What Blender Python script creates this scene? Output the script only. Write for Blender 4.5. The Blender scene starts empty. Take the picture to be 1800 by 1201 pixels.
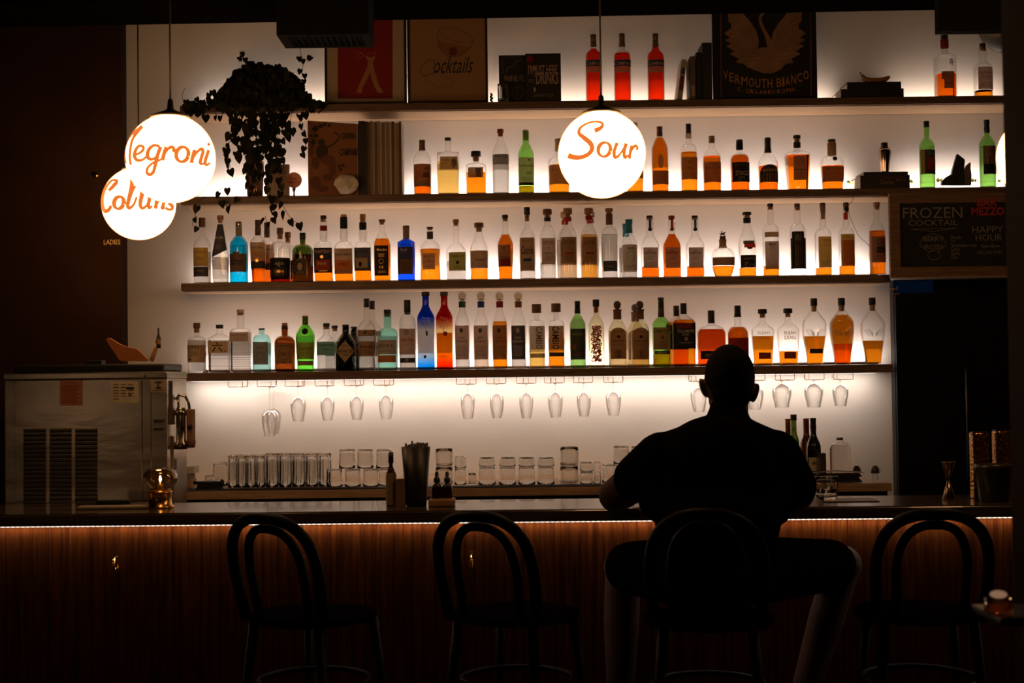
import bpy, bmesh, math, random
from mathutils import Vector, Matrix, Euler
random.seed(7)
SC = bpy.context.scene
COL = SC.collection
PI = math.pi

# ------------------------------------------------------------------ camera
FPX = 2500.0                      # focal length in pixels of the 1800 px wide frame
CAM_Z = 1.5
PITCH = math.atan(61.5 / FPX)
ROLL = -0.0125
cam_data = bpy.data.cameras.new('camera')
cam = bpy.data.objects.new('camera', cam_data)
COL.objects.link(cam)
SC.camera = cam
cam_data.sensor_width = 36.0
cam_data.lens = FPX / 1800.0 * 36.0
cam_data.clip_start = 0.05
cam.location = (0, 0, CAM_Z)
cam.matrix_world = Matrix.Translation((0, 0, CAM_Z)) @ Matrix.Rotation(PI / 2 + PITCH, 4, 'X') @ Matrix.Rotation(ROLL, 4, 'Z')
cam_data.dof.use_dof = True
cam_data.dof.focus_distance = 6.4
cam_data.dof.aperture_fstop = 6.3
CM = cam.matrix_world.copy()
CR = CM.to_3x3()

def at(px, py, Y):
    d = CR @ Vector(((px - 900.0) / FPX, (600.5 - py) / FPX, -1.0))
    t = Y / d.y
    return Vector((0, 0, CAM_Z)) + d * t

def proj(p):
    q = CR.transposed() @ (Vector(p) - Vector((0, 0, CAM_Z)))
    return 900 + FPX * q.x / -q.z, 600.5 - FPX * q.y / -q.z

# ------------------------------------------------------------------ view, world
SC.view_settings.view_transform = 'Standard'
SC.view_settings.look = 'None'
SC.view_settings.exposure = 0.0
SC.view_settings.gamma = 1.0
SC.view_settings.use_curve_mapping = False
w = bpy.data.worlds.new('night'); SC.world = w
w.use_nodes = True
w.node_tree.nodes['Background'].inputs[0].default_value = (1.0, 0.55, 0.3, 1)
w.node_tree.nodes['Background'].inputs[1].default_value = 0.0004
cy = SC.cycles
cy.max_bounces = 10; cy.diffuse_bounces = 4; cy.glossy_bounces = 4
cy.transmission_bounces = 10; cy.transparent_max_bounces = 24
cy.sample_clamp_indirect = 2.5
cy.blur_glossy = 0.6
cy.use_denoising = True
cy.use_adaptive_sampling = True
cy.adaptive_threshold = 0.02

# ---- levels of the place (metres) and lamp strengths
SHELF_F = 6.40                    # front of the shelves
WALL_Y = 6.64
S_Z = {r: at(900, y, SHELF_F).z for r, y in {1: 178.5, 2: 339, 3: 491, 4: 648.7}.items()}
S_T = 0.034
BAR_Z = 1.068
STRIP_W = 80.0                    # strips behind the bottles
UNDER_W = 42.0                    # strip under the lowest shelf
BAR_W = 30.0                      # strip under the bar top
GLOBE_W = 10.0
def bar_y(x): return 4.62 - 0.028 * x

# ------------------------------------------------------------------ materials
MATS = {}
def nodes(name):
    m = bpy.data.materials.new(name); m.use_nodes = True
    nt = m.node_tree; nt.nodes.clear()
    out = nt.nodes.new('ShaderNodeOutputMaterial')
    return m, nt, out

def pm(name, col, rough=0.5, metal=0.0, var=0.12, scale=30.0, stretch=(1, 1, 1), bump=0.0, spec=0.5, coat=0.0):
    """principled material with procedural colour variation"""
    if name in MATS: return MATS[name]
    m, nt, out = nodes(name)
    b = nt.nodes.new('ShaderNodeBsdfPrincipled')
    b.inputs['Roughness'].default_value = rough
    b.inputs['Metallic'].default_value = metal
    b.inputs['Specular IOR Level'].default_value = spec
    b.inputs['Coat Weight'].default_value = coat
    tc = nt.nodes.new('ShaderNodeTexCoord'); mp = nt.nodes.new('ShaderNodeMapping')
    mp.inputs['Scale'].default_value = stretch
    nz = nt.nodes.new('ShaderNodeTexNoise'); nz.inputs['Scale'].default_value = scale
    nz.inputs['Detail'].default_value = 4
    cr = nt.nodes.new('ShaderNodeValToRGB')
    cr.color_ramp.elements[0].position = 0.3; cr.color_ramp.elements[1].position = 0.7
    cr.color_ramp.elements[0].color = tuple(c * (1 - var) for c in col) + (1,)
    cr.color_ramp.elements[1].color = tuple(min(1, c * (1 + var)) for c in col) + (1,)
    L = nt.links.new
    L(tc.outputs['Object'], mp.inputs[0]); L(mp.outputs[0], nz.inputs['Vector'])
    L(nz.outputs['Fac'], cr.inputs[0]); L(cr.outputs[0], b.inputs['Base Color'])
    if bump:
        bp = nt.nodes.new('ShaderNodeBump'); bp.inputs['Strength'].default_value = bump
        bp.inputs['Distance'].default_value = 0.004
        L(nz.outputs['Fac'], bp.inputs['Height']); L(bp.outputs[0], b.inputs['Normal'])
    L(b.outputs[0], out.inputs[0])
    MATS[name] = m
    return m

def em(name, col, strength):
    if name in MATS: return MATS[name]
    m, nt, out = nodes(name)
    e = nt.nodes.new('ShaderNodeEmission')
    e.inputs[0].default_value = tuple(col) + (1,); e.inputs[1].default_value = strength
    nt.links.new(e.outputs[0], out.inputs[0])
    MATS[name] = m
    return m

def thin_glass(name, col, power=2.3, base=0.03):
    """a thin glass wall: straight-through tint plus Fresnel reflection"""
    if name in MATS: return MATS[name]
    m, nt, out = nodes(name)
    L = nt.links.new
    tr = nt.nodes.new('ShaderNodeBsdfTransparent'); tr.inputs[0].default_value = tuple(col) + (1,)
    gl = nt.nodes.new('ShaderNodeBsdfGlossy'); gl.inputs['Roughness'].default_value = 0.04
    gl.inputs[0].default_value = (0.9, 0.9, 0.9, 1)
    lw = nt.nodes.new('ShaderNodeLayerWeight'); lw.inputs[0].default_value = 0.5
    pw = nt.nodes.new('ShaderNodeMath'); pw.operation = 'POWER'; pw.inputs[1].default_value = power
    ma = nt.nodes.new('ShaderNodeMath'); ma.operation = 'MULTIPLY_ADD'
    ma.inputs[1].default_value = 0.9; ma.inputs[2].default_value = base
    ma.use_clamp = True
    mx = nt.nodes.new('ShaderNodeMixShader')
    L(lw.outputs['Facing'], pw.inputs[0]); L(pw.outputs[0], ma.inputs[0]); L(ma.outputs[0], mx.inputs[0])
    L(tr.outputs[0], mx.inputs[1]); L(gl.outputs[0], mx.inputs[2]); L(mx.outputs[0], out.inputs[0])
    MATS[name] = m
    return m

def pressed_glass(name, power, base, haze, tint=.985):
    '''clear pressed glass: straight-through, soft Fresnel glints and a trace of surface haze'''
    if name in MATS: return MATS[name]
    m = thin_glass(name, (tint, tint, tint), power, base)
    nt = m.node_tree; mx = [n for n in nt.nodes if n.type == 'MIX_SHADER'][0]; out = [n for n in nt.nodes if n.type == 'OUTPUT_MATERIAL'][0]
    gl = [n for n in nt.nodes if n.type == 'BSDF_GLOSSY'][0]; gl.inputs['Roughness'].default_value = .16; gl.inputs[0].default_value = (1, 1, 1, 1)
    d = nt.nodes.new('ShaderNodeBsdfDiffuse'); d.inputs[0].default_value = (.9, .9, .9, 1)
    t = nt.nodes.new('ShaderNodeBsdfTranslucent'); t.inputs[0].default_value = (.9, .9, .9, 1)
    a = nt.nodes.new('ShaderNodeMixShader'); b = nt.nodes.new('ShaderNodeMixShader'); a.inputs[0].default_value = .6; b.inputs[0].default_value = haze
    L = nt.links.new
    L(d.outputs[0], a.inputs[1]); L(t.outputs[0], a.inputs[2]); L(mx.outputs[0], b.inputs[1]); L(a.outputs[0], b.inputs[2]); L(b.outputs[0], out.inputs[0])
    return m

def real_glass(name, col, ior=1.45, rough=0.0):
    if name in MATS: return MATS[name]
    m, nt, out = nodes(name)
    g = nt.nodes.new('ShaderNodeBsdfGlass')
    g.inputs[0].default_value = tuple(col) + (1,)
    g.inputs['Roughness'].default_value = rough; g.inputs['IOR'].default_value = ior
    nt.links.new(g.outputs[0], out.inputs[0])
    MATS[name] = m
    return m

def wood(name, c1, c2, rough=0.5, axis=0, scale=7.0, coat=0.0, spec=0.4):
    if name in MATS: return MATS[name]
    m, nt, out = nodes(name)
    L = nt.links.new
    b = nt.nodes.new('ShaderNodeBsdfPrincipled'); b.inputs['Roughness'].default_value = rough
    b.inputs['Coat Weight'].default_value = coat; b.inputs['Specular IOR Level'].default_value = spec
    tc = nt.nodes.new('ShaderNodeTexCoord'); mp = nt.nodes.new('ShaderNodeMapping')
    s = [14.0, 14.0, 14.0]; s[axis] = 0.9
    mp.inputs['Scale'].default_value = s
    nz = nt.nodes.new('ShaderNodeTexNoise'); nz.inputs['Scale'].default_value = scale
    nz.inputs['Detail'].default_value = 6; nz.inputs['Distortion'].default_value = 0.6
    cr = nt.nodes.new('ShaderNodeValToRGB')
    cr.color_ramp.elements[0].position = 0.32; cr.color_ramp.elements[1].position = 0.68
    cr.color_ramp.elements[0].color = tuple(c1) + (1,); cr.color_ramp.elements[1].color = tuple(c2) + (1,)
    bp = nt.nodes.new('ShaderNodeBump'); bp.inputs['Strength'].default_value = 0.25; bp.inputs['Distance'].default_value = 0.002
    L(tc.outputs['Object'], mp.inputs[0]); L(mp.outputs[0], nz.inputs['Vector']); L(nz.outputs['Fac'], cr.inputs[0])
    L(cr.outputs[0], b.inputs['Base Color']); L(nz.outputs['Fac'], bp.inputs['Height']); L(bp.outputs[0], b.inputs['Normal'])
    L(b.outputs[0], out.inputs[0])
    MATS[name] = m
    return m

# ------------------------------------------------------------------ mesh helpers
class MB:
    """collects shapes into ONE mesh, with a material slot per material"""
    def __init__(s): s.v = []; s.f = []; s.mi = []; s.mats = []; s.sm = []
    def slot(s, m):
        if m not in s.mats: s.mats.append(m)
        return s.mats.index(m)
    def add(s, vs, fs, m, smooth=False):
        b = len(s.v); k = s.slot(m)
        s.v += [tuple(v) for v in vs]
        for f in fs:
            s.f.append([b + i for i in f]); s.mi.append(k); s.sm.append(smooth)
        return s
    def box(s, c, size, m, rot=None, bev=0.0):
        x, y, z = (d / 2 for d in size)
        if bev and min(x, y, z) > bev:
            # chamfered box through bmesh
            bm = bmesh.new(); bmesh.ops.create_cube(bm, size=1)
            for v in bm.verts: v.co = Vector((v.co.x * 2 * x, v.co.y * 2 * y, v.co.z * 2 * z))
            bmesh.ops.bevel(bm, geom=bm.edges[:], offset=bev, segments=2, affect='EDGES', profile=0.5)
            vs = [v.co.copy() for v in bm.verts]; bm.verts.index_update()
            fs = [[v.index for v in f.verts] for f in bm.faces]; bm.free()
        else:
            vs = [Vector((i * x, j * y, k * z)) for i in (-1, 1) for j in (-1, 1) for k in (-1, 1)]
            fs = [(0, 1, 3, 2), (4, 6, 7, 5), (0, 4, 5, 1), (2, 3, 7, 6), (0, 2, 6, 4), (1, 5, 7, 3)]
        if rot is not None:
            R = Euler(rot).to_matrix(); vs = [R @ v for v in vs]
        c = Vector(c)
        return s.add([v + c for v in vs], fs, m)
    def b2(s, a, b, m, bev=0.0):
        a = Vector(a); b = Vector(b)
        return s.box((a + b) / 2, [abs(b[i] - a[i]) for i in range(3)], m, bev=bev)
    def lathe(s, prof, m, c=(0, 0, 0), n=24, smooth=True, cap0=True, cap1=True, axis='z', sx=1, sy=1):
        vs = []; fs = []
        for r, z in prof:
            for i in range(n):
                a = 2 * PI * i / n
                p = (r * math.cos(a) * sx, r * math.sin(a) * sy, z)
                if axis == 'y': p = (p[0], z, p[1])
                if axis == 'x': p = (z, p[0], p[1])
                vs.append(Vector(p) + Vector(c))
        k = len(prof)
        for j in range(k - 1):
            for i in range(n):
                fs.append((j * n + i, j * n + (i + 1) % n, (j + 1) * n + (i + 1) % n, (j + 1) * n + i))
        if cap0: fs.append(list(range(n))[::-1])
        if cap1: fs.append([(k - 1) * n + i for i in range(n)])
        return s.add(vs, fs, m, smooth)
    def ball(s, c, r, m, n=20, k=12):
        if not hasattr(r, '__len__'): r = (r, r, r)
        prof = [(math.sin(PI * j / k), -math.cos(PI * j / k)) for j in range(1, k)]
        vs = []
        for rr, z in prof:
            for i in range(n):
                a = 2 * PI * i / n
                vs.append(Vector((rr * math.cos(a) * r[0], rr * math.sin(a) * r[1], z * r[2])) + Vector(c))
        fs = []
        for j in range(k - 2):
            for i in range(n):
                fs.append((j * n + i, j * n + (i + 1) % n, (j + 1) * n + (i + 1) % n, (j + 1) * n + i))
        vs.append(Vector(c) - Vector((0, 0, r[2]))); b = len(vs) - 1
        vs.append(Vector(c) + Vector((0, 0, r[2]))); t = len(vs) - 1
        for i in range(n):
            fs.append((b, (i + 1) % n, i)); fs.append((t, (k - 2) * n + i, (k - 2) * n + (i + 1) % n))
        return s.add(vs, fs, m, True)
    def tube(s, pts, r, m, n=8, smooth=True, flat=1.0):
        pts = [Vector(p) for p in pts]
        if not hasattr(r, '__len__'): r = [r] * len(pts)
        vs = []; fs = []; up = None
        for i, p in enumerate(pts):
            d = (pts[min(i + 1, len(pts) - 1)] - pts[max(i - 1, 0)]).normalized()
            if up is None:
                up = Vector((0, 0, 1)) if abs(d.z) < 0.9 else Vector((0, 1, 0))
            a = d.cross(up)
            if a.length < 1e-5: a = d.cross(Vector((1, 0, 0)))
            a.normalize(); b = a.cross(d).normalized(); up = b
            for k in range(n):
                t = 2 * PI * k / n
                vs.append(p + a * math.cos(t) * r[i] + b * math.sin(t) * r[i] * flat)
        for j in range(len(pts) - 1):
            for i in range(n):
                fs.append((j * n + i, j * n + (i + 1) % n, (j + 1) * n + (i + 1) % n, (j + 1) * n + i))
        fs.append(list(range(n))[::-1]); fs.append([(len(pts) - 1) * n + i for i in range(n)])
        return s.add(vs, fs, m, smooth)
    def prism(s, poly, y0, y1, m, M=None):
        """polygon in x,z extruded along y"""
        n = len(poly)
        vs = [Vector((x, y0, z)) for x, z in poly] + [Vector((x, y1, z)) for x, z in poly]
        fs = [list(range(n)), list(range(n, 2 * n))[::-1]] + [(i, i + n, (i + 1) % n + n, (i + 1) % n) for i in range(n)]
        if M is not None: vs = [M @ v for v in vs]
        return s.add(vs, fs, m)
    def build(s, name, parent=None, loc=None):
        me = bpy.data.meshes.new(name)
        me.from_pydata(s.v, [], s.f)
        for m in s.mats: me.materials.append(m)
        me.polygons.foreach_set('material_index', s.mi)
        me.polygons.foreach_set('use_smooth', s.sm)
        me.update()
        o = bpy.data.objects.new(name, me); COL.objects.link(o)
        if parent: o.parent = parent
        if loc is not None: o.location = loc
        return o

def fixn(o):
    bm = bmesh.new(); bm.from_mesh(o.data)
    bmesh.ops.recalc_face_normals(bm, faces=bm.faces[:]); bm.to_mesh(o.data); bm.free()
    return o

def tag(o, label=None, cat=None, group=None, kind=None):
    if label: o['label'] = label
    if cat: o['category'] = cat
    if group: o['group'] = group
    if kind: o['kind'] = kind
    return o

def empty(name, loc, rz=0.0):
    o = bpy.data.objects.new(name, None); COL.objects.link(o)
    o.location = loc; o.rotation_euler = (0, 0, rz); o.empty_display_size = 0.05
    return o

def struct(name, mb): return tag(mb.build(name), kind='structure')

def copy_tree(o, parent=None):
    c = o.copy(); COL.objects.link(c)
    if parent: c.parent = parent
    for ch in list(o.children): copy_tree(ch, c)
    return c

def catmull(pts, k=6, closed=False):
    out = []; n = len(pts)
    rng = n if closed else n - 1
    for i in range(rng):
        if closed: p = [pts[(i + j - 1) % n] for j in range(4)]
        else: p = [pts[max(0, i - 1)], pts[i], pts[i + 1], pts[min(n - 1, i + 2)]]
        for t in range(k):
            t = t / k
            out.append(tuple(0.5 * ((2 * b) + (-a + c) * t + (2 * a - 5 * b + 4 * c - d) * t * t + (-a + 3 * b - 3 * c + d) * t ** 3)
                             for a, b, c, d in zip(*p)))
    if not closed: out.append(tuple(pts[-1]))
    return out

# ------------------------------------------------------------------ text as flat meshes, cached, unit box 0..1 x 0..1
TXT = {}
def text_geo(s, bold=0.0, shear=0.0):
    key = (s, bold, shear)
    if key in TXT: return TXT[key]
    cu = bpy.data.curves.new('t', 'FONT'); cu.body = s; cu.resolution_u = 2
    cu.offset = bold; cu.shear = shear; cu.fill_mode = 'FRONT'
    ob = bpy.data.objects.new('t', cu); COL.objects.link(ob)
    dg = bpy.context.evaluated_depsgraph_get(); dg.update()
    me = ob.evaluated_get(dg).to_mesh()
    vs = [(v.co.x, v.co.y) for v in me.vertices]; fs = [list(p.vertices) for p in me.polygons]
    ob.evaluated_get(dg).to_mesh_clear()
    bpy.data.objects.remove(ob); bpy.data.curves.remove(cu)
    x0 = min(v[0] for v in vs); x1 = max(v[0] for v in vs); y0 = min(v[1] for v in vs); y1 = max(v[1] for v in vs)
    vs = [((x - x0) / (x1 - x0 or 1), (y - y0) / (y1 - y0 or 1)) for x, y in vs]
    TXT[key] = (vs, fs)
    return TXT[key]

PAL = dict(
    W=(.74, .66, .55), T=(.60, .42, .24), Y=(.72, .46, .10), K=(.012, .011, .010), D=(.06, .055, .055), R=(.50, .03, .015),
    O=(.70, .22, .04), G=(.42, .40, .10), N=(.22, .11, .06), B=(.02, .05, .20), M=(.36, .24, .20), S=(.36, .34, .33),
    L=(.45, .70, .60), A=(.75, .55, .22), P=(.62, .45, .38), E=(.03, .10, .05), C=(.42, .25, .13), U=(.05, .28, .42),
    X=(.30, .02, .02), V=(.18, .42, .38), F=(.85, .82, .78))
def paper(k):
    name = 'paper_' + k
    if name in MATS: return MATS[name]
    m = pm(name, PAL[k], 0.65, var=0.06, scale=60)
    nt = m.node_tree; b = [n for n in nt.nodes if n.type == 'BSDF_PRINCIPLED'][0]; out = [n for n in nt.nodes if n.type == 'OUTPUT_MATERIAL'][0]
    ramp = [n for n in nt.nodes if n.type == 'VALTORGB'][0]
    t = nt.nodes.new('ShaderNodeBsdfTranslucent'); mx = nt.nodes.new('ShaderNodeMixShader'); mx.inputs[0].default_value = 0.34
    nt.links.new(ramp.outputs[0], t.inputs[0]); nt.links.new(b.outputs[0], mx.inputs[1]); nt.links.new(t.outputs[0], mx.inputs[2]); nt.links.new(mx.outputs[0], out.inputs[0])
    return m
GOLD = pm('gold_foil', (.80, .48, .16), 0.32, 0.9)
def ink(k): return GOLD if k == 'Z' else paper(k)

class Surf:
    """writes flat marks on a surface given by fn(x, z, off) -> point"""
    def __init__(s, fn, curved=False): s.fn = fn; s.lay = 0.0; s.curved = curved
    def rect(s, mb, x0, x1, z0, z1, m, nx=8, nz=1, off=None):
        o = s.lay if off is None else off
        vs = []; fs = []
        for j in range(nz + 1):
            for i in range(nx + 1):
                vs.append(s.fn(x0 + (x1 - x0) * i / nx, z0 + (z1 - z0) * j / nz, o))
        for j in range(nz):
            for i in range(nx):
                a = j * (nx + 1) + i
                fs.append((a, a + 1, a + nx + 2, a + nx + 1))
        mb.add(vs, fs, m, True)
    def poly(s, mb, pts, m, off=None):
        o = s.lay if off is None else off
        cx = sum(p[0] for p in pts) / len(pts); cz = sum(p[1] for p in pts) / len(pts)
        vs = [s.fn(cx, cz, o)] + [s.fn(x, z, o) for x, z in pts]
        n = len(pts)
        mb.add(vs, [(0, 1 + i, 1 + (i + 1) % n) for i in range(n)], m, True)
    def ring(s, mb, x0, x1, z0, z1, th, m):
        cx, cz, rx, rz = (x0 + x1) / 2, (z0 + z1) / 2, abs(x1 - x0) / 2, abs(z1 - z0) / 2
        n = 20; vs = []; fs = []
        for i in range(n):
            a = 2 * PI * i / n
            vs.append(s.fn(cx + rx * math.cos(a), cz + rz * math.sin(a), s.lay))
            vs.append(s.fn(cx + (rx - th) * math.cos(a), cz + (rz - th) * math.sin(a), s.lay))
        for i in range(n):
            j = (i + 1) % n
            fs.append((2 * i, 2 * j, 2 * j + 1, 2 * i + 1))
        mb.add(vs, fs, m, True)
    def ribbon(s, mb, pts, m):
        """pts: (x, z, width)"""
        vs = []; fs = []
        for i, p in enumerate(pts):
            a = pts[max(0, i - 1)]; b = pts[min(len(pts) - 1, i + 1)]
            dx, dz = b[0] - a[0], b[1] - a[1]; l = math.hypot(dx, dz) or 1
            nx, nz = -dz / l * p[2] / 2, dx / l * p[2] / 2
            vs += [s.fn(p[0] + nx, p[1] + nz, s.lay), s.fn(p[0] - nx, p[1] - nz, s.lay)]
        for i in range(len(pts) - 1): fs.append((2 * i, 2 * i + 1, 2 * i + 3, 2 * i + 2))
        mb.add(vs, fs, m, True)
    def text(s, mb, t, x0, x1, z0, z1, m, bold=0.015, shear=0.0, vert=False, arc=0.0):
        vs, fs = text_geo(t, bold, shear)
        P = []
        for u, v in vs:
            if vert: x = x0 + (x1 - x0) * v; z = z1 - (z1 - z0) * u
            else:
                x = x0 + (x1 - x0) * u; z = z0 + (z1 - z0) * v + arc * (1 - (2 * u - 1) ** 2)
            P.append(s.fn(x, z, s.lay))
        if not s.curved: mb.add(P, fs, m); return
        # split wide triangles so that big letters follow the curved label
        X = [(x0 + (x1 - x0) * v, z1 - (z1 - z0) * u) if vert else (x0 + (x1 - x0) * u, z0 + (z1 - z0) * v) for u, v in vs]
        T = []
        for f in fs:
            for k in range(1, len(f) - 1): T.append((X[f[0]], X[f[k]], X[f[k + 1]]))
        out = []
        while T:
            a, b, c = T.pop(); e = [abs(a[0] - b[0]), abs(b[0] - c[0]), abs(c[0] - a[0])]; k = e.index(max(e))
            if e[k] < .0035 or len(out) > 6000: out.append((a, b, c)); continue
            if k == 1: a, b, c = b, c, a
            elif k == 2: a, b, c = c, a, b
            mid = ((a[0] + b[0]) / 2, (a[1] + b[1]) / 2); T += [(a, mid, c), (mid, b, c)]
        Q = [s.fn(x, z, s.lay + .00015) for t in out for x, z in t]
        mb.add(Q, [(3 * i, 3 * i + 1, 3 * i + 2) for i in range(len(out))], m)

def plane_surf(o, ux, uz, n):
    """flat writing surface: origin o, right ux, up uz, outward normal n; x,z in metres"""
    o, ux, uz, n = Vector(o), Vector(ux), Vector(uz), Vector(n)
    return Surf(lambda x, z, off: o + ux * x + uz * z + n * off)

# ------------------------------------------------------------------ room
plaster = pm('plaster', (.80, .765, .72), 0.9, var=0.03, scale=5, bump=0.15, spec=0.1)
black_paint = pm('black_paint', (.028, .013, .0065), 0.8, var=0.2, scale=3, bump=0.1, spec=0.05)
ceil_m = pm('ceiling_paint', (.004, .0035, .003), 0.95, scale=4, spec=.0)
wd_shelf = wood('shelf_wood', (.10, .055, .035), (.20, .12, .075), 0.5, 0)
wd_pale = wood('pale_wood', (.42, .27, .15), (.60, .42, .26), 0.55, 0)
steel = pm('brushed_steel', (.62, .54, .46), 0.27, 0.95, var=0.12, scale=5, stretch=(1, 1, 3), bump=.5)
steel_d = pm('dark_steel', (.12, .11, .10), 0.4, 0.8)
blk = pm('black_plastic', (.010, .010, .010), 0.45)
blk_g = pm('black_gloss', (.008, .008, .008), 0.15)
brass = pm('brass', (.80, .46, .14), 0.25, 1.0)
copper = pm('copper_wire', (.75, .42, .25), 0.3, 1.0)
LX = at(223, 300, 5.78).x

struct('floor', MB().b2((-4, -1.5, -0.05), (4, 6.9, 0), wood('floor_wood', (.03, .02, .015), (.06, .04, .025), 0.6, 1)))
struct('ceiling', MB().b2((-4, -1.5, 3.25), (4, 6.9, 3.3), ceil_m))
struct('wall_back', MB().b2((-4, WALL_Y, 0), (4, WALL_Y + 0.1, 3.25), plaster))
struct('wall_left', MB().b2((-4, 5.7, 0), (LX, 5.78, 3.25), black_paint))
struct('wall_left_side', MB().b2((-4.05, -1.5, 0), (-4, 6.9, 3.25), black_paint))
struct('wall_right', MB().b2((4, -1.5, 0), (4.05, 6.9, 3.25), black_paint))
struct('wall_rear', MB().b2((-4, -1.55, 0), (4, -1.5, 3.25), black_paint))

# dark beam across the top
mb = MB()
a = at(100, 46.8, 5.54); b = at(1700, 17.2, 5.46)
zl = a.z; zr = b.z
vs = [(-4, 5.26, zl + .003), (4, 5.0, zr), (4, 5.4, zr), (-4, 5.6, zl + .003), (-4, 5.26, 3.25), (4, 5.0, 3.25), (4, 5.4, 3.25), (-4, 5.6, 3.25)]
mb.add(vs, [(0, 3, 2, 1), (4, 5, 6, 7), (0, 1, 5, 4), (1, 2, 6, 5), (2, 3, 7, 6), (3, 0, 4, 7)], ceil_m)
bm_o = struct('trim_1', mb)
# lighter scuffs on the beam's lower edge
# foreground column on the right, leaning out of focus
cx0 = at(1762, 300, 2.62).x
# ladies door sign on the dark wall
sf = plane_surf(at(0, 0, 5.7), (1, 0, 0), (0, 0, 1), (0, -1, 0))
mb = MB(); p0 = at(182, 430, 5.695); p1 = at(211, 421, 5.695)
sf.text(mb, 'LADIES', p0.x - sf.fn(0, 0, 0).x, p1.x - sf.fn(0, 0, 0).x, p0.z - sf.fn(0, 0, 0).z, p1.z - sf.fn(0, 0, 0).z, paper('A'), 0.01)
for v in range(len(mb.v)): mb.v[v] = (mb.v[v][0], 5.698, mb.v[v][2])
tag(mb.build('door_sign'), 'small gold lettering spelling ladies on the dark wall', 'sign')
mb = MB(); c = at(168, 308, 5.68)
mb.lathe([(.0, 0), (.011, .0), (.011, .02), (0, .02)], brass, c=(c.x, 5.68, c.z), axis='y', n=16, cap0=False, cap1=False)
tag(mb.build('coat_hook'), 'small round brass knob on the dark wall left of the pendant globes', 'hook')

col_m = pm('column_paint', (.035, .022, .015), 0.8, scale=3, spec=0.1)
mb = MB()
mb.b2((cx0, 2.3, 0), (cx0 + .35, 2.62, 3.25), col_m, bev=0.012)
o = struct('trim_2', mb)

# shelves
XL = at(318, 500, SHELF_F).x; XR = at(1566, 490, SHELF_F).x; XR2 = XR + 0.62
names = {1: 'topmost dark wood shelf holding posters and trailing plant', 2: 'second wood shelf from the top with whisky and books',
         3: 'third wood shelf down above the row of coloured bottles', 4: 'lowest wood shelf with glass racks under it'}
for r in (1, 2, 3, 4):
    z = S_Z[r]; xr = XR2 if r < 3 else XR
    root = empty('wall_shelf', (0, 0, 0)); tag(root, names[r], 'shelf', 'wooden wall shelves')
    MB().b2((XL, SHELF_F, z - S_T), (xr, WALL_Y - 0.002, z), wd_shelf, bev=0.002).build('shelf_board', root)
    # pale birch underside panel
    MB().b2((XL + .003, SHELF_F + .018, z - S_T - .003), (xr - .003, WALL_Y - .004, z - S_T - .0005), wd_pale).build('underside_panel', root)

# LED strips: in aluminium channels behind the bottles, aimed at the wall and upward
led = em('led_strip', (1.0, .81, .71), STRIP_W)
led_u = em('led_strip_under', (1.0, .84, .72), UNDER_W)
alu = pm('aluminium', (.6, .6, .6), 0.4, 0.9)
def strip(x0, x1, y, z, mat, w, desc, tilt=PI / 4, grp='shelf light strips'):
    root = empty('light_strip', ((x0 + x1) / 2, y, z)); tag(root, desc, 'light strip', grp)
    l = (x1 - x0)
    c, s = math.cos(tilt), math.sin(tilt)
    # emitting face: normal (0, sin, cos)
    n = Vector((0, s, c)); t = Vector((0, c, -s))
    m = MB(); h = .0005
    vs = [Vector((sx * l / 2, 0, 0)) + t * (k * w / 2) + n * .004 for sx, k in ((-1, -1), (1, -1), (1, 1), (-1, 1))]
    m.add(vs, [(0, 1, 2, 3)], mat)
    m.build('diffuser', root)
    m = MB()
    vs = [Vector((sx * l / 2, 0, 0)) + t * (k * w / 2 * 1.1) + n * q for q in (-.004, .0038) for sx, k in ((-1, -1), (1, -1), (1, 1), (-1, 1))]
    m.add(vs, [(3, 2, 1, 0), (4, 5, 6, 7), (0, 1, 5, 4), (1, 2, 6, 5), (2, 3, 7, 6), (3, 0, 4, 7)], alu)
    m.build('channel', root)
    return root
ds = {1: 'light strip lying along the back of the topmost shelf', 2: 'light strip along the back of the second shelf',
      3: 'light strip along the back of the third shelf', 4: 'light strip along the back of the lowest shelf'}
for r in (1, 2, 3, 4):
    strip(XL + .06, (XR2 if r < 3 else XR) - .02, WALL_Y - .072, S_Z[r] + .008, led if r > 1 else em('led_strip_dim', (1.0, .76, .60), STRIP_W * .48), .010, ds[r])
root = empty('light_strip', (0, 0, 0)); tag(root, 'bright light strip glowing under the lowest shelf', 'light strip')
xa, xb, za, zb_ = at(332, 670, 6.5).x, at(1543, 655, 6.5).x, S_Z[4] - S_T - .0066, S_Z[4] - S_T - .0034
m = MB(); q = [(xa, 6.543, zb_), (xb, 6.543, zb_), (xb, 6.543, za), (xa, 6.543, za), (xb, 6.557, za), (xa, 6.557, za), (xb, 6.557, zb_), (xa, 6.557, zb_)]
m.add(q, [(3, 2, 4, 5), (5, 4, 6, 7)], led_u); m.add(q, [(0, 1, 2, 3)], em('led_lens', (1, .86, .76), 1.6)); m.build('diffuser', root)
MB().b2((at(332, 670, 6.5).x, 6.5385, S_Z[4] - S_T - .0045), (at(1543, 655, 6.5).x, 6.5425, S_Z[4] - S_T - .0032), alu).build('channel', root)

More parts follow.
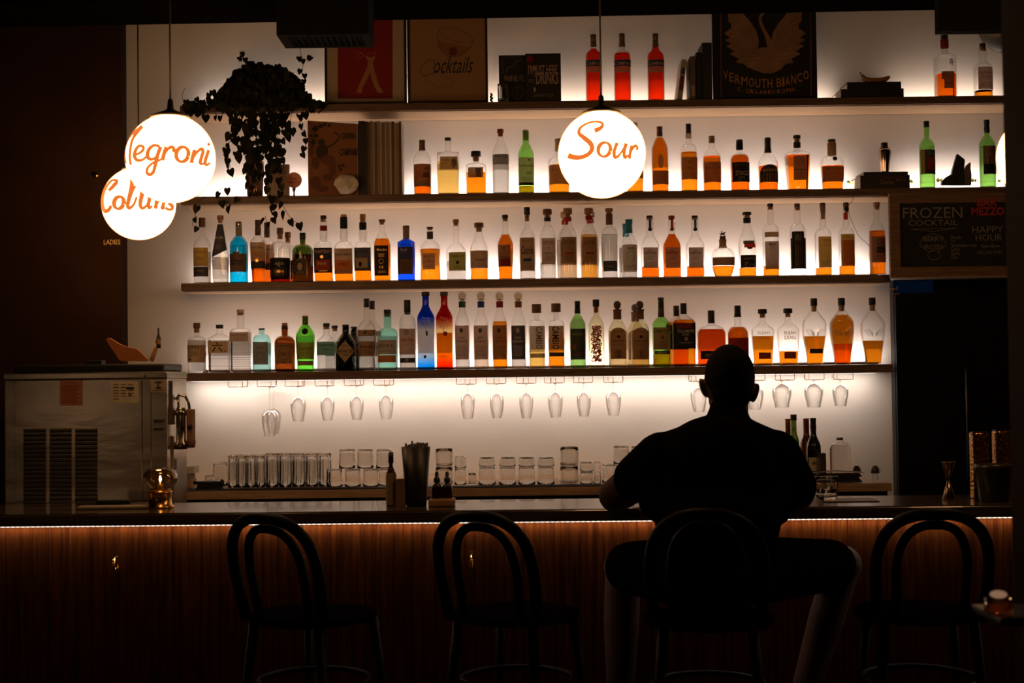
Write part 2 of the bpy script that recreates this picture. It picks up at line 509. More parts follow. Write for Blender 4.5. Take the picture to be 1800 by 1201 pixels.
# ------------------------------------------------------------------ bar
bar_top_m = wood('bar_top_wood', (.05, .032, .022), (.10, .068, .05), 0.2, 0, coat=0.4)
slat_m = wood('bar_slat_wood', (.040, .0085, .0012), (.100, .027, .004), 0.8, 2, scale=5, spec=.05)
root = empty('bar_counter', (0, 0, 0)); tag(root, 'long wooden bar counter with slatted front and glowing strip under its top', 'bar counter')
BX0, BX1 = -2.6, 2.4
def slab(x0, x1, dy0, dy1, z0, z1, m, name, par, bev=0.0):
    mbb = MB()
    vs = []
    for z in (z0, z1):
        vs += [(x0, bar_y(x0) + dy0, z), (x1, bar_y(x1) + dy0, z), (x1, bar_y(x1) + dy1, z), (x0, bar_y(x0) + dy1, z)]
    mbb.add(vs, [(3, 2, 1, 0), (4, 5, 6, 7), (0, 1, 5, 4), (1, 2, 6, 5), (2, 3, 7, 6), (3, 0, 4, 7)], m)
    o = mbb.build(name, par)
    if bev:
        bm = bmesh.new(); bm.from_mesh(o.data)
        bmesh.ops.bevel(bm, geom=bm.edges[:], offset=bev, segments=3, affect='EDGES'); bm.to_mesh(o.data); bm.free()
    return o
slab(BX0, BX1, 0, .40, BAR_Z - .040, BAR_Z, bar_top_m, 'bar_top', root, .006)
slab(BX0, BX1, .05, .34, 0.1, BAR_Z - .041, pm('bar_carcass', (.03, .02, .015), .7), 'carcass', root)
mb = MB(); x = BX0; rs = random.Random(3)
while x < BX1:
    wdt = rs.choice((.022, .03, .045))
    y = bar_y(x) + .031 + rs.uniform(0, .0025)
    mb.b2((x, y, .12), (x + wdt - .0012, y + .014, BAR_Z - .041), slat_m)
    x += wdt
mb.build('slatted_front', root)
slab(BX0, BX1, .05, .06, 0.0, .12, steel_d, 'kick_plate', root)
m = MB(); m.tube([(BX0, bar_y(BX0) - .065, .282), (BX1, bar_y(BX1) - .065, .282)], .018, brass, 14)
for q in range(7):
    x = BX0 + .2 + q * .75; m.tube([(x, bar_y(x) + .035, .20), (x, bar_y(x) - .045, .20), (x, bar_y(x) - .065, .266)], .010, brass, 8)
m.build('foot_rail', root)
# dotted strip under the bar top
m, nt, out = nodes('bar_led')
e = nt.nodes.new('ShaderNodeEmission'); tc = nt.nodes.new('ShaderNodeTexCoord'); wv = nt.nodes.new('ShaderNodeTexWave')
wv.inputs['Scale'].default_value = 19.0; wv.bands_direction = 'X'
mr = nt.nodes.new('ShaderNodeMapRange'); mr.inputs[3].default_value = BAR_W * .35; mr.inputs[4].default_value = BAR_W * 1.6
e.inputs[0].default_value = (1, .78, .62, 1)
nt.links.new(tc.outputs['Object'], wv.inputs[0]); nt.links.new(wv.outputs['Fac'], mr.inputs[0]); nt.links.new(mr.outputs[0], e.inputs[1]); nt.links.new(e.outputs[0], out.inputs[0])
zs = BAR_Z - .0405
mb = MB()
xs = [BX0 + .02 + (BX1 - BX0 - .04) * i / 20 for i in range(21)]
vs = []; fs = []; ff = []
for x in xs:
    vs += [(x, bar_y(x) + .014, zs - .0004), (x, bar_y(x) + .014, zs - .0026), (x, bar_y(x) + .023, zs - .0026), (x, bar_y(x) + .023, zs - .0004)]
for i in range(20):
    k = i * 4
    fs += [(k + 1, k + 2, k + 6, k + 5)]; ff += [(k, k + 1, k + 5, k + 4)]
mb.add([(v[0], v[1], v[2]) for v in vs], fs, m)
m2 = m.copy(); m2.name = 'bar_led_lens'
mr2 = [n for n in m2.node_tree.nodes if n.type == 'MAP_RANGE'][0]; mr2.inputs[3].default_value = .9; mr2.inputs[4].default_value = 3.2
mb.add([(v[0], v[1], v[2]) for v in vs], ff, m2)
mb.build('light_strip', root)

# coat hooks on the bar front
def hook(px, py, d):
    Y = bar_y((px - 900) / FPX * 4.6) + .030
    p = at(px, py, Y); r = empty('bag_hook', p); tag(r, d, 'hook', 'hooks on the bar front')
    m = MB(); m.b2((-.008, -.003, -.03), (.008, .0015, .03), brass, bev=.001); m.build('back_plate', r)
    m = MB(); m.tube([(0, -.002, .02), (0, -.02, .018), (0, -.035, .0), (0, -.03, -.018), (0, -.018, -.02)], .0035, brass); m.ball((0, -.017, -.018), .005, brass); m.ball((0, -.036, .012), .004, brass)
    m.build('prong', r)
hook(205, 990, 'brass bag hook on the bar front at far left')
hook(533, 990, 'brass bag hook on the bar front seen through the left stool back')
hook(829, 985, 'brass bag hook on the bar front behind the middle stool')
hook(1470, 985, 'brass bag hook on the bar front just right of the seated man')

# ------------------------------------------------------------------ back counter
BCZ = at(900, 856, 5.88).z
BCX0 = at(322, 870, 5.88).x; BCX1 = at(1568, 870, 5.88).x
root = empty('back_counter', (0, 0, 0)); tag(root, 'pale wood back counter against the lit wall', 'counter')
MB().b2((BCX0 - .8, 5.88, BCZ - .038), (BCX1, WALL_Y - .003, BCZ - .004), wood('counter_wood', (.30, .18, .10), (.48, .32, .2), .5, 0), bev=.002).build('counter_top', root)
MB().b2((BCX0 - .8, 5.95, 0), (BCX1, WALL_Y - .003, BCZ - .039), pm('dark_cabinet', (.012, .010, .009), .6)).build('cabinet', root)
tag(MB().b2((BCX0 + .01, 5.89, BCZ - .0035), (at(1100, 850, 5.9).x, 5.985, BCZ), pm('rubber_mat', (.012, .012, .012), .8)).build('bar_mat'), 'black rubber mat under the upturned glasses', 'mat')

# dark fridge / door on the right under the chalkboard
FX0 = at(1568, 650, 6.60).x
root = empty('tall_fridge', (FX0 + .35, 6.55, 0)); tag(root, 'tall black fridge to the right of the lit shelves', 'fridge')
fz = at(1700, 490, 6.55).z
MB().b2((-.345, .02, 0.05), (.6, .086, fz), pm('fridge_black', (.012, .012, .012), .35, spec=.2), bev=.004).build('body', root)
MB().b2((-.342, 0, .12), (.0, .018, fz - .07), pm('fridge_glass', (.01, .01, .012), .25, spec=.2), bev=.003).build('door', root)
MB().b2((.004, 0, .12), (.58, .018, fz - .07), pm('fridge_glass', (.01, .01, .012), .25), bev=.003).build('door', root)
MB().tube([(-.03, -.0, 1.0), (-.03, -.025, 1.02), (-.03, -.025, 1.5), (-.03, 0, 1.52)], .006, steel_d).build('handle', root)
p = at(1574, 515, 6.55); q = at(1641, 493, 6.55)
MB().b2((p.x - root.location.x, .008, p.z), (q.x - root.location.x, .019, q.z), em('blue_display', (.01, .05, .14), .06)).build('lit_panel', root)
mb = MB(); g = at(1575, 508, 6.52)
mb.tube([(g.x - .02, 6.52, g.z), (g.x + .02, 6.52, g.z)], .0018, brass); mb.tube([(g.x + .006, 6.52, g.z + .012), (g.x + .006, 6.52, g.z - .008)], .0018, brass)
for k in (-.016, -.004, .008): mb.b2((g.x + k, 6.515, g.z - .026), (g.x + k + .006, 6.525, g.z - .022), brass)
mb.b2((g.x - .022, 6.51, g.z - .003), (g.x - .018, 6.5685, g.z + .001), brass)
tag(mb.build('key_hook'), 'tiny brass key hook at the top left corner of the black fridge', 'hook')

# chalkboard
c0 = at(1566, 488, 6.27); c1 = at(1800, 345, 6.27)
root = empty('chalkboard', (c0.x, 6.27, c0.z)); tag(root, 'wood framed chalkboard menu with frozen cocktail lettering hanging below the shelf end', 'chalkboard')
Wd = c1.x - c0.x; Hh = S_Z[2] - S_T - c0.z - .006
fr = wood('board_frame', (.16, .085, .04), (.28, .16, .09), .5, 0)
fw = .045
MB().b2((fw, .012, fw), (Wd - fw, .022, Hh - fw), pm('slate', (.018, .018, .018), .8, var=.3, scale=8)).build('slate', root)
mb = MB()
mb.b2((0, 0, 0), (Wd, .025, fw), fr); mb.b2((0, 0, Hh - fw), (Wd, .025, Hh), fr)
mb.b2((0, 0.001, fw), (fw, .025, Hh - fw), fr); mb.b2((Wd - fw, 0.001, fw), (Wd, .025, Hh - fw), fr)
mb.build('frame', root)
MB().b2((0, -.006, -.004), (Wd, .02, -.0005), pm('ledge_white', (.5, .45, .4), .5)).build('chalk_ledge', root)
chalk = pm('chalk', (.30, .27, .24), .9); chalk_r = pm('chalk_red', (.55, .05, .02), .9)
def bx(px, py): q = at(px, py, 6.28); return q.x - c0.x, q.z - c0.z
sf = Surf(lambda x, z, off: Vector((x, .0115 - off, z)))
def btxt(mbx, t, px0, px1, py0, py1, m, bold=0.0, **k):
    x0, z1 = bx(px0, py0); x1, z0 = bx(px1, py1); sf.text(mbx, t, x0, x1, z0, z1, m, bold, **k)
mb = MB()
btxt(mb, 'FROZEN', 1587, 1692, 365, 383, chalk, .0); btxt(mb, 'COCKTAIL', 1597, 1684, 387, 396, chalk)
btxt(mb, 'HAPPY', 1709, 1764, 398, 409, chalk); btxt(mb, 'HOUR', 1715, 1762, 412, 423, chalk)
btxt(mb, '6pm-8pm', 1725, 1757, 429, 437, chalk); btxt(mb, 'ALL DAY SUN', 1718, 1761, 441, 446, chalk)
for i, t in enumerate(['Rocks', 'Up', 'Strawberries', 'Lime', 'Salt', 'Gin']):
    btxt(mb, t, 1672, 1672 + 5 * len(t) * .75, 414 + i * 7, 420 + i * 7, chalk)
for (a, b) in (((1603, 403), (1682, 401)), ((1603, 403), (1640, 407)), ((1682, 401), (1642, 407))):
    (xa, za), (xb, zb) = bx(*a), bx(*b); sf.ribbon(mb, [(xa, za, .002), (xb, zb, .002)], chalk)
cl = [bx(1640 + 22 * math.cos(t) * (1 + .08 * math.sin(5 * t)), 427 + 15 * math.sin(t) * (1 + .1 * math.sin(7 * t))) for t in [2 * PI * i / 40 for i in range(41)]]
sf.ribbon(mb, [(x, z, .002) for x, z in cl], chalk)
btxt(mb, 'BERRY', 1624, 1658, 416, 424, chalk); btxt(mb, 'FROZEN', 1624, 1658, 430, 438, chalk)
cl = [bx(1642 + 11 * math.cos(t), 449 + 8 * math.sin(t)) for t in [2 * PI * i / 20 for i in range(21)]]
sf.ribbon(mb, [(x, z, .0018) for x, z in cl], chalk)
mb.build('chalk_writing', root)
mb = MB()
sf2 = sf
btxt(mb, 'BAR', 1716, 1752, 350, 363, chalk_r, .03); btxt(mb, 'MEZZO', 1706, 1764, 365, 379, chalk_r, .03)
for i in range(len(mb.v)): mb.v[i] = (mb.v[i][0], -.001, mb.v[i][2])
tag(mb.build('red_lettering', root), 'red painted lettering')

def ribs(root, R, z0, z1, n, rad):
    m = MB(); mt = thin_glass('rib_glass', (.9, .9, .9), 1.5, .10)
    z0 = max(z0, .006)
    for i in range(n):
        z = z0 + (z1 - z0) * (i + .5) / n; r, d, e = rad(z); pts = []
        for k in range(25):
            x, y = superell(2 * PI * k / 24, e); pts.append((x * (r + .0003), y * (r + .0003) * d, z))
        m.tube(pts, .0008, mt, n=5)
    m.build('ribbing', root)
def neck_bulb(root, z0, z1, rad):
    r0 = rad((z0 + z1) / 2)[0]
    m = MB(); m.lathe([(r0 * (1 + .28 * math.sin(PI * t)), z0 + (z1 - z0) * t) for t in [i / 8 for i in range(9)]], MATS['glass_c'], n=24, cap0=False, cap1=False)
    m.build('neck_bulb', root)

# ------------------------------------------------------------------ bottles
GT = dict(c=(.965, .965, .955), g=(.50, .80, .34), dg=(.22, .30, .10), lg=(.55, .80, .42), aq=(.62, .90, .90), bl=(.06, .22, .85),
          cy=(.05, .66, .93), br=(.38, .17, .05), bk=(.10, .10, .08), tq=(.55, .88, .80), ol=(.50, .40, .12), yl=(.93, .90, .72),
          gr=(.35, .82, .22), wg=(.20, .10, .03))
LT = dict(w=(.97, .97, .97), a=(.95, .54, .085), d=(.86, .35, .05), p=(.98, .88, .66), q=(.97, .80, .40), r=(.92, .16, .05), v=(.86, .26, .07),
          n=(.70, .26, .05), y=(.98, .82, .50), o=(.93, .44, .055), x=(.60, .12, .03), s=(.98, .90, .80))
CAPC = dict(K=(.012, .011, .01), N=(.16, .075, .04), T=(.45, .27, .14), W=(.6, .5, .38), R=(.30, .03, .02), S=(.45, .43, .40),
            G=(.02, .12, .05), B=(.03, .28, .42), Y=(.62, .38, .12), M=(.10, .05, .04), C=(.38, .20, .09))
def capm(k): return pm('cap_' + k, CAPC[k], .45 if k != 'S' else .25, .9 if k == 'S' else 0, var=.15, scale=90)
CROP = dict(A=(320, 350, 4.286, 3), B=(730, 350, 4.286, 3), C=(1120, 340, 3.913, 3), D=(320, 510, 4.286, 4), E=(720, 505, 4.286, 4),
            F=(1120, 505, 3.913, 4), G=(700, 200, 4.091, 2), H=(1120, 200, 4.091, 2), I=(1480, 190, 5.625, 2), J=(1000, 20, 3.913, 1),
            K=(1440, 20, 5.0, 1), Z=(1340, 640, 4.62, 0))
ROWG = {1: 'bottles on the topmost shelf', 2: 'bottles on the second shelf', 3: 'bottles on the third shelf', 4: 'bottles on the lowest shelf'}
def superell(t, n):
    c, s = math.cos(t), math.sin(t)
    return math.copysign(abs(c) ** (2 / n), c), math.copysign(abs(s) ** (2 / n), s)
NSEG = 32
def shell(mb, prof, mat, top=True):
    """prof: (r, z, depth ratio, exponent)"""
    vs = []; fs = []
    for r, z, dr, ex in prof:
        for i in range(NSEG):
            x, y = superell(2 * PI * i / NSEG, ex)
            vs.append((r * x, r * y * dr, z))
    k = len(prof)
    for j in range(k - 1):
        for i in range(NSEG):
            fs.append((j * NSEG + i, j * NSEG + (i + 1) % NSEG, (j + 1) * NSEG + (i + 1) % NSEG, (j + 1) * NSEG + i))
    mb.add(vs, fs, mat, True)
    mb.add(vs[:NSEG], [list(range(NSEG))[::-1]], mat)
    if top: mb.add(vs[-NSEG:], [list(range(NSEG))], mat)

def bt(C, x0, x1, top, ys, yn, nw, glass, liq, yl, cap, labels, desc, sh='mo', tp=1.0, bands=(), marks=(), behind=None,
       body=None, glassy=None, extra=None, Yc=None, Zb=None, grp=None):
    ox, oy, sc, row = CROP[C]
    wpx = (x1 - x0) / sc
    ex = {'o': 2.0, 'q': 7.0, 'f': 5.0, 'e': 2.6}[sh[1]]; dr = {'o': 1.0, 'q': .92, 'f': .62, 'e': .8}[sh[1]]
    Y = (Yc if Yc else SHELF_F + .010) + wpx * dr * .00130
    S = Y / FPX
    R = wpx * S / 2
    Zs = (Zb if Zb is not None else S_Z[row]) + .0003
    pxc = ox + (x0 + x1) / 2 / sc
    # base pixel row under the bottle
    X = at(pxc, oy + (top + 450) / 2 / sc, Y).x
    bpy_ = proj((X, Y, Zs))[1]
    X = at(pxc, (bpy_ + oy + top / sc) / 2, Y).x
    bpy_ = proj((X, Y, Zs))[1]
    zf = lambda cyy: (bpy_ - (oy + cyy / sc)) * S
    xf = lambda cxx: (cxx - (x0 + x1) / 2) / sc * S
    H = zf(top); zs, zn = zf(ys), zf(yn); nr = nw / sc * S / 2
    kind, cc, cb = cap[0], cap[1], cap[2]; cw = (cap[3] if len(cap) > 3 else nw * 1.15) / sc * S / 2
    zc = zf(cb)
    root = empty('liquor_bottle', (X, Y, Zs)); tag(root, desc, 'bottle', grp or ROWG[row])
    gm = thin_glass('glass_' + glass, GT[glass])
    # ---- outline
    pr = []
    if body:
        for fz, fr in body: pr.append((R * fr, zs * fz, dr, ex))
    else:
        pr = [(R * tp * .90, 0, dr, ex), (R * tp * .985, .0025, dr, ex), (R * tp, .007, dr, ex)]
        for i in range(1, 5): pr.append((R * (tp + (1 - tp) * i / 4), .007 + (zs - .007) * i / 4, dr, ex))
    n = 9
    for i in range(1, n + 1):
        t = i / n
        f = {'r': math.sqrt(max(0, 1 - t * t)), 's': .5 * (1 + math.cos(PI * t)), 'k': 1 - t,
             'm': .5 * math.sqrt(max(0, 1 - t * t)) + .25 * (1 + math.cos(PI * t)), 'h': (1 - t) ** 1.6 if t > .02 else 1}[sh[0]]
        q = t ** .7
        pr.append((nr + (R - nr) * f, zs + (zn - zs) * t, dr + (1 - dr) * q, ex + (2 - ex) * q))
    ztop = {'c': H - .006, 'w': H - .006, 'k': zc + (H - zc) * .45, 'b': zc, 'n': H, 'p': zc}.get(kind, zc)
    ztop = max(ztop, zn + .003)
    pr.append((nr, zn + (ztop - zn) * .5, 1, 2)); pr.append((nr, ztop - .004, 1, 2))
    pr += [(nr * 1.12, ztop - .0035, 1, 2), (nr * 1.12, ztop - .0005, 1, 2), (nr * .9, ztop, 1, 2)]
    m = MB(); shell(m, pr, gm); m.build('glass', root)
    def rad(z):
        for a, b in zip(pr, pr[1:]):
            if a[1] <= z <= b[1] and b[1] > a[1]:
                t = (z - a[1]) / (b[1] - a[1])
                return tuple(a[k] + (b[k] - a[k]) * t for k in (0, 2, 3))
        return (pr[0][0], dr, ex) if z < pr[0][1] else (nr, 1, 2)
    # ---- liquid
    if liq:
        zl = zf(yl); lp = []
        zz = [.0055] + [.0055 + (zl - .0055) * i / 14 for i in range(1, 15)]
        for z in zz:
            r, d, e = rad(z); lp.append((max(.002, r * .95 - .0007), z, d, e))
        m = MB(); shell(m, lp, real_glass('liquid_' + liq, LT[liq], 1.20)); m.build('liquid', root)
    # ---- closure
    m = MB(); cm = capm(cc)
    if kind == 'c':
        m.lathe([(cw * .97, zc), (cw, zc + .001), (cw, H - .0015), (cw * .95, H)], cm, n=20)
    elif kind == 'w':
        m.lathe([(max(nr * 1.06, cw), zc), (nr * 1.1 if nr * 1.1 < cw else cw, zc + (H - zc) * .35), (cw * .92, zc + (H - zc) * .66), (cw * 1.0, zc + (H - zc) * .68), (cw, H - .001), (cw * .9, H)], cm, n=20)
    elif kind == 'k':
        m.lathe([(cw * .95, ztop + .0002), (cw, ztop + .0015), (cw, H - .002), (cw * .9, H)], cm, n=20)
        m.lathe([(nr * .78, zc), (nr * .82, ztop)], capm('C' if cc != 'R' else 'R'), n=16)
    elif kind == 'b':
        rb = (H - zc) * .46
        m2 = thin_glass('stopper_glass', (.72, .66, .55), 2.0, .06) if cc == 'T' else pm('agave_stopper', (.10, .07, .05), .5, bump=.5, scale=200)
        m.ball((0, 0, H - rb), rb, m2)
        m.lathe([(rb * .5, zc - .004), (rb * .55, zc + (H - zc) * .12), (rb * 1.05, zc + (H - zc) * .16), (rb * 1.05, zc + (H - zc) * .2), (rb * .5, zc + (H - zc) * .25)], m2, n=20)
    elif kind == 'h':
        m.lathe([(cw * .9, zc), (cw, zc + .002), (cw, zc + .012), (cw * .8, zc + .014)], cm, n=20)
        for p, r in (((0, 0, zc + .024), (.010, .0035, .005)), ((.009, 0, zc + .030), (.005, .0025, .0035)), ((-.004, 0, zc + .032), (.003, .003, .006)), ((-.011, 0, zc + .026), (.004, .002, .002))):
            m.ball(p, r, cm, n=10, k=6)
        for dx, fx in ((.007, .013), (.004, .008), (-.006, -.013), (-.008, -.004)):
            m.tube([(dx, 0, zc + .022), (fx, 0, zc + .014)], .0013, cm, n=6)
    elif kind == 'p':      # pourer
        m.lathe([(nr * .95, zc - .004), (nr * 1.0, zc + .006)], cm, n=16)
        m.tube([(0, 0, zc), (0, 0, zc + (H - zc) * .6), (.004, 0, H)], .0035, cm)
    if kind != 'n': m.build('cap' if kind in 'cw' else 'stopper', root)
    # ---- bands round the neck or body
    for bd in bands:
        y0, y1, k = bd[:3]
        za, zb = zf(y1), zf(y0); m = MB(); pp = []
        for i in range(5):
            z = za + (zb - za) * i / 4; r, d, e = rad(z); pp.append((r * 1.03 + .0006, z, d, e))
        vs = []; fs = []
        for r, z, d, e in pp:
            for i in range(NSEG):
                x, y = superell(2 * PI * i / NSEG, e); vs.append((r * x, r * y * d, z))
        for j in range(4):
            for i in range(NSEG): fs.append((j * NSEG + i, j * NSEG + (i + 1) % NSEG, (j + 1) * NSEG + (i + 1) % NSEG, (j + 1) * NSEG + i))
        m.add(vs, fs, GOLD if k == 'Z' else paper(k), True); m.build('neck_band' if zb > zs else 'body_band', root)
    # ---- labels
    def fn(x, z, off):
        r, d, e = rad(z); r2 = r * 1.012 + .0004
        u = min(.999, abs(x) / r2)
        return Vector((x, -(r2 * d * (1 - u ** e) ** (1 / e)) - off, z))
    sf = Surf(fn, True)
    def marks_on(m, els):
        lay = .0003
        for el in els:
            sf.lay = lay; k = el[0]; a, b_, c, d_ = el[1:5]
            X0, X1, Z1, Z0 = xf(a), xf(b_), zf(c), zf(d_); mk = ink(el[5])
            if k == '#': sf.rect(m, X0, X1, Z0, Z1, mk, 6)
            elif k == '-':
                nl = max(1, int(round((Z1 - Z0) / .0035)))
                for q in range(nl):
                    zz = Z1 - (q + .5) * (Z1 - Z0) / nl
                    xs = (X1 - X0) * (.12 if q % 2 else .0)
                    sf.rect(m, X0 + xs, X1 - xs, zz - .0004, zz + .0004, mk, 6)
            elif k == '|':
                nl = el[6]
                for q in range(nl):
                    xx = X0 + (q + .5) * (X1 - X0) / nl; sf.rect(m, xx - .0005, xx + .0005, Z0, Z1, mk, 1)
            elif k == 'o': sf.ring(m, X0, X1, Z0, Z1, .0011, mk)
            elif k == '@':
                sf.poly(m, [((X0 + X1) / 2 + (X1 - X0) / 2 * math.cos(2 * PI * i / 20), (Z0 + Z1) / 2 + (Z1 - Z0) / 2 * math.sin(2 * PI * i / 20)) for i in range(20)], mk)
            elif k == 'd': sf.poly(m, [(X0, (Z0 + Z1) / 2), ((X0 + X1) / 2, Z0), (X1, (Z0 + Z1) / 2), ((X0 + X1) / 2, Z1)], mk)
            elif k == 'u':
                cx_, cz_ = (X0 + X1) / 2, Z0 + (Z1 - Z0) * .55
                pts = [((X1 - X0) / 2 * math.cos(t) + cx_, (Z1 - Z0) * .5 * math.sin(t) + cz_, .0028) for t in [(-.33 + 1.66 * i / 14) * PI for i in range(15)]]
                sf.ribbon(m, pts, mk)
            elif k == '~':
                pts = [(X0 + (X1 - X0) * i / 20, (Z0 + Z1) / 2 + (Z1 - Z0) / 2 * math.sin(i * 1.35), .0012) for i in range(21)]
                sf.ribbon(m, pts, mk)
            elif k == '*':
                cx_, cz_ = (X0 + X1) / 2, (Z0 + Z1) / 2
                sf.poly(m, [(cx_ + (X1 - X0) / 2 * (1 if i % 2 else .62) * math.cos(PI * i / 9), cz_ + (Z1 - Z0) / 2 * (1 if i % 2 else .62) * math.sin(PI * i / 9)) for i in range(18)], mk)
            else:
                vert = k.startswith('^'); t = k[1:] if k[0] in '^/' else k
                sf.text(m, t, X0, X1, Z0, Z1, mk, .012, shear=.35 if k[0] == '/' else 0, vert=vert)
            lay += .00007
    for lb in labels:
        a, b_, c, d_, col = lb[:5]; els = lb[5] if len(lb) > 5 else ()
        m = MB(); sf.lay = 0
        rmax = R * 1.0
        X0, X1 = max(xf(a), -rmax * .97), min(xf(b_), rmax * .97)
        if len(lb) > 6 and lb[6] == 'arch':
            z1, z0 = zf(c), zf(d_); w2 = (X1 - X0) / 2; cxx = (X0 + X1) / 2
            zb = z1 - w2 * .8
            sf.rect(m, X0, X1, z0, zb, paper(col), 12, 3)
            n = 12
            for i in range(n):
                xa, xb = X0 + (X1 - X0) * i / n, X0 + (X1 - X0) * (i + 1) / n
                ha = zb + .8 * math.sqrt(max(0, w2 * w2 - (xa - cxx) ** 2)); hb = zb + .8 * math.sqrt(max(0, w2 * w2 - (xb - cxx) ** 2))
                m.add([fn(xa, zb, 0), fn(xb, zb, 0), fn(xb, hb, 0), fn(xa, ha, 0)], [(0, 1, 2, 3)], paper(col), True)
        elif len(lb) > 6 and lb[6] == 'dia':
            z1, z0 = zf(c), zf(d_); cz_ = (z0 + z1) / 2; n = 16
            for i in range(n):
                ta, tb = i / n * 2 - 1, (i + 1) / n * 2 - 1
                xa, xb = X0 + (X1 - X0) * i / n, X0 + (X1 - X0) * (i + 1) / n
                ha, hb = (1 - abs(ta)) * (z1 - z0) / 2, (1 - abs(tb)) * (z1 - z0) / 2
                for j in range(10):
                    t0, t1 = j / 5 - 1, (j + 1) / 5 - 1
                    m.add([fn(xa, cz_ + ha * t0, 0), fn(xb, cz_ + hb * t0, 0), fn(xb, cz_ + hb * t1, 0), fn(xa, cz_ + ha * t1, 0)], [(0, 1, 2, 3)], paper(col), True)
        elif len(lb) > 6 and lb[6] == 'oval':
            z1, z0 = zf(c), zf(d_); cxx, czz = (X0 + X1) / 2, (z0 + z1) / 2
            sf.poly(m, [(cxx + (X1 - X0) / 2 * math.cos(2 * PI * i / 28), czz + (z1 - z0) / 2 * math.sin(2 * PI * i / 28)) for i in range(28)], paper(col))
        elif len(lb) > 6 and lb[6] == 'slant':
            z1, z0 = zf(c), zf(d_); n = 10
            for i in range(n):
                xa, xb = -R * .97 + 1.94 * R * i / n, -R * .97 + 1.94 * R * (i + 1) / n
                for j in range(8):
                    def zz(x, t):
                        lo = z0 + (x + R) / (2 * R) * zf(380) * 0 + (x + R) / (2 * R) * (zf(385) - z0)
                        return lo + (z1 - lo) * t
                    q = [(xa, j / 8), (xb, j / 8), (xb, (j + 1) / 8), (xa, (j + 1) / 8)]
                    m.add([fn(x * min(1, rad(zz(x, t))[0] / R), zz(x, t), 0) for x, t in q], [(0, 1, 2, 3)], paper(col), True)
        else:
            sf.rect(m, X0, X1, zf(d_), zf(c), paper(col), 12, 4)
        marks_on(m, els); m.build('label', root)
    if marks:
        m = MB(); marks_on(m, marks); m.build('printed_lettering', root)
    if extra: extra(root, R, H, zf, xf, rad)
    if behind:
        c = copy_tree(root); c.location = (X + behind[0] / sc * S, SHELF_F + .152, Zs); tag(c, behind[1])
        if len(behind) > 2: c.scale = (behind[2],) * 3
    return root

# ---------------- third shelf (crop frames A, B, C)
def sm(x0, x1, y0, y1, k='D'): return ('-', x0, x1, y0, y1, k)
bt('A', 88, 218, 140, 350, 275, 42, 'c', 'w', 400, ('c', 'N', 210, 50), [(90, 205, 370, 508, 'Y', [('CARTAVIO', 98, 196, 395, 412, 'N'), ('~', 115, 180, 435, 475, 'D'), sm(100, 195, 480, 505)]), (90, 205, 516, 588, 'D', [sm(105, 185, 540, 550, 'Y')])], 'clear bottle with mustard and black label and brown cap, leftmost on the third shelf')
bt('A', 228, 352, 122, 430, 185, 40, 'c', 'w', 440, ('k', 'C', 180, 50), [(228, 352, 190, 440, 'D', [('VUKI', 250, 318, 283, 303, 'W'), sm(252, 318, 310, 316, 'S'), sm(255, 300, 345, 380, 'S')], 'slant')], 'conical bottle, black top half cut diagonally over ribbed clear glass', sh='kf', tp=.95,
   extra=lambda root, R, H, zf, xf, rad: ribs(root, R, zf(600), zf(455), 14, rad))
bt('A', 360, 497, 170, 345, 275, 44, 'cy', 'w', 350, ('c', 'S', 205, 50), [(362, 490, 415, 553, 'N', [('/Barman', 375, 470, 445, 500, 'K'), ('#', 395, 445, 402, 416, 'N')])], 'bright cyan blue bottle with silver cap and brown label', bands=[(212, 275, 'C')])
bt('A', 512, 635, 157, 330, 275, 42, 'c', 'd', 395, ('w', 'X' if 0 else 'M', 272, 46), [(518, 628, 330, 470, 'T', [('SANTA TERESA', 525, 620, 362, 376, 'K'), ('7', 545, 562, 385, 415, 'Z'), sm(540, 610, 400, 440), ('@', 560, 585, 455, 478, 'Z')]), (518, 628, 472, 525, 'D', [])], 'rum bottle with maroon capsule and tan label above a dark band', tp=.8, sh='mo', behind=(38, 'twin maroon capsuled bottle standing behind the one with tan label'))
bt('A', 660, 820, 216, 370, 318, 48, 'c', 'n', 447, ('k', 'N', 300, 50), [(668, 812, 447, 596, 'K', [('#', 680, 815, 528, 580, 'N'), ('=||=', 710, 775, 480, 515, 'W'), ('RESERVA', 705, 780, 542, 560, 'Z')])], 'squat wide decanter bottle with black label and cork', sh='ro', tp=.95, behind=(35, 'second squat decanter half hidden behind the black labelled one', .96))
bt('A', 830, 990, 254, 400, 340, 44, 'dg', 'n', 420, ('c', 'K', 305, 46), [(850, 942, 452, 575, 'D', [('o', 855, 937, 458, 570, 'G'), ('@', 878, 918, 485, 545, 'T'), sm(865, 930, 550, 565, 'T')])], 'squat dark green rum bottle with black cap and portrait label', sh='ro')
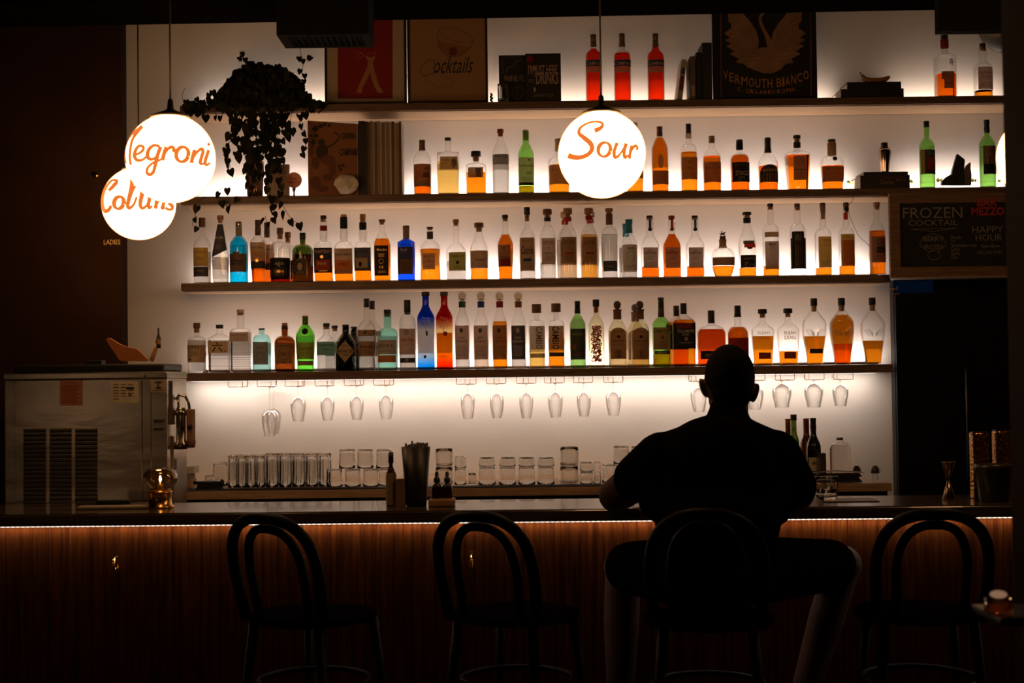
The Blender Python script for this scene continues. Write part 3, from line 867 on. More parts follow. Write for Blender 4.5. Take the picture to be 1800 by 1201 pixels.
for (x0, x1, tp_, cc, wrap, d, lab) in (
    (997, 1138, 122, 'K', (200, 236, 'X'), 'rum bottle with black cap, dark label and reddish amber rum below', [(1000, 1136, 372, 560, 'K', [('PLANTERAY', 1008, 1130, 388, 412, 'T'), ('#', 1012, 1122, 462, 538, 'R'), ('*', 1045, 1075, 425, 455, 'Z'), ('FIVE', 1030, 1095, 480, 505, 'A'), sm(1035, 1105, 540, 552, 'Z')])]),
    (1150, 1290, 115, 'C', (135, 220, 'K'), 'rum bottle with black neck wrap and tan label', [(1152, 1288, 376, 568, 'C', [('PLANTERAY', 1162, 1282, 412, 432, 'K'), ('#', 1165, 1275, 465, 535, 'O'), sm(1185, 1265, 385, 400), ('XAYMACA', 1180, 1262, 485, 508, 'X'), sm(1180, 1265, 545, 556)])]),
    (1300, 1428, 112, 'C', (175, 228, 'K'), 'rum bottle with tilted black collar label and dark label with a small tan figure', [(1302, 1426, 370, 545, 'D', [('PLANTERAY', 1310, 1410, 388, 415, 'K'), ('#', 1315, 1402, 447, 522, 'T'), ('@', 1335, 1360, 475, 515, 'K'), sm(1325, 1395, 455, 462)])])):
    bt('A', x0, x1, tp_, 372, 318, 52, 'c', 'o', 505, ('k', cc, 170, 46), lab, d, sh='rq', tp=.97, bands=[wrap],
       body=[(0, .93), (.02, .97), (.5, .98), (.93, 1.0), (1, 1.0)], extra=lambda root, R, H, zf, xf, rad: neck_bulb(root, zf(315), zf(210), rad))
bt('A', 1445, 1572, 152, 350, 250, 42, 'c', 'o', 300, ('k', 'N', 190, 50), [(1452, 1558, 352, 580, 'K', [('/Ron Jara', 1470, 1545, 375, 396, 'Z'), sm(1480, 1530, 412, 440, 'Z'), ('o', 1485, 1520, 452, 490, 'Z'), ('12', 1490, 1520, 505, 525, 'Z'), sm(1475, 1540, 540, 560, 'Z')])], 'amber rum bottle with black label and gold lettering, left of the deep blue flask', sh='mf')
bt('A', 1625, 1755, 200, 325, 298, 46, 'bl', 'w', 340, ('c', 'N', 212, 50), [(1624, 1742, 362, 568, 'D', [('Suol', 1648, 1695, 372, 393, 'W'), ('#', 1626, 1740, 456, 566, 'N'), sm(1650, 1730, 480, 550, 'D'), sm(1650, 1700, 402, 404, 'S')])], 'deep blue flask with square shoulders and two tone dark label', sh='kf', bands=[(214, 296, 'C')])
bt('B', 32, 192, 210, 370, 300, 44, 'c', 'a', 378, ('k', 'K', 232, 50), [(58, 152, 415, 535, 'P', [('APPLETON', 65, 145, 430, 446, 'N'), ('*', 95, 112, 455, 470, 'N'), ('ESTATE', 75, 137, 472, 487, 'N'), sm(75, 140, 500, 522)])], 'wavy bodied bottle of bright orange rum with black cap', body=[(0, .9), (.03, .98), (.2, 1.0), (.45, .93), (.7, .9), (.9, .97), (1, .98)], bands=[(245, 300, 'D')])
bt('B', 235, 382, 152, 400, 325, 46, 'c', 'w', 470, ('k', 'C', 200, 46), [(255, 380, 405, 545, 'G', [('COBERS JOY', 262, 372, 428, 448, 'K'), ('*', 305, 335, 465, 500, 'K'), sm(285, 355, 510, 530, 'K')])], 'clear bottle with olive green label and cork', sh='mq')
bt('B', 412, 550, 178, 400, 240, 52, 'c', 'a', 525, ('k', 'N', 245, 72), [(416, 546, 392, 525, 'C', [('o', 435, 530, 400, 515, 'D'), ('/Ferrand', 452, 522, 450, 472, 'K'), sm(460, 515, 480, 500)])], 'bell shaped clear bottle with amber cognac at the bottom and round cork', sh='so', tp=.98)
bt('B', 618, 740, 117, 345, 235, 46, 'c', 'o', 268, ('k', 'K', 165, 46), [(626, 718, 348, 512, 'M', [('Y', 655, 680, 362, 388, 'K'), sm(640, 705, 395, 415), ('ABUELO', 640, 704, 430, 446, 'K'), ('#', 628, 716, 450, 510, 'X')])], 'slender amber bottle with curved shoulders and mauve label', tp=.86, sh='so')
bt('B', 783, 905, 60, 290, 215, 40, 'c', 'w', 300, ('k', 'K', 165, 46), [(790, 896, 293, 545, 'C', [('~', 800, 886, 305, 330, 'D'), ('/Caramba', 798, 890, 360, 420, 'K'), ('#', 812, 872, 452, 474, 'B'), sm(800, 885, 482, 530), sm(830, 880, 425, 445)])], 'tall clear bottle with tall tan label in slanting script', sh='mo')
ocho = lambda x, k: [('OCHO', x + 12, x + 92, 318, 342, 'D'), sm(x + 15, x + 92, 350, 352), ('#', x + 22, x + 84, 405, 420, k), sm(x + 18, x + 88, 430, 470), ('*', x + 47, x + 60, 365, 380, 'D')]
bt('B', 937, 1058, 74, 285, 195, 48, 'c', 'w', 480, ('k', 'N', 150, 68), [(950, 1054, 297, 494, 'P', ocho(950, 'S'))], 'clear tequila bottle with wide cork and pale label', sh='mo', bands=[(140, 165, 'D')])
bt('B', 1085, 1218, 68, 285, 195, 50, 'c', 's', 290, ('k', 'C', 150, 68), [(1105, 1210, 290, 488, 'C', ocho(1105, 'R'))], 'pale gold tequila bottle with wide cork, left one of the matching pair', sh='mo', bands=[(135, 165, 'R')], behind=(-16, 'tequila bottle standing behind the left pale gold one', .985))
bt('B', 1245, 1375, 68, 285, 195, 50, 'c', 'y', 270, ('k', 'C', 150, 68), [(1258, 1366, 290, 488, 'C', ocho(1262, 'X'))], 'pale gold tequila bottle with wide cork, right one of the matching pair', sh='mo', bands=[(125, 155, 'R')], behind=(20, 'tequila bottle standing behind the right pale gold one', .985))
bt('B', 1402, 1525, 68, 262, 210, 48, 'c', 'w', 265, ('k', 'C', 115, 60), [(1412, 1516, 470, 548, 'D', [('o', 1420, 1508, 480, 540, 'S'), ('CASA', 1435, 1492, 502, 520, 'S')])], 'clear cylinder bottle with brown neck sleeve and small dark label at the foot', sh='ro', bands=[(112, 190, 'N')])
bt('B', 1553, 1672, 152, 335, 260, 46, 'c', 'w', 345, ('w', 'B', 255, 54), [(1565, 1670, 348, 540, 'W', [('SIETE', 1595, 1650, 368, 384, 'K'), ('u', 1590, 1645, 400, 480, 'V'), sm(1580, 1655, 500, 525)])], 'clear bottle with blue capsule and horseshoe on its label', sh='mo', behind=(-10, 'bottle with blue capsule peeking out behind the horseshoe one', .97))
fo = lambda x: [('OLD', x + 36, x + 62, 388, 401, 'K'), ('FORESTER', x + 10, x + 90, 403, 421, 'K'), sm(x + 25, x + 78, 430, 462), sm(x + 20, x + 85, 475, 492)]
for x0, x1, liq, yl, capk, d in ((27, 150, 'd', 505, 'K', 'nearly empty bourbon bottle with black neck strip, left of the full one'), (178, 300, 'd', 280, 'R', 'full amber bourbon bottle with brown red cap'), (338, 460, 'd', 502, 'K', 'nearly empty bourbon bottle with black neck strip, left of the round horse stopper bottle')):
    bt('C', x0, x1, 152, 365, 290, 50, 'c', liq, yl, ('k', capk, 180, 44), [(x0 + 12, x1 - 10, 374, 515, 'P', fo(x0 + 8))], d, sh='mf', tp=1.0,
       marks=[('#', (x0 + x1) / 2 - 9, (x0 + x1) / 2 + 9, 182, 245, 'R' if capk == 'R' else 'E'), ('@', (x0 + x1) / 2 - 14, (x0 + x1) / 2 + 14, 235, 262, 'N' if capk == 'R' else 'K')])
bt('C', 510, 670, 262, 440, 372, 46, 'c', 'a', 502, ('h', 'N', 315, 42), [(514, 666, 443, 500, 'N', [sm(530, 655, 452, 492, 'T')])], 'round squat bourbon bottle with horse and jockey stopper', sh='re', body=[(0, .62), (.04, .68), (.25, .86), (.5, .97), (.75, 1.0), (1, 1.0)], bands=[(318, 374, 'C')])
bt('C', 698, 818, 128, 330, 215, 48, 'c', 'a', 515, ('k', 'K', 165, 62), [(705, 812, 428, 515, 'K', [('7', 728, 750, 478, 500, 'T'), sm(720, 800, 445, 460, 'T'), sm(755, 800, 488, 496, 'T')])], 'clear bottle with wide black stopper and red badge over black label', sh='ko', bands=[(168, 202, 'K')],
   marks=[('#', 722, 800, 330, 352, 'K'), ('#', 728, 806, 352, 376, 'R'), ('Redemption', 726, 804, 334, 350, 'P'), ('@', 745, 785, 372, 388, 'K')])
bt('C', 863, 975, 68, 258, 210, 44, 'c', 'a', 500, ('k', 'K', 110, 42), [(873, 968, 268, 304, 'C', []), (873, 968, 333, 525, 'P', [('/Basil', 895, 945, 345, 362, 'K'), ('|', 900, 940, 370, 440, 'D', 5), ('@', 908, 935, 385, 430, 'W'), sm(885, 955, 450, 510)])], 'tall clear bottle with two tan labels and a little amber left', sh='ro')
bt('C', 1050, 1158, 68, 262, 210, 46, 'c', None, 0, ('k', 'N', 115, 40), [(1058, 1140, 265, 522, 'K', [('|', 1070, 1130, 275, 510, 'T', 5), ('/Rx', 1075, 1125, 285, 330, 'S'), ('o', 1078, 1120, 320, 370, 'D')]), (1052, 1156, 310, 522, 'K', [('|', 1075, 1135, 360, 512, 'T', 4)])], 'tall clear bottle with black label in vertical gold streaks', sh='ro')
bt('C', 1222, 1336, 64, 290, 240, 46, 'c', 'a', 515, ('k', 'N', 130, 40), [(1238, 1330, 300, 515, 'Y', [('TAYLOR', 1262, 1326, 318, 338, 'N'), ('~', 1250, 1320, 390, 450, 'C'), sm(1262, 1325, 345, 375, 'N'), sm(1250, 1320, 460, 500, 'N')])], 'bottle with yellow label and pinkish neck strip, fourth from the right end', sh='ro', marks=[('#', 1262, 1290, 82, 180, 'M')])
bt('C', 1385, 1495, 62, 285, 235, 46, 'c', 'a', 500, ('k', 'N', 120, 40), [(1394, 1490, 282, 502, 'Y', [('TAYLOR', 1402, 1484, 294, 314, 'N'), ('#', 1396, 1490, 322, 500, 'O'), sm(1410, 1480, 330, 490, 'C')])], 'bottle with orange yellow label next to a hanging wire, second from the right end', sh='ro', marks=[('#', 1420, 1446, 130, 182, 'R')])
bt('C', 1595, 1705, 60, 255, 190, 44, 'c', 'o', 258, ('k', 'C', 110, 46), [(1606, 1705, 300, 478, 'M', [('HIGH', 1632, 1698, 312, 335, 'K'), ('WEST', 1632, 1698, 340, 362, 'K'), ('#', 1634, 1698, 368, 415, 'D'), sm(1625, 1695, 425, 465)])], 'amber whiskey bottle with brown label, rightmost on the third shelf', sh='mo')

# ---------------- lowest shelf (crop frames D, E, F)
bt('D', 42, 182, 248, 375, 345, 48, 'c', 'w', 380, ('k', 'N', 320, 52), [(48, 182, 415, 546, 'T', [('#', 48, 182, 420, 442, 'D'), ('GIN ARTESANAL', 52, 178, 425, 438, 'T'), sm(62, 140, 460, 500), ('@', 62, 80, 515, 532, 'D'), ('o', 150, 178, 445, 525, 'D')])], 'clear gin bottle with tan label, leftmost on the lowest shelf', sh='ro')
bt('D', 202, 366, 262, 365, 325, 56, 'c', 'w', 380, ('c', 'K', 290, 56), [(212, 360, 388, 475, 'T', [('六', 240, 320, 395, 468, 'K'), ('@', 333, 343, 455, 470, 'R')])], 'squarish clear gin bottle with beige label bearing one black character', sh='kq', extra=lambda root, R, H, zf, xf, rad: ribs(root, R, zf(600), zf(490), 2, rad))
bt('D', 367, 517, 146, 312, 286, 58, 'c', 'w', 320, ('k', 'W', 190, 56), [(370, 510, 320, 390, 'P', [('THE BOTANIST', 380, 500, 338, 350, 'N'), sm(400, 480, 358, 376, 'N')])], 'square clear gin bottle with pale wooden stopper and ribbed lower body', sh='rq', extra=lambda root, R, H, zf, xf, rad: ribs(root, R, zf(600), zf(400), 12, rad))
bt('D', 530, 672, 288, 395, 330, 42, 'aq', 'w', 400, ('c', 'K', 300, 46), [(540, 656, 392, 562, 'S', [('GIN', 575, 625, 425, 445, 'N'), sm(555, 645, 455, 540, 'N'), ('o', 570, 630, 470, 520, 'N')])], 'short aqua blue bottle with grey label', sh='ro')
bt('D', 697, 852, 248, 400, 345, 48, 'br', 'w', 400, ('k', 'C', 285, 42), [(714, 834, 408, 556, 'C', [('SCHWARZ', 724, 826, 415, 428, 'K'), ('o', 735, 815, 435, 530, 'K'), ('~', 755, 798, 470, 500, 'K'), ('47', 762, 790, 538, 552, 'K')])], 'brown apothecary style gin bottle with cork', sh='ro', bands=[(284, 292, 'K')])
bt('D', 857, 1002, 193, 350, 262, 46, 'gr', 'w', 345, ('c', 'C', 262, 44), [(868, 995, 395, 522, 'G', [('/Tanqueray', 885, 985, 428, 458, 'N'), sm(890, 980, 465, 500, 'N')]), (875, 990, 535, 568, 'C', [])], 'bright green gin bottle with round dark seal and copper cap', sh='mo', tp=.86, marks=[('@', 912, 958, 290, 338, 'K'), ('o', 905, 965, 284, 345, 'G')])
bt('D', 1018, 1160, 250, 385, 335, 50, 'c', 'w', 480, ('k', 'K', 295, 50), [(1022, 1150, 390, 492, 'V', [('SABATINI', 1030, 1142, 408, 426, 'E'), ('GIN', 1065, 1108, 440, 455, 'E')])], 'clear gin bottle with teal green label', sh='kf', behind=(38, 'clear bottle half hidden behind the teal labelled gin', .97))
bt('D', 1157, 1310, 260, 395, 325, 52, 'bk', 'w', 400, ('c', 'K', 300, 50), [(1166, 1306, 380, 545, 'T', [("HENDRICK'S", 1168, 1304, 450, 472, 'K'), sm(1205, 1265, 410, 435), ('GIN', 1215, 1262, 482, 497, 'K')], 'dia')], 'black apothecary gin bottle with tan diamond label', sh='ko', behind=(44, 'black gin bottle almost hidden behind the diamond labelled one', .97))
bt('D', 1322, 1462, 64, 285, 225, 44, 'c', 'w', 300, ('c', 'K', 130, 44), [(1326, 1458, 302, 340, 'C', [('@', 1375, 1400, 310, 332, 'E')]), (1330, 1450, 388, 496, 'C', [("Fords", 1345, 1440, 415, 440, 'K'), sm(1345, 1440, 450, 485)])], 'tall clear gin bottle with two tan labels and black screw cap', sh='mo', body=[(0, .86), (.03, .92), (.35, .86), (.55, .93), (.7, 1.0), (1, 1.0)], behind=(26, 'clear bottle with black cap just behind the tall one with two tan labels', .985))
bt('D', 1474, 1625, 147, 330, 285, 58, 'tq', 'w', 350, ('k', 'K', 200, 56), [(1477, 1614, 378, 486, 'P', [('REYKA', 1486, 1598, 410, 434, 'D'), sm(1500, 1590, 390, 398, 'N'), sm(1500, 1590, 448, 470, 'N')]), (1477, 1614, 492, 546, 'O', [('LAVA', 1520, 1560, 512, 524, 'P')])], 'aqua green vodka bottle with tan and orange red label', sh='ro')
bt('D', 1636, 1762, 74, 255, 180, 48, 'c', 'w', 480, ('c', 'K', 168, 50), [(1637, 1756, 292, 482, 'P', [('@', 1675, 1715, 296, 340, 'S'), ('/Ketel One', 1652, 1742, 358, 392, 'X'), sm(1665, 1728, 402, 415)]), (1642, 1756, 512, 546, 'D', [('@', 1686, 1708, 514, 542, 'S')])], 'clear vodka bottle with pinkish label and black cap beside the deep blue bottle', sh='ro', behind=(-12, 'vodka bottle with dark cap right behind the pinkish labelled one', .98))
# two tone frosted bottles
def fade(name, top, mid, bot):
    m, nt, out = nodes(name); L = nt.links.new
    tr = nt.nodes.new('ShaderNodeBsdfTransparent'); gl = nt.nodes.new('ShaderNodeBsdfGlossy'); gl.inputs['Roughness'].default_value = .1
    tc = nt.nodes.new('ShaderNodeTexCoord'); sp = nt.nodes.new('ShaderNodeSeparateXYZ'); cr = nt.nodes.new('ShaderNodeValToRGB')
    e = cr.color_ramp.elements; e[0].position = .06; e[0].color = bot + (1,); e[1].position = .95; e[1].color = top + (1,)
    a = cr.color_ramp.elements.new(.25); a.color = mid + (1,); b = cr.color_ramp.elements.new(.52); b.color = mid + (1,)
    c = cr.color_ramp.elements.new(.68); c.color = top + (1,)
    mx = nt.nodes.new('ShaderNodeMixShader'); mx.inputs[0].default_value = .04
    L(tc.outputs['Generated'], sp.inputs[0]); L(sp.outputs['Z'], cr.inputs[0]); L(cr.outputs[0], tr.inputs[0])
    L(tr.outputs[0], mx.inputs[1]); L(gl.outputs[0], mx.inputs[2]); L(mx.outputs[0], out.inputs[0])
    return m
fb = fade('glass_fade_blue', (.03, .14, .62), (.86, .88, .93), (.05, .45, .93)); MATS['glass_fb'] = fb; GT['fb'] = (1, 1, 1)
frd = fade('glass_fade_red', (.55, .05, .02), (.97, .80, .50), (.85, .22, .04)); MATS['glass_fr'] = frd; GT['fr'] = (1, 1, 1)
bt('E', 58, 188, 34, 235, 130, 50, 'fb', 'w', 250, ('c', 'K', 66, 60), [], 'bottle fading from deep blue to clear and bright blue at the foot', sh='so', marks=[('~', 85, 155, 260, 300, 'K'), ('^J', 125, 140, 290, 368, 'K'), ('#', 108, 128, 515, 535, 'K')])
bt('E', 200, 325, 34, 235, 130, 50, 'fr', 'a', 345, ('c', 'M', 66, 60), [], 'bottle fading from deep red to amber orange', sh='so', marks=[('~', 222, 296, 250, 320, 'X'), ('^J', 255, 285, 300, 368, 'X'), ('~', 225, 280, 510, 535, 'K')])
df = lambda x, k: [('*', x + 32, x + 66, 305, 350, k), ('DON', x + 30, x + 72, 374, 390, k), ('FULANO', x + 12, x + 88, 400, 418, k), sm(x + 10, x + 90, 440, 520, k)]
for x, liq, yl, pk, ik, col, gk, d in ((342, 'w', 545, 'P', 'D', 'E', 'c', 'clear tequila bottle with ball stopper and green collar'), (483, 's', 400, 'P', 'D', 'B', 'c', 'tequila bottle with ball stopper and dark blue collar'),
                             (624, 'a', 258, 'C', 'D', 'X', 'c', 'amber tequila bottle with ball stopper and maroon collar'), (765, 'w', 545, 'D', 'W', 'N', 'c', 'clear tequila bottle with ball stopper and black label')):
    bt('E', x, x + 113, 34, 290, 150, 48, gk, liq, yl, ('b', 'T', 104, 64), [(x + 1, x + 105, 290, 545, pk, df(x, ik))], d, sh='so', bands=[(108, 152, col)])
bt('E', 897, 1020, 128, 275, 245, 38, 'c', 'q', 470, ('c', 'N', 194, 72), [(905, 1018, 292, 470, 'W', [('^CAMBIO', 950, 998, 300, 468, 'N')]), (905, 1018, 500, 532, 'W', [])], 'clear cylinder tequila bottle with big dark cap and pale label', sh='ro')
bt('E', 1043, 1168, 122, 275, 245, 38, 'c', 'a', 390, ('c', 'N', 188, 72), [(1050, 1160, 292, 470, 'T', [('^CAMBIO', 1072, 1125, 296, 468, 'K')]), (1050, 1162, 492, 522, 'D', [])], 'amber half full cylinder tequila bottle with big dark cap', sh='ro')
bt('E', 1207, 1327, 104, 285, 210, 44, 'lg', 'w', 240, ('w', 'K', 198, 44), [(1210, 1322, 315, 546, 'D', [('VIDA', 1222, 1308, 345, 366, 'G'), ('#', 1213, 1252, 430, 475, 'N'), ('@', 1285, 1318, 425, 475, 'E'), ('~', 1225, 1300, 490, 515, 'X')])], 'light green bottle with black capsule and landscape label on the lowest shelf', sh='mo')
def beads(root, R, H, zf, xf, rad):
    m = MB(); rs = random.Random(5); mt = pm('red_beads', (.55, .05, .03), .4)
    for i in range(420):
        z = zf(560) + (zf(290) - zf(560)) * rs.random(); r = rad(z)[0] * .66; a = rs.uniform(0, 2 * PI)
        rr = r * math.sqrt(rs.random()); m.ball((rr * math.cos(a), rr * math.sin(a), z), .0031, mt, n=6, k=4)
    tag(m.build('red_beads', root), kind='stuff')
bt('E', 1347, 1467, 92, 290, 215, 42, 'yl', None, 0, ('k', 'K', 190, 50), [], 'clear bottle filled with tiny red beads', sh='mo', extra=beads, marks=[('#', 1397, 1412, 110, 195, 'R')])
for x, bh, gk in ((1497, None, 'yl'), (1667, (-22, 'arched label tequila bottle standing behind the right one of the pair', .97), 'yl')):
    bt('E', x, x + 140, 102, 330, 245, 56, gk, 's', 330, ('b', 'N', 165, 60), [(x + 12, x + 130, 305, 542, 'C', [('~', x + 35, x + 108, 325, 345, 'K'), ('*', x + 55, x + 88, 360, 390, 'K'), ('FORTALEZA', x + 22, x + 120, 400, 416, 'K'), sm(x + 25, x + 118, 425, 440), ('@', x + 42, x + 100, 472, 540, 'N'), ('o', x + 48, x + 94, 480, 534, 'T')], 'arch')],
       'squat tequila bottle with arched tan label and agave stopper, %s one of the pair' % ('left' if x < 1600 else 'right'), sh='mo', bands=[(168, 242, 'N')], behind=bh)
bt('F', 105, 228, 70, 255, 205, 42, 'g', 'a', 462, ('w', 'M', 205, 42), [(110, 220, 278, 432, 'C', [('JAMESON', 112, 218, 292, 318, 'E'), ('*', 155, 182, 335, 362, 'X'), sm(130, 205, 370, 415)]), (112, 220, 436, 462, 'E', [('/Black', 130, 200, 441, 456, 'A')])], 'green whiskey bottle with brown label and yellow liquid at the foot', sh='mo')
bt('F', 243, 400, 110, 245, 195, 48, 'c', 'a', 225, ('c', 'K', 185, 44), [(245, 398, 248, 422, 'K', [('#', 245, 398, 248, 286, 'X'), ('TULLAMORE', 270, 388, 292, 314, 'W'), ('D.E.W.', 305, 355, 318, 334, 'W'), ('@', 318, 345, 342, 372, 'S'), sm(280, 375, 380, 388, 'W')])], 'square shouldered amber whiskey bottle with black label', sh='mf', behind=(-30, 'amber bottle with black cap just behind the black labelled square one', .98))
bt('F', 415, 608, 160, 325, 260, 50, 'c', 'v', 290, ('c', 'K', 248, 46), [(428, 600, 438, 495, 'K', [('#', 455, 560, 452, 488, 'D'), ('RESERVE', 465, 550, 460, 478, 'T')])], 'broad red amber bourbon bottle with round shoulders, left behind the man\'s head', sh='rf')
bt('F', 622, 765, 126, 330, 268, 50, 'c', 'd', 275, ('w', 'K', 205, 44), [(628, 762, 350, 500, 'X', [('~', 650, 730, 365, 420, 'K'), ('BUFFALO', 650, 740, 430, 450, 'K')])], 'amber bourbon bottle with black capsule and dark red label right behind the man\'s head', sh='ro')
bt('F', 788, 940, 150, 300, 235, 42, 'c', 'a', 337, ('k', 'K', 210, 62), [(828, 910, 450, 494, 'X', [sm(838, 900, 458, 486, 'C')])], 'bourbon bottle two thirds full with gold lettering on the glass', sh='sf', tp=.84, marks=[('ELIJAH', 822, 904, 305, 332, 'C'), ('CRAIG', 824, 902, 337, 362, 'O')])
bt('F', 966, 1112, 146, 300, 230, 42, 'c', 'a', 440, ('k', 'K', 205, 62), [(1003, 1083, 446, 492, 'X', [sm(1012, 1074, 454, 484, 'C')])], 'bourbon bottle one third full with brown lettering on the clear glass', sh='sf', tp=.86, marks=[('ELIJAH', 1003, 1085, 304, 332, 'N'), ('CRAIG', 1003, 1083, 334, 360, 'N')])
wing = [(0, .62), (.03, .66), (.25, .74), (.5, .86), (.8, .985), (1, 1.0)]
def wings(root, R, H, zf, xf, rad):
    m = MB(); mt = pm('etched_glass', (.30, .26, .22), .5)
    for s in (-1, 1):
        for i in range(7):
            z0 = zf(320) - i * .0022; pts = []
            for k in range(6):
                t = k / 5; x = s * (R * .12 + R * (.75 - .06 * i) * t); z = z0 + R * .55 * math.sin(t * 2.2) * (1 - i * .09) - t * .012
                r, d, e = rad(z); u = min(.99, abs(x) / r)
                pts.append((x, -r * d * (1 - u ** e) ** (1 / e) - .0006, z))
            m.tube(pts, .0007, mt, n=5)
    m.build('wing_relief', root)
bt('F', 1140, 1297, 76, 260, 140, 42, 'c', 'a', 338, ('k', 'K', 168, 46), [(1178, 1266, 424, 456, 'K', [sm(1190, 1255, 432, 450, 'S')])], 'winged bourbon bottle half full with small black label', sh='sf', body=wing, extra=wings)
bt('F', 1328, 1488, 74, 255, 140, 44, 'c', 'a', 390, ('k', 'K', 165, 48), [], 'winged bourbon bottle with an amber filled one behind it, second from the right end', sh='sf', body=wing, extra=wings)
bt('F', 1330, 1484, 78, 255, 140, 44, 'c', 'a', 190, ('k', 'K', 165, 44), [], 'nearly full winged bottle right behind the second from the right end of the lowest shelf', sh='sf', body=wing, Yc=SHELF_F + .115)
bt('F', 1542, 1698, 72, 260, 140, 42, 'c', 'a', 368, ('k', 'K', 162, 46), [], 'winged bourbon bottle, rightmost on the lowest shelf', sh='sf', body=wing, extra=wings)

# ---------------- second shelf (crop frames G, H, I)
bt('G', 110, 238, 187, 330, 262, 46, 'c', 'd', 366, ('w', 'N', 262, 44), [(114, 234, 368, 530, 'C', [('山', 190, 220, 385, 410, 'K'), ('崎', 182, 226, 425, 470, 'K'), sm(125, 175, 420, 470, 'X'), ('#', 115, 233, 495, 528, 'M')])], 'whisky bottle with brown label and two black characters, leftmost on the second shelf', sh='mo')
bt('G', 280, 438, 170, 285, 270, 44, 'c', 'q', 350, ('c', 'K', 190, 46), [(303, 430, 316, 408, 'T', [('TOKI', 310, 372, 333, 349, 'N'), sm(312, 355, 356, 372), ('季', 382, 428, 330, 398, 'K')])], 'square clear whisky bottle of pale gold with one large black character', sh='kq', tp=.97)
bt('G', 487, 633, 268, 378, 355, 50, 'c', 'a', 428, ('k', 'K', 340, 72), [(503, 612, 393, 466, 'T', [('響', 555, 602, 395, 465, 'K'), ('HIBIKI', 515, 560, 450, 463, 'N')])], 'short faceted decanter with clear glass stopper and gold label', sh='rq')
bt('G', 677, 797, 108, 285, 165, 44, 'c', 'w', 330, ('k', 'R', 160, 48), [(680, 794, 296, 370, 'S', [('TRESSE', 692, 784, 302, 322, 'D'), ('o', 718, 755, 330, 360, 'D')])], 'clear bottle with tapering neck and grey label left of the green one', sh='so')
bt('G', 862, 977, 115, 295, 215, 48, 'g', 'a', 525, ('c', 'W', 190, 42), [(866, 973, 320, 500, 'W', [('LAPHROAIG', 872, 970, 372, 388, 'K'), ('*', 930, 945, 330, 348, 'D'), ('10', 922, 952, 422, 444, 'N'), sm(885, 955, 460, 490)]), (866, 973, 500, 520, 'K', [])], 'green whisky bottle with white label left of the sour globe', sh='mo')
bt('G', 1078, 1232, 178, 345, 300, 50, 'c', 'a', 372, ('w', 'W', 268, 56), [(1085, 1225, 376, 515, 'T', [('CLASSIC', 1100, 1210, 400, 420, 'C'), sm(1100, 1210, 440, 490, 'C')])], 'amber whisky bottle partly hidden by the left edge of the sour globe', sh='mo')
bt('G', 1640, 1762, 62, 300, 200, 46, 'c', 'a', 300, ('w', 'W', 180, 46), [(1645, 1758, 300, 470, 'T', [sm(1660, 1745, 330, 440, 'C')])], 'amber whisky bottle partly hidden by the right edge of the sour globe', sh='mo')
bt('H', 103, 225, 90, 262, 165, 42, 'c', 'o', 170, ('w', 'N', 160, 44), [(108, 222, 415, 515, 'C', [sm(125, 205, 440, 500, 'N')]), (143, 184, 298, 400, 'T', [sm(150, 178, 310, 390, 'N')], 'oval')], 'amber whisky bottle with bulging neck and oval label right of the sour globe', sh='mo')
bt('H', 312, 432, 70, 270, 215, 42, 'c', 'a', 278, ('c', 'K', 140, 40), [(316, 430, 318, 478, 'C', [('*', 355, 390, 345, 362, 'N'), ('11', 365, 385, 390, 415, 'D'), sm(335, 412, 430, 465, 'N')])], 'tall amber whisky bottle with tan label, black and pale neck sleeve', sh='ro', bands=[(142, 175, 'W')])
bt('H', 473, 603, 157, 312, 255, 52, 'c', 'o', 308, ('k', 'C', 208, 44), [(476, 600, 352, 500, 'C', [sm(490, 585, 365, 375), ('BALVENIE', 485, 592, 382, 400, 'N'), ('12', 528, 550, 432, 448, 'N'), sm(495, 585, 460, 490, 'N')])], 'amber whisky bottle with brown label and light wooden cork', sh='mo')
bt('H', 670, 807, 185, 330, 285, 46, 'c', 'd', 298, ('w', 'K', 258, 48), [(678, 804, 355, 498, 'K', [('STAGG', 698, 790, 418, 452, 'W'), ('|', 690, 795, 362, 385, 'S', 8), ('JR', 715, 770, 460, 480, 'S'), sm(705, 780, 484, 494, 'S')])], 'amber bourbon bottle with black label and white lettering', sh='ro', bands=[(210, 258, 'K')])
bt('H', 870, 1012, 170, 360, 280, 52, 'c', 'd', 378, ('w', 'K', 278, 44), [(876, 1006, 372, 500, 'D', [('#', 876, 1006, 440, 498, 'C'), ('McKENNA', 892, 992, 402, 424, 'A'), ('BOTTLED', 898, 990, 452, 472, 'K'), sm(895, 992, 478, 492, 'K')], 'arch')], 'bourbon bottle with dark arched label over brown', sh='mo')
bt('H', 1068, 1235, 153, 295, 260, 48, 'c', 'o', 302, ('k', 'K', 200, 54), [(1110, 1205, 310, 486, 'M', [('~', 1120, 1195, 320, 380, 'K'), ('PIGGYBACK', 1115, 1200, 405, 420, 'K'), sm(1118, 1198, 428, 475, 'K')])], 'broad shouldered square bottle narrowing to its foot with black stopper', sh='mq', tp=.86, bands=[(205, 242, 'K')])
bt('H', 1318, 1485, 183, 350, 300, 60, 'c', 'o', 378, ('k', 'K', 212, 56), [(1325, 1480, 384, 495, 'C', [('MICHTER', 1345, 1462, 390, 412, 'N'), sm(1345, 1462, 425, 480, 'N')])], 'bottle with copper collar and round dark medal on its shoulder', sh='re', tp=.9, bands=[(210, 300, 'C')], marks=[('@', 1390, 1424, 316, 346, 'K')])
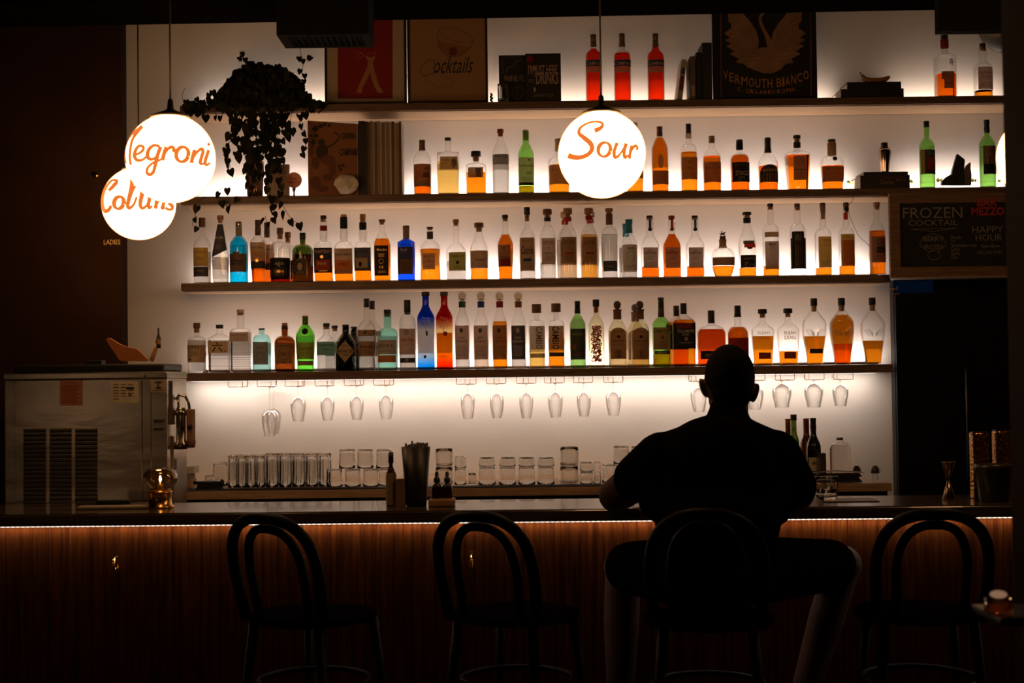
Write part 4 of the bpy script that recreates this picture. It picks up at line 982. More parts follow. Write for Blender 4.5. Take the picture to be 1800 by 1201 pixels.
bt('I', 765, 917, 125, 370, 295, 54, 'g', 'w', 380, ('w', 'K', 185, 56), [(768, 915, 420, 660, 'D', [('#', 770, 800, 425, 656, 'Y'), ('#', 822, 910, 492, 620, 'R'), ('@', 855, 890, 500, 560, 'M'), sm(815, 905, 440, 470, 'S')])], 'green wine style bottle with dark and yellow label beside the folded green object', sh='mo')
bt('I', 1358, 1515, 113, 360, 270, 54, 'g', 'w', 380, ('w', 'K', 240, 56), [(1378, 1512, 380, 662, 'N', [('#', 1382, 1508, 390, 560, 'C'), sm(1395, 1500, 405, 450, 'D'), ('#', 1382, 1508, 560, 655, 'K'), ('d', 1400, 1470, 480, 600, 'K')])], 'green wine style bottle with brown landscape label, rightmost on the second shelf', sh='mo')
# ---------------- topmost shelf (crop frames J, K)
for x0, x1, tp_, yl, d in ((113, 228, 156, 255, 'left'), (308, 427, 149, 290, 'middle'), (538, 657, 149, 245, 'right')):
    bt('J', x0, x1, tp_, 310, 268, 44, 'c', 'r', yl, ('w', 'N', 238, 40),
       [(x0 + 3, x1 - 3, 342, 385, 'B', [('#', x0 + 3, x1 - 3, 340, 346, 'M'), ('CAMPARI', x0 + 6, x1 - 4, 354, 380, 'W')]), (x0 + 8, x1 - 12, 388, 428, 'P', [sm(x0 + 15, x1 - 20, 394, 424, 'M')])],
       'tall bottle of red aperitif with blue and white label, %s of the three' % d, sh='ro')
bt('K', 1020, 1190, 205, 410, 370, 66, 'c', 'd', 558, ('w', 'K', 235, 62), [(1072, 1160, 610, 690, 'C', [('SUNTORY', 1085, 1150, 635, 650, 'K')]), (1050, 1162, 540, 610, 'M', [])], 'square whisky bottle with red neck capsule, a third full, on the topmost shelf', sh='rq', bands=[(245, 318, 'X')], marks=[('寿', 1118, 1158, 425, 490, 'D')])
bt('K', 1358, 1520, 278, 495, 430, 70, 'c', 'a', 700, ('k', 'M', 345, 54), [(1378, 1512, 498, 698, 'P', [('/The Balvenie', 1385, 1498, 540, 560, 'N'), sm(1390, 1495, 575, 600, 'N'), ('12', 1430, 1455, 605, 618, 'N'), sm(1395, 1490, 630, 680, 'N')])], 'whisky bottle with pale label, rightmost on the topmost shelf', sh='so')

# ------------------------------------------------------------------ pendant globes
def opal():
    return em('opal_globe', (1.0, .72, .46), GLOBE_W)
def rim():
    if 'globe_rim_glow' in MATS: return MATS['globe_rim_glow']
    m, nt, out = nodes('globe_rim_glow'); L = nt.links.new
    tr = nt.nodes.new('ShaderNodeBsdfTransparent'); tr.inputs[0].default_value = (1, .72, .45, 1)
    e = nt.nodes.new('ShaderNodeEmission'); e.inputs[0].default_value = (1.0, .33, .07, 1); e.inputs[1].default_value = .55  # orange emission put into the shell to imitate glare round the globe
    a = nt.nodes.new('ShaderNodeAddShader'); L(tr.outputs[0], a.inputs[0]); L(e.outputs[0], a.inputs[1]); L(a.outputs[0], out.inputs[0])
    MATS['globe_rim_glow'] = m; return m
letter_m = em('lit_orange_lettering', (.88, .185, .035), 1.0)
def globe(pcx, pcy, pr, desc, strokes, crop):
    R = .135; Y = R * FPX / pr
    C = at(pcx, pcy, Y)
    root = empty('pendant_lamp', C); tag(root, desc, 'pendant lamp', 'glowing globe pendants')
    MB().ball((0, 0, 0), R, opal(), 48, 24).build('globe_shade', root)
    MB().ball((0, 0, 0), R * 1.014, rim(), 64, 32).build('rim_glow_shell', root)  # added glowing shell, gives the globe's edge its orange bloom
    m = MB(); m.lathe([(.045, R * .945 + .003), (.062, R * .90 + .003), (.060, R * .93 + .006), (.02, R + .012), (.010, R + .018), (.008, R + .045), (.004, R + .05)], pm('lamp_fitting', (.12, .08, .05), .5), n=28)
    m.build('fitting', root)
    m = MB(); m.tube([(0, 0, R + .05), (0, 0, 3.25 - C.z)], .0028, blk); m.build('cord', root)
    fwd = (Vector((0, 0, CAM_Z)) - C).normalized(); rt = Vector((0, 0, 1)).cross(fwd).normalized(); up = fwd.cross(rt)
    rt2 = rt * math.cos(-ROLL) + up * math.sin(-ROLL); up2 = up * math.cos(-ROLL) - rt * math.sin(-ROLL)
    def fn(x, z, off):
        q = math.hypot(x, z)
        if q > .985: x, z = x / q * .985, z / q * .985; q = .985
        return (rt2 * x + up2 * z + fwd * math.sqrt(1 - q * q)) * (R * 1.018)
    sf = Surf(fn); m = MB()
    ox, oy, sc = crop
    for st in strokes:
        pts = catmull([((ox + a / sc - pcx) / pr, -(oy + b / sc - pcy) / pr, (w_ * 1.05 + 9) / sc / pr) for a, b, w_ in st], 6)
        sf.ribbon(m, pts, letter_m)
    if strokes: m.build('lettering', root)
    return root
def oval(cx_, cy_, rx, ry, tilt, w0, w1):
    out = []
    for i in range(13):
        a = 2 * PI * i / 12
        x, y = rx * math.cos(a), ry * math.sin(a)
        c, s = math.cos(tilt), math.sin(tilt)
        out.append((cx_ + x * c - y * s, cy_ + x * s + y * c, w0 + (w1 - w0) * abs(math.cos(a))))
    return out
globe(1058, 271.5, 76.7, 'white globe pendant lamp lettered Sour hanging over the bar', [
    [(345, 637, 44), (400, 655, 42), (460, 660, 36), (530, 640, 32), (575, 600, 34), (582, 560, 38), (560, 520, 40), (510, 475, 36), (465, 435, 28), (460, 400, 22), (485, 365, 17), (540, 335, 13), (600, 322, 13), (655, 325, 16), (690, 345, 18), (680, 375, 26), (650, 395, 34), (610, 410, 36)],
    oval(700, 592, 58, 68, .35, 14, 30),
    [(825, 530, 26), (805, 580, 24), (792, 630, 26), (800, 668, 26), (828, 662, 18), (860, 625, 12), (890, 580, 12), (908, 540, 22)],
    [(915, 540, 26), (895, 600, 24), (888, 645, 24), (898, 676, 22), (925, 650, 10)],
    [(965, 560, 20), (950, 620, 22), (938, 690, 24)], [(950, 635, 12), (975, 590, 14), (1000, 565, 20), (1018, 580, 18), (1016, 612, 14)]], (940, 160, 5.721))
globe(300, 279, 77.5, 'white globe pendant lamp lettered Negroni, left of the trailing plant', [
    [(388, 512, 12), (382, 450, 13), (388, 380, 13), (405, 310, 14), (440, 255, 20), (478, 208, 24)],
    [(350, 500, 5), (340, 430, 7), (348, 360, 9), (375, 300, 10), (420, 250, 10), (480, 205, 14)],
    [(420, 432, 10), (455, 418, 12), (485, 392, 14), (484, 365, 14), (455, 362, 14), (428, 395, 18), (418, 440, 20), (440, 472, 18), (480, 468, 12), (512, 440, 9)],
    [(612, 366, 16), (575, 355, 14), (540, 375, 18), (520, 415, 22), (525, 455, 20), (560, 462, 14), (595, 430, 12), (618, 370, 14)],
    [(620, 365, 20), (595, 430, 22), (578, 500, 20), (560, 560, 18), (535, 582, 18), (512, 570, 16), (518, 530, 12), (560, 490, 10), (610, 470, 9), (645, 440, 8)],
    [(662, 365, 20), (645, 415, 22), (630, 472, 22)], [(640, 440, 10), (665, 395, 12), (695, 368, 18), (718, 378, 18), (712, 408, 14)],
    oval(782, 423, 46, 58, .3, 14, 24),
    [(878, 385, 18), (862, 435, 22), (850, 490, 22)], [(860, 460, 10), (890, 410, 12), (925, 380, 18), (942, 395, 20), (928, 445, 20), (918, 488, 18), (940, 495, 9), (960, 470, 7)],
    [(988, 385, 18), (968, 440, 20), (955, 490, 18), (972, 503, 12), (998, 485, 8)], [(982, 330, 12), (994, 352, 20)]], (150, 180, 4.619))
globe(244, 358, 63.7, 'smaller white globe pendant lamp lettered Collins, half behind the Negroni globe', [
    [(208, 722, 16), (240, 690, 20), (268, 655, 20), (262, 638, 10), (225, 648, 10), (185, 700, 12), (160, 770, 14), (158, 840, 18), (175, 882, 22), (205, 872, 20), (225, 838, 14)],
    oval(284, 816, 36, 48, .3, 12, 24),
    [(388, 632, 24), (380, 700, 22), (362, 780, 22), (350, 835, 20), (362, 858, 16), (395, 830, 10), (420, 770, 8)],
    [(355, 830, 10), (375, 760, 12), (400, 700, 12), (425, 675, 10)],
    [(470, 712, 26), (455, 770, 24), (445, 830, 20), (460, 858, 16), (490, 840, 10), (512, 800, 8)],
    [(520, 770, 20), (508, 820, 20), (512, 855, 16), (535, 840, 8)],
    [(575, 770, 22), (568, 815, 20), (560, 862, 20)], [(568, 830, 8), (595, 790, 12), (625, 785, 20), (622, 825, 18), (612, 858, 16), (635, 850, 8)],
    [(680, 795, 10), (665, 815, 16), (690, 840, 20), (686, 866, 14), (655, 866, 12), (640, 850, 12)]], (150, 180, 4.619))
globe(1832, 275, 77, 'globe pendant lamp mostly hidden behind the dark column at right', [], (0, 0, 1))

# ------------------------------------------------------------------ ceiling boxes
def vent(px0, px1, py0, py1, Y1, Y2, d):
    a = at(px0, py0, Y1); b = at(px1, py1, Y2)
    z = a.z; x0, x1 = a.x, b.x
    root = empty('ceiling_heater', ((x0 + x1) / 2, (Y1 + Y2) / 2, z)); tag(root, d, 'heater', 'box heaters under the ceiling')
    w_, dp = (x1 - x0) / 2, (Y2 - Y1) / 2; hm = pm('heater_shell', (.009, .009, .008), .8, spec=.05)
    m = MB(); m.b2((-w_, -dp, .012), (w_, dp, 3.25 - z), hm)
    m.b2((-w_, -dp, 0), (w_, -dp + .02, .012), hm); m.b2((-w_, dp - .02, 0), (w_, dp, .012), hm)
    m.b2((-w_, -dp + .02, 0), (-w_ + .03, dp - .02, .012), hm); m.b2((w_ - .03, -dp + .02, 0), (w_, dp - .02, .012), hm); m.build('housing', root)
    m = MB(); n = 13
    for i in range(n):
        x = -w_ + .035 + (2 * w_ - .07) * i / (n - 1); m.box((x, 0, .006), (.004, dp * 2 - .042, .009), hm, rot=(0, .5, 0))
    m.build('grille', root)
vent(486, 658, 62, 80, 4.90, 5.10, 'dark box heater with slatted underside hanging left of centre')
vent(1651, 1830, 55, 55, 4.95, 5.0, 'dark box heater hanging at the top right')

# ------------------------------------------------------------------ helpers for things on shelves
def sx(px, py, Y): return at(px, py, Y).x
def sz(px, py, Y): return at(px, py, Y).z
def block(name, px0, px1, ptop, zb, Y, dep, m, label=None, cat=None, parent=None, bev=.002, grp=None):
    x0, x1 = sx(px0, ptop, Y), sx(px1, ptop, Y); z1 = sz((px0 + px1) / 2, ptop, Y)
    o = MB().b2((x0, Y, zb + .0003), (x1, Y + dep, z1), m, bev=bev).build(name, parent)
    if label: tag(o, label, cat, grp)
    return o, x0, x1, z1
def book(px0, px1, py0, zb, Y, dep, cover, desc, flat=False, name='book', grp=None, zt=None, spine_side='x'):
    """standing book facing us, or lying flat: cover boards, page block"""
    x0, x1 = sx(px0, py0, Y), sx(px1, py0, Y); z1 = zt if zt else sz((px0 + px1) / 2, py0, Y)
    zb += .0003
    root = empty(name, ((x0 + x1) / 2, Y, zb)); tag(root, desc, 'book', grp)
    w_, h = (x1 - x0), (z1 - zb); t = min(.003, (h if flat else dep) * .2)
    pages = pm('book_pages', (.55, .46, .34), .8, stretch=(1, 1, 60))
    m = MB()
    if flat:
        m.b2((-w_ / 2, 0, 0), (w_ / 2, dep, t), cover); m.b2((-w_ / 2, 0, h - t), (w_ / 2, dep, h), cover); m.b2((-w_ / 2, 0, t), (w_ / 2, t, h - t), cover)
        m.build('cover', root); MB().b2((-w_ / 2 + .004, t, t), (w_ / 2 - .004, dep - .004, h - t), pages).build('page_block', root)
    elif spine_side == 'front':     # shelved upright, spine towards us
        m.b2((-w_ / 2, 0, 0), (-w_ / 2 + t, dep, h), cover); m.b2((w_ / 2 - t, 0, 0), (w_ / 2, dep, h), cover); m.b2((-w_ / 2 + t, 0, 0), (w_ / 2 - t, t, h), cover)
        m.build('cover', root); MB().b2((-w_ / 2 + t, t, .003), (w_ / 2 - t, dep - .004, h - .003), pages).build('page_block', root)
    else:                           # face out
        m.b2((-w_ / 2, 0, 0), (w_ / 2, t, h), cover); m.b2((-w_ / 2, dep - t, 0), (w_ / 2, dep, h), cover); m.b2((-w_ / 2, t, 0), (-w_ / 2 + t, dep - t, h), cover)
        m.build('cover', root); MB().b2((-w_ / 2 + t, t, .003), (w_ / 2 - .003, dep - t, h - .003), pages).build('page_block', root)
    return root, w_, h
def marks_plane(root, Y0=-.0006):
    X0, Yr, Z0 = root.location
    f = lambda px, py: (at(px, py, Yr).x - X0, at(px, py, Yr).z - Z0)
    sf = Surf(lambda x, z, off: Vector((x, Y0 - off, z)))
    return f, sf
def ptext(m, f, sf, t, x0, x1, y0, y1, mt, bold=.0, shear=0, arc=0):
    a, zt = f(x0, y0); b, zb = f(x1, y1); sf.text(m, t, a, b, zb, zt, mt, bold, shear, arc=arc)
def ppoly(m, f, sf, pts, mt):
    """arbitrary flat polygon from photo points, triangulated"""
    P = [f(*p) for p in pts]
    bm = bmesh.new(); vs = [bm.verts.new((x, 0, z)) for x, z in P]; bm.faces.new(vs); bm.normal_update()
    bmesh.ops.triangulate(bm, faces=bm.faces[:], ngon_method='EAR_CLIP'); bm.verts.index_update()
    m.add([sf.fn(v.co.x, v.co.z, sf.lay) for v in bm.verts], [[v.index for v in fc.verts] for fc in bm.faces], mt); bm.free(); sf.lay += .00006
def pline(m, f, sf, pts, wid, mt, smooth=True):
    pts = [p if len(p) > 2 else (p[0], p[1], wid) for p in pts]
    P = [(*f(a, b), w_) for a, b, w_ in pts]
    sf.ribbon(m, catmull(P, 5) if smooth else P, mt); sf.lay += .00006

cream = pm('poster_paper', (.48, .37, .27), .8, var=.05, scale=3)
tanp = pm('poster_tan', (.36, .20, .10), .8, var=.05, scale=3)
redp = pm('poster_red', (.25, .008, .006), .7, var=.08, scale=4)
fig_m = pm('poster_figure', (.42, .19, .07), .8)
swan_m = pm('swan_print', (.34, .20, .12), .8, var=.25, scale=12)
orange_i = pm('orange_ink', (.50, .22, .08), .8)
black_i = pm('black_ink', (.02, .015, .012), .8)
fr_blk = pm('frame_black', (.012, .010, .009), .5)

def framed(px0, px1, Y, bar_px, bg, desc, cat='poster', top_z=3.235):
    zb = S_Z[1] + .0003
    x0, x1 = sx(px0, 170, Y), sx(px1, 170, Y); b = bar_px * Y / FPX
    root = empty('framed_poster', ((x0 + x1) / 2, Y, zb)); tag(root, desc, cat, None)
    w_ = (x1 - x0) / 2; h = top_z - zb
    m = MB()
    m.b2((-w_, 0, 0), (w_, .018, b), fr_blk); m.b2((-w_, 0, h - b), (w_, .018, h), fr_blk)
    m.b2((-w_, 0, b), (-w_ + b, .018, h - b), fr_blk); m.b2((w_ - b, 0, b), (w_, .018, h - b), fr_blk)
    m.build('frame', root)
    MB().b2((-w_ + b, .006, b), (w_ - b, .016, h - b), bg).build('print', root)
    return root
# red figure poster
root = framed(571, 715, 6.50, 4, cream, 'framed poster of a striding figure on red above the open book display')
f, sf = marks_plane(root, .0056); g = lambda a, b: (320 + a / 4.5, 20 + b / 4.5)
m = MB(); sf.lay = .0002
ppoly(m, f, sf, [g(1230, 688), g(1665, 688), g(1665, -90), g(1230, -90)], redp); sf.lay = .0005
ppoly(m, f, sf, [g(1450, 350), g(1500, 362), g(1537, 342), g(1510, 400), g(1470, 400)], fig_m)
ppoly(m, f, sf, [g(1468, 398), g(1510, 398), g(1514, 445), g(1464, 445)], fig_m)
ppoly(m, f, sf, [g(1480, 440), g(1514, 440), g(1537, 520), g(1560, 590), g(1592, 642), g(1548, 645), g(1520, 590), g(1492, 510)], fig_m)
ppoly(m, f, sf, [g(1464, 440), g(1495, 440), g(1480, 500), g(1450, 560), g(1425, 600), g(1420, 642), g(1378, 642), g(1400, 580), g(1440, 490)], fig_m)
pline(m, f, sf, [g(1370, 330), g(1400, 315), g(1430, 350), g(1400, 375), g(1375, 350), g(1420, 330), g(1450, 360)], .0018, orange_i)
pline(m, f, sf, [g(1460, 345), g(1480, 325), g(1510, 335), g(1530, 315), g(1532, 345)], .0022, fig_m)
m.build('artwork', root)
# cocktails poster
root = framed(717, 858, 6.50, 4, tanp, 'framed poster with the word cocktails and a tilted coupe glass')
f, sf = marks_plane(root, .0056); g = lambda a, b: (700 + a / 5, 20 + b / 5)
m = MB(); sf.lay = .0003
ppoly(m, f, sf, [g(345, 255), g(400, 268), g(500, 285), g(590, 303), g(640, 310), g(600, 350), g(540, 388), g(460, 395), g(400, 370), g(360, 320)], pm('drink_print', (.30, .13, .05), .8)); sf.lay = .0005
ppoly(m, f, sf, [(700 + (482 + 38 * math.cos(t)) / 5, 20 + (350 + 38 * math.sin(t)) / 5) for t in [2 * PI * i / 16 for i in range(16)]], pm('cherry_print', (.16, .03, .02), .8))
pline(m, f, sf, [g(355, 165), g(400, 138), g(480, 142), g(570, 175), g(650, 235), g(640, 265), g(560, 272), g(470, 250), g(390, 210), g(355, 165)], .0014, black_i)
pline(m, f, sf, [g(355, 165), g(343, 230), g(355, 310), g(400, 370), g(460, 395), g(540, 388), g(600, 350), g(640, 300), g(655, 240)], .0014, black_i)
pline(m, f, sf, [g(425, 395), g(405, 480), g(375, 580)], .0012, black_i)
pline(m, f, sf, [g(310, 470), g(312, 430), g(270, 428), g(215, 470), g(195, 520), g(215, 560), g(270, 555), g(340, 520), g(395, 500)], .0022, black_i)
pline(m, f, sf, [g(235, 565), g(270, 620), g(340, 655), g(430, 662), g(480, 640), g(470, 600), g(400, 560)], .0014, black_i)
ptext(m, f, sf, 'ocktails', 700 + 310 / 5, 700 + 660 / 5, 20 + 400 / 5, 20 + 540 / 5, black_i, 0, .45)
m.build('artwork', root)
# swan poster
root = framed(1254, 1437, 6.48, 9, pm('poster_black', (.012, .011, .010), .7), 'black framed vermouth poster with a pale swan spreading its wings')
f, sf = marks_plane(root, .0056); g = lambda a, b: (1000 + a / 3.913, 20 + b / 3.913)
m = MB(); sf.lay = .0003
for s in (0, 1):
    ppoly(m, f, sf, [(g(a, b) if s == 0 else g(2700 - a, b)) for a, b in ((1095, -60), (1200, 10), (1285, 125), (1300, 260), (1300, 390), (1220, 375), (1150, 300), (1125, 150))], swan_m)
    q = (lambda a, b: g(a, b)) if s == 0 else (lambda a, b: g(2700 - a, b))
    ppoly(m, f, sf, [q(1310, 400), q(1230, 385), q(1210, 360), q(1150, 350), q(1170, 325), q(1105, 290), q(1140, 275), q(1080, 235), q(1120, 220), q(1070, 195), q(1110, 180), q(1070, 150), q(1105, 120), q(1150, 100), q(1100, 70), q(1090, -60), q(1130, -60), q(1205, 20), q(1250, 70), q(1290, 130), q(1308, 200), q(1300, 260), q(1340, 320)], swan_m)
ppoly(m, f, sf, [g(1215, 340), g(1270, 270), g(1330, 245), g(1400, 245), g(1450, 270), g(1490, 340), g(1465, 395), g(1400, 425), g(1340, 425), g(1260, 395)], swan_m)
pline(m, f, sf, [(*g(1390, 270), .030), (*g(1375, 200), .022), (*g(1350, 140), .017), (*g(1325, 90), .015), (*g(1318, 40), .014), (*g(1340, 5), .014), (*g(1370, -30), .013)], .02, swan_m)
sf.lay = .0006
for s in (-1, 1):
    for i in range(9):
        a0 = 1350 + s * (60 + 8 * i); 
        pline(m, f, sf, [g(1350 + s * (40 + 5 * i), 330 - 22 * i), g(1350 + s * (130 + 6 * i), 345 - 34 * i), g(1350 + s * (215 + 5 * i), 330 - 36 * i)], .0012, pm('swan_line', (.12, .065, .04), .8))
pline(m, f, sf, [g(1045, -60), g(1048, 590)], .002, orange_i, False); pline(m, f, sf, [g(1665, -60), g(1668, 585)], .002, orange_i, False)
def arc_text(t, xa, xb, yc, drop, hgt, mt, fl=0.0):
    wd = [{'I': .42, '.': .4, ' ': .5, '-': .5, 'M': 1.25, 'O': 1.1, 'L': .85}.get(c, 1.0) for c in t]; tot = sum(wd); acc = 0
    for i, ch in enumerate(t):
        p0 = acc; acc += wd[i]
        if ch == ' ': continue
        u0, u1 = (p0 + wd[i] * .08) / tot, (p0 + wd[i] * .92) / tot; um = (u0 + u1) / 2 * 2 - 1
        yy = yc + drop * (1 - um * um)
        ptext(m, f, sf, ch, g(xa + (xb - xa) * u0, 0)[0], g(xa + (xb - xa) * u1, 0)[0], g(0, yy - (hgt if ch not in '.-' else hgt * .2) - (hgt * .4 if ch == '-' else 0))[1], g(0, yy - (hgt * .4 if ch == '-' else 0))[1], mt, .01)
arc_text('VERMOUTH BIANCO', 1058, 1655, 458, 68, 62, orange_i)
arc_text('C. CILLARIO-ROMA', 1158, 1562, 545, 22, 26, orange_i)
m.build('artwork', root)

# books and trinkets on the topmost shelf
Z1 = S_Z[1]; Z2 = S_Z[2]
dkb = pm('dark_cover', (.022, .019, .017), .45)
root, w_, h = book(876.6, 944, 97, Z1, 6.47, .028, dkb, 'dark wine book standing behind the ribbed glass')
f, sf = marks_plane(root); g = lambda a, b: (700 + a / 5, 20 + b / 5); m = MB()
ptext(m, f, sf, 'WINE FOOD', 700 + 930 / 5, 700 + 1195 / 5, 20 + 565 / 5, 20 + 612 / 5, paper('P'), .0)
pline(m, f, sf, [g(950, 545), g(960, 500), g(1010, 480), g(1030, 445), g(1070, 430), g(1100, 445)], .0016, paper('S'))
pline(m, f, sf, [g(1000, 690), g(1050, 670), g(1100, 690), g(1095, 740), g(1050, 775), g(1010, 740), g(1000, 690)], .0014, paper('S'))
pline(m, f, sf, [g(920, 545), g(918, 405), g(1080, 400)], .0012, paper('S'), False); m.build('cover_print', root)
root, w_, h = book(923, 985.5, 94, Z1, 6.43, .030, pm('brown_black_cover', (.03, .022, .017), .4), 'dark book titled with slanted drinks lettering in front of the wine book')
f, sf = marks_plane(root); m = MB()
ptext(m, f, sf, "I'M JUST HERE", 928, 980, 20 + 470 / 5, 20 + 575 / 5, paper('P'), .02, .1)
ptext(m, f, sf, 'DRINKS', 942, 982, 20 + 535 / 5, 20 + 640 / 5, paper('P'), .03, .1); ptext(m, f, sf, 'FOR THE', 929, 939, 139, 146, paper('S'))
ptext(m, f, sf, 'SHARON TYLER', 938, 973, 165, 170, paper('S'))
for a in (1195, 1200):
    ppoly(m, f, sf, [g(a - 12, 480 if a < 1200 else 670), g(a + 10, 480 if a < 1200 else 670), g(a + 8, 520 if a < 1200 else 706), g(a - 10, 520 if a < 1200 else 706)], paper('P'))
ppoly(m, f, sf, [(932 + 6 * math.cos(t), 104 + 7 * math.sin(t)) for t in [2 * PI * i / 16 for i in range(16)]], paper('X'))
m.build('cover_print', root)
def fluted(mb, r0, r1, h, m, n=20, amp=.03, wall=.003, base=.008, inv=False, c=(0, 0, 0)):
    N = n * 4; P = []
    prof = [(r0 * .9, 0, 0), (r0, .003, 1)] + [(r0 + (r1 - r0) * t, .003 + (h - .004) * t, 1 if t < .93 else 0) for t in (.25, .5, .75, .93, 1)]
    prof += [((r1 - wall), h, 0)] + [(r0 + (r1 - r0) * t - wall, h * t, 0) for t in (.75, .5, .25)] + [(r0 - wall, base, 0), (r0 * .5, base - .001, 0)]
    vs = []
    for r, z, fl in prof:
        if inv: z = h - z
        for i in range(N):
            a = 2 * PI * i / N; rr = r * (1 + amp * fl * (abs(math.sin(a * n / 2)) - .5))
            vs.append((rr * math.cos(a) + c[0], rr * math.sin(a) + c[1], z + c[2]))
    fs = []
    for j in range(len(prof) - 1):
        for i in range(N):
            q = (j * N + i, j * N + (i + 1) % N, (j + 1) * N + (i + 1) % N, (j + 1) * N + i)
            fs.append(q[::-1] if inv else q)
    a = list(range(N)); b = [(len(prof) - 1) * N + i for i in range(N)]
    fs.append(a if inv else a[::-1]); fs.append(b[::-1] if inv else b)
    mb.add(vs, fs, m, True)
clearg = real_glass('tumbler_glass', (.995, .995, .99), 1.45, .02)
def tumbler(pxc, wpx, ptop, zb, Y, n, desc, grp=None, inv=False, flare=1.1, amp=.04, name='drinking_glass', hh=None, wall=.003, mat=None):
    S = Y / FPX; X = at(pxc, ptop, Y).x; h = hh if hh else at(pxc, ptop, Y).z - zb
    root = empty(name, (X, Y, zb + .0004)); tag(root, desc, 'glass', grp)
    r1 = wpx / 2 * S; r0 = r1 / flare
    m = MB(); fluted(m, r0, r1, h, mat or clearg, n, amp, wall, base=max(.006, h * .1), inv=inv); m.build('vessel', root)
    return root, X, h
tumbler(884, 19, 148, Z1, 6.415, 18, 'small ribbed glass in front of the dark wine book', flare=1.02, amp=.06)
m = MB(); x = sx(863.5, 165, 6.45)
for i in range(9): m.ball((x + .003 * math.sin(i * 2), 6.45 + .003 * math.cos(i * 2), Z1 + .006 + i * .005), (.007 - abs(i - 4) * .0007, .006, .005), pm('pine_cone', (.14, .07, .04), .8), 8, 6)
tag(m.build('pine_cone'), 'little brown pine cone on the topmost shelf left of the ribbed glass', 'pine cone')
# leaning books beside the swan
lean = [(1189, 1211, 104, .14, pm('cream_cover', (.42, .36, .30), .6), 'slanting pale book with a printed figure, leftmost of the four by the swan poster'),
        (1213, 1222, 99, .0, pm('brown_cover', (.14, .10, .07), .6), 'thin brown book standing second of the four by the swan poster'),
        (1223.5, 1233, 92, .0, dkb, 'black book standing third of the four by the swan poster'),
        (1234, 1251, 75, .0, pm('charcoal_cover', (.025, .025, .026), .5), 'tallest black book of the four by the swan poster')]
for a, b, t, ang, cm_, d in lean:
    root, w_, h = book(a, b if ang == 0 else a + 9, t, Z1, 6.43, .15, cm_, d, spine_side='front', grp='books leaning by the swan poster')
    if ang:
        root.rotation_euler = (0, .13, 0); f, sf = marks_plane(root)
        m = MB(); sf.rect(m, -w_ * .3, w_ * .3, h * .25, h * .6, paper('X'), 1); sf.rect(m, -w_ * .3, w_ * .3, h * .65, h * .8, paper('D'), 1); m.build('spine_print', root)
    elif a == 1213:
        f, sf = marks_plane(root); m = MB(); sf.rect(m, -w_ * .3, w_ * .3, h * .1, h * .35, paper('P'), 1); sf.ring(m, -w_ * .4, w_ * .4, h * .45, h * .65, .001, paper('P')); m.build('spine_print', root)
# books with a banana
b1 = book(1478, 1588.5, 156, Z1, 6.43, .17, dkb, 'wide black book lying flat under the banana, bottom one of two', flat=True)
b2 = book(1489, 1584, 144, S_Z[1] + b1[2] + .0006, 6.44, .15, pm('black_cover', (.014, .014, .014), .5), 'black book lying on top of a wider one with the banana on it', flat=True)
zt = S_Z[1] + b1[2] + b2[2] + .0015
g = lambda a, b: at(1440 + a / 5, 20 + b / 5, 6.49)
pts = catmull([(360, 512), (378, 540), (405, 570), (450, 582), (510, 582), (570, 572), (605, 555), (622, 545)], 4)
rad_ = [3, 4, 9, 19, 26, 28, 28, 29, 29, 30, 31, 31, 31, 30, 29, 27, 26, 24, 22, 20, 17, 14, 11, 9, 8, 7, 6, 5, 4]
rr = [(.0018 if i < 3 else .0018 + .0125 * math.sin(PI * min(1, (i - 2) / (len(pts) - 3)) ** .8) ** .6) for i in range(len(pts))]
P = [g(a, b) for a, b in pts]; lo = min(p.z - r for p, r in zip(P, rr)); 
P = [p + Vector((0, 0, zt - lo)) for p in P]
root = empty('banana', (P[8].x, 6.49, zt)); tag(root, 'ornamental banana lying on two black books on the topmost shelf', 'banana')
P = [p - root.location for p in P]
MB().tube(P, rr, pm('banana_skin', (.50, .22, .05), .25, coat=.4), 12).build('fruit', root)
MB().tube([P[0] + Vector((-.001, 0, .003)), P[1], P[2]], [.0034, .0028, .0026], pm('banana_stem', (.08, .05, .03), .6)).build('stem', root)
# round tray on the wall at the top right
c = at(1768, 45, 6.6)
m = MB(); m.lathe([(.128, .0), (.128, .012), (.118, .014), (.10, .004), (.0, .004)][::-1], pm('tray_metal', (.12, .12, .11), .35, .9), c=(c.x, 6.60, c.z), axis='y', n=48)
tag(m.build('round_tray'), 'round grey metal tray hung at the top right behind the rightmost whisky', 'tray')

# ------------------------------------------------------------------ second shelf trinkets
b1 = book(1512, 1599, 308, Z2, 6.43, .17, pm('dark_cover_2', (.03, .022, .02), .5), 'thick dark book with red and gold spine letters under the shaker', flat=True)
f, sf = marks_plane(b1[0]); m = MB(); g = lambda a, b: (1480 + a / 5.625, 190 + b / 5.625)
ptext(m, f, sf, 'THE LAROUSSE COCKTAIL', 1480 + 385 / 5.625, 1480 + 625 / 5.625, 190 + 682 / 5.625, 190 + 696 / 5.625, paper('R'))
ptext(m, f, sf, 'Drinks', 1480 + 382 / 5.625, 1480 + 510 / 5.625, 190 + 712 / 5.625, 190 + 752 / 5.625, paper('C')); ptext(m, f, sf, 'SPIRITS', 1480 + 530 / 5.625, 1480 + 625 / 5.625, 190 + 705 / 5.625, 190 + 720 / 5.625, paper('S')); m.build('spine_print', b1[0])
b2 = book(1518, 1596, 302, Z2 + b1[2] + .0006, 6.44, .15, dkb, 'thin black book right under the cocktail shaker', flat=True)
zt = Z2 + b1[2] + b2[2] + .0015; Ys = 6.49; X = sx(1555.5, 300, Ys); S = Ys / FPX; h = sz(1555, 251, Ys) - zt
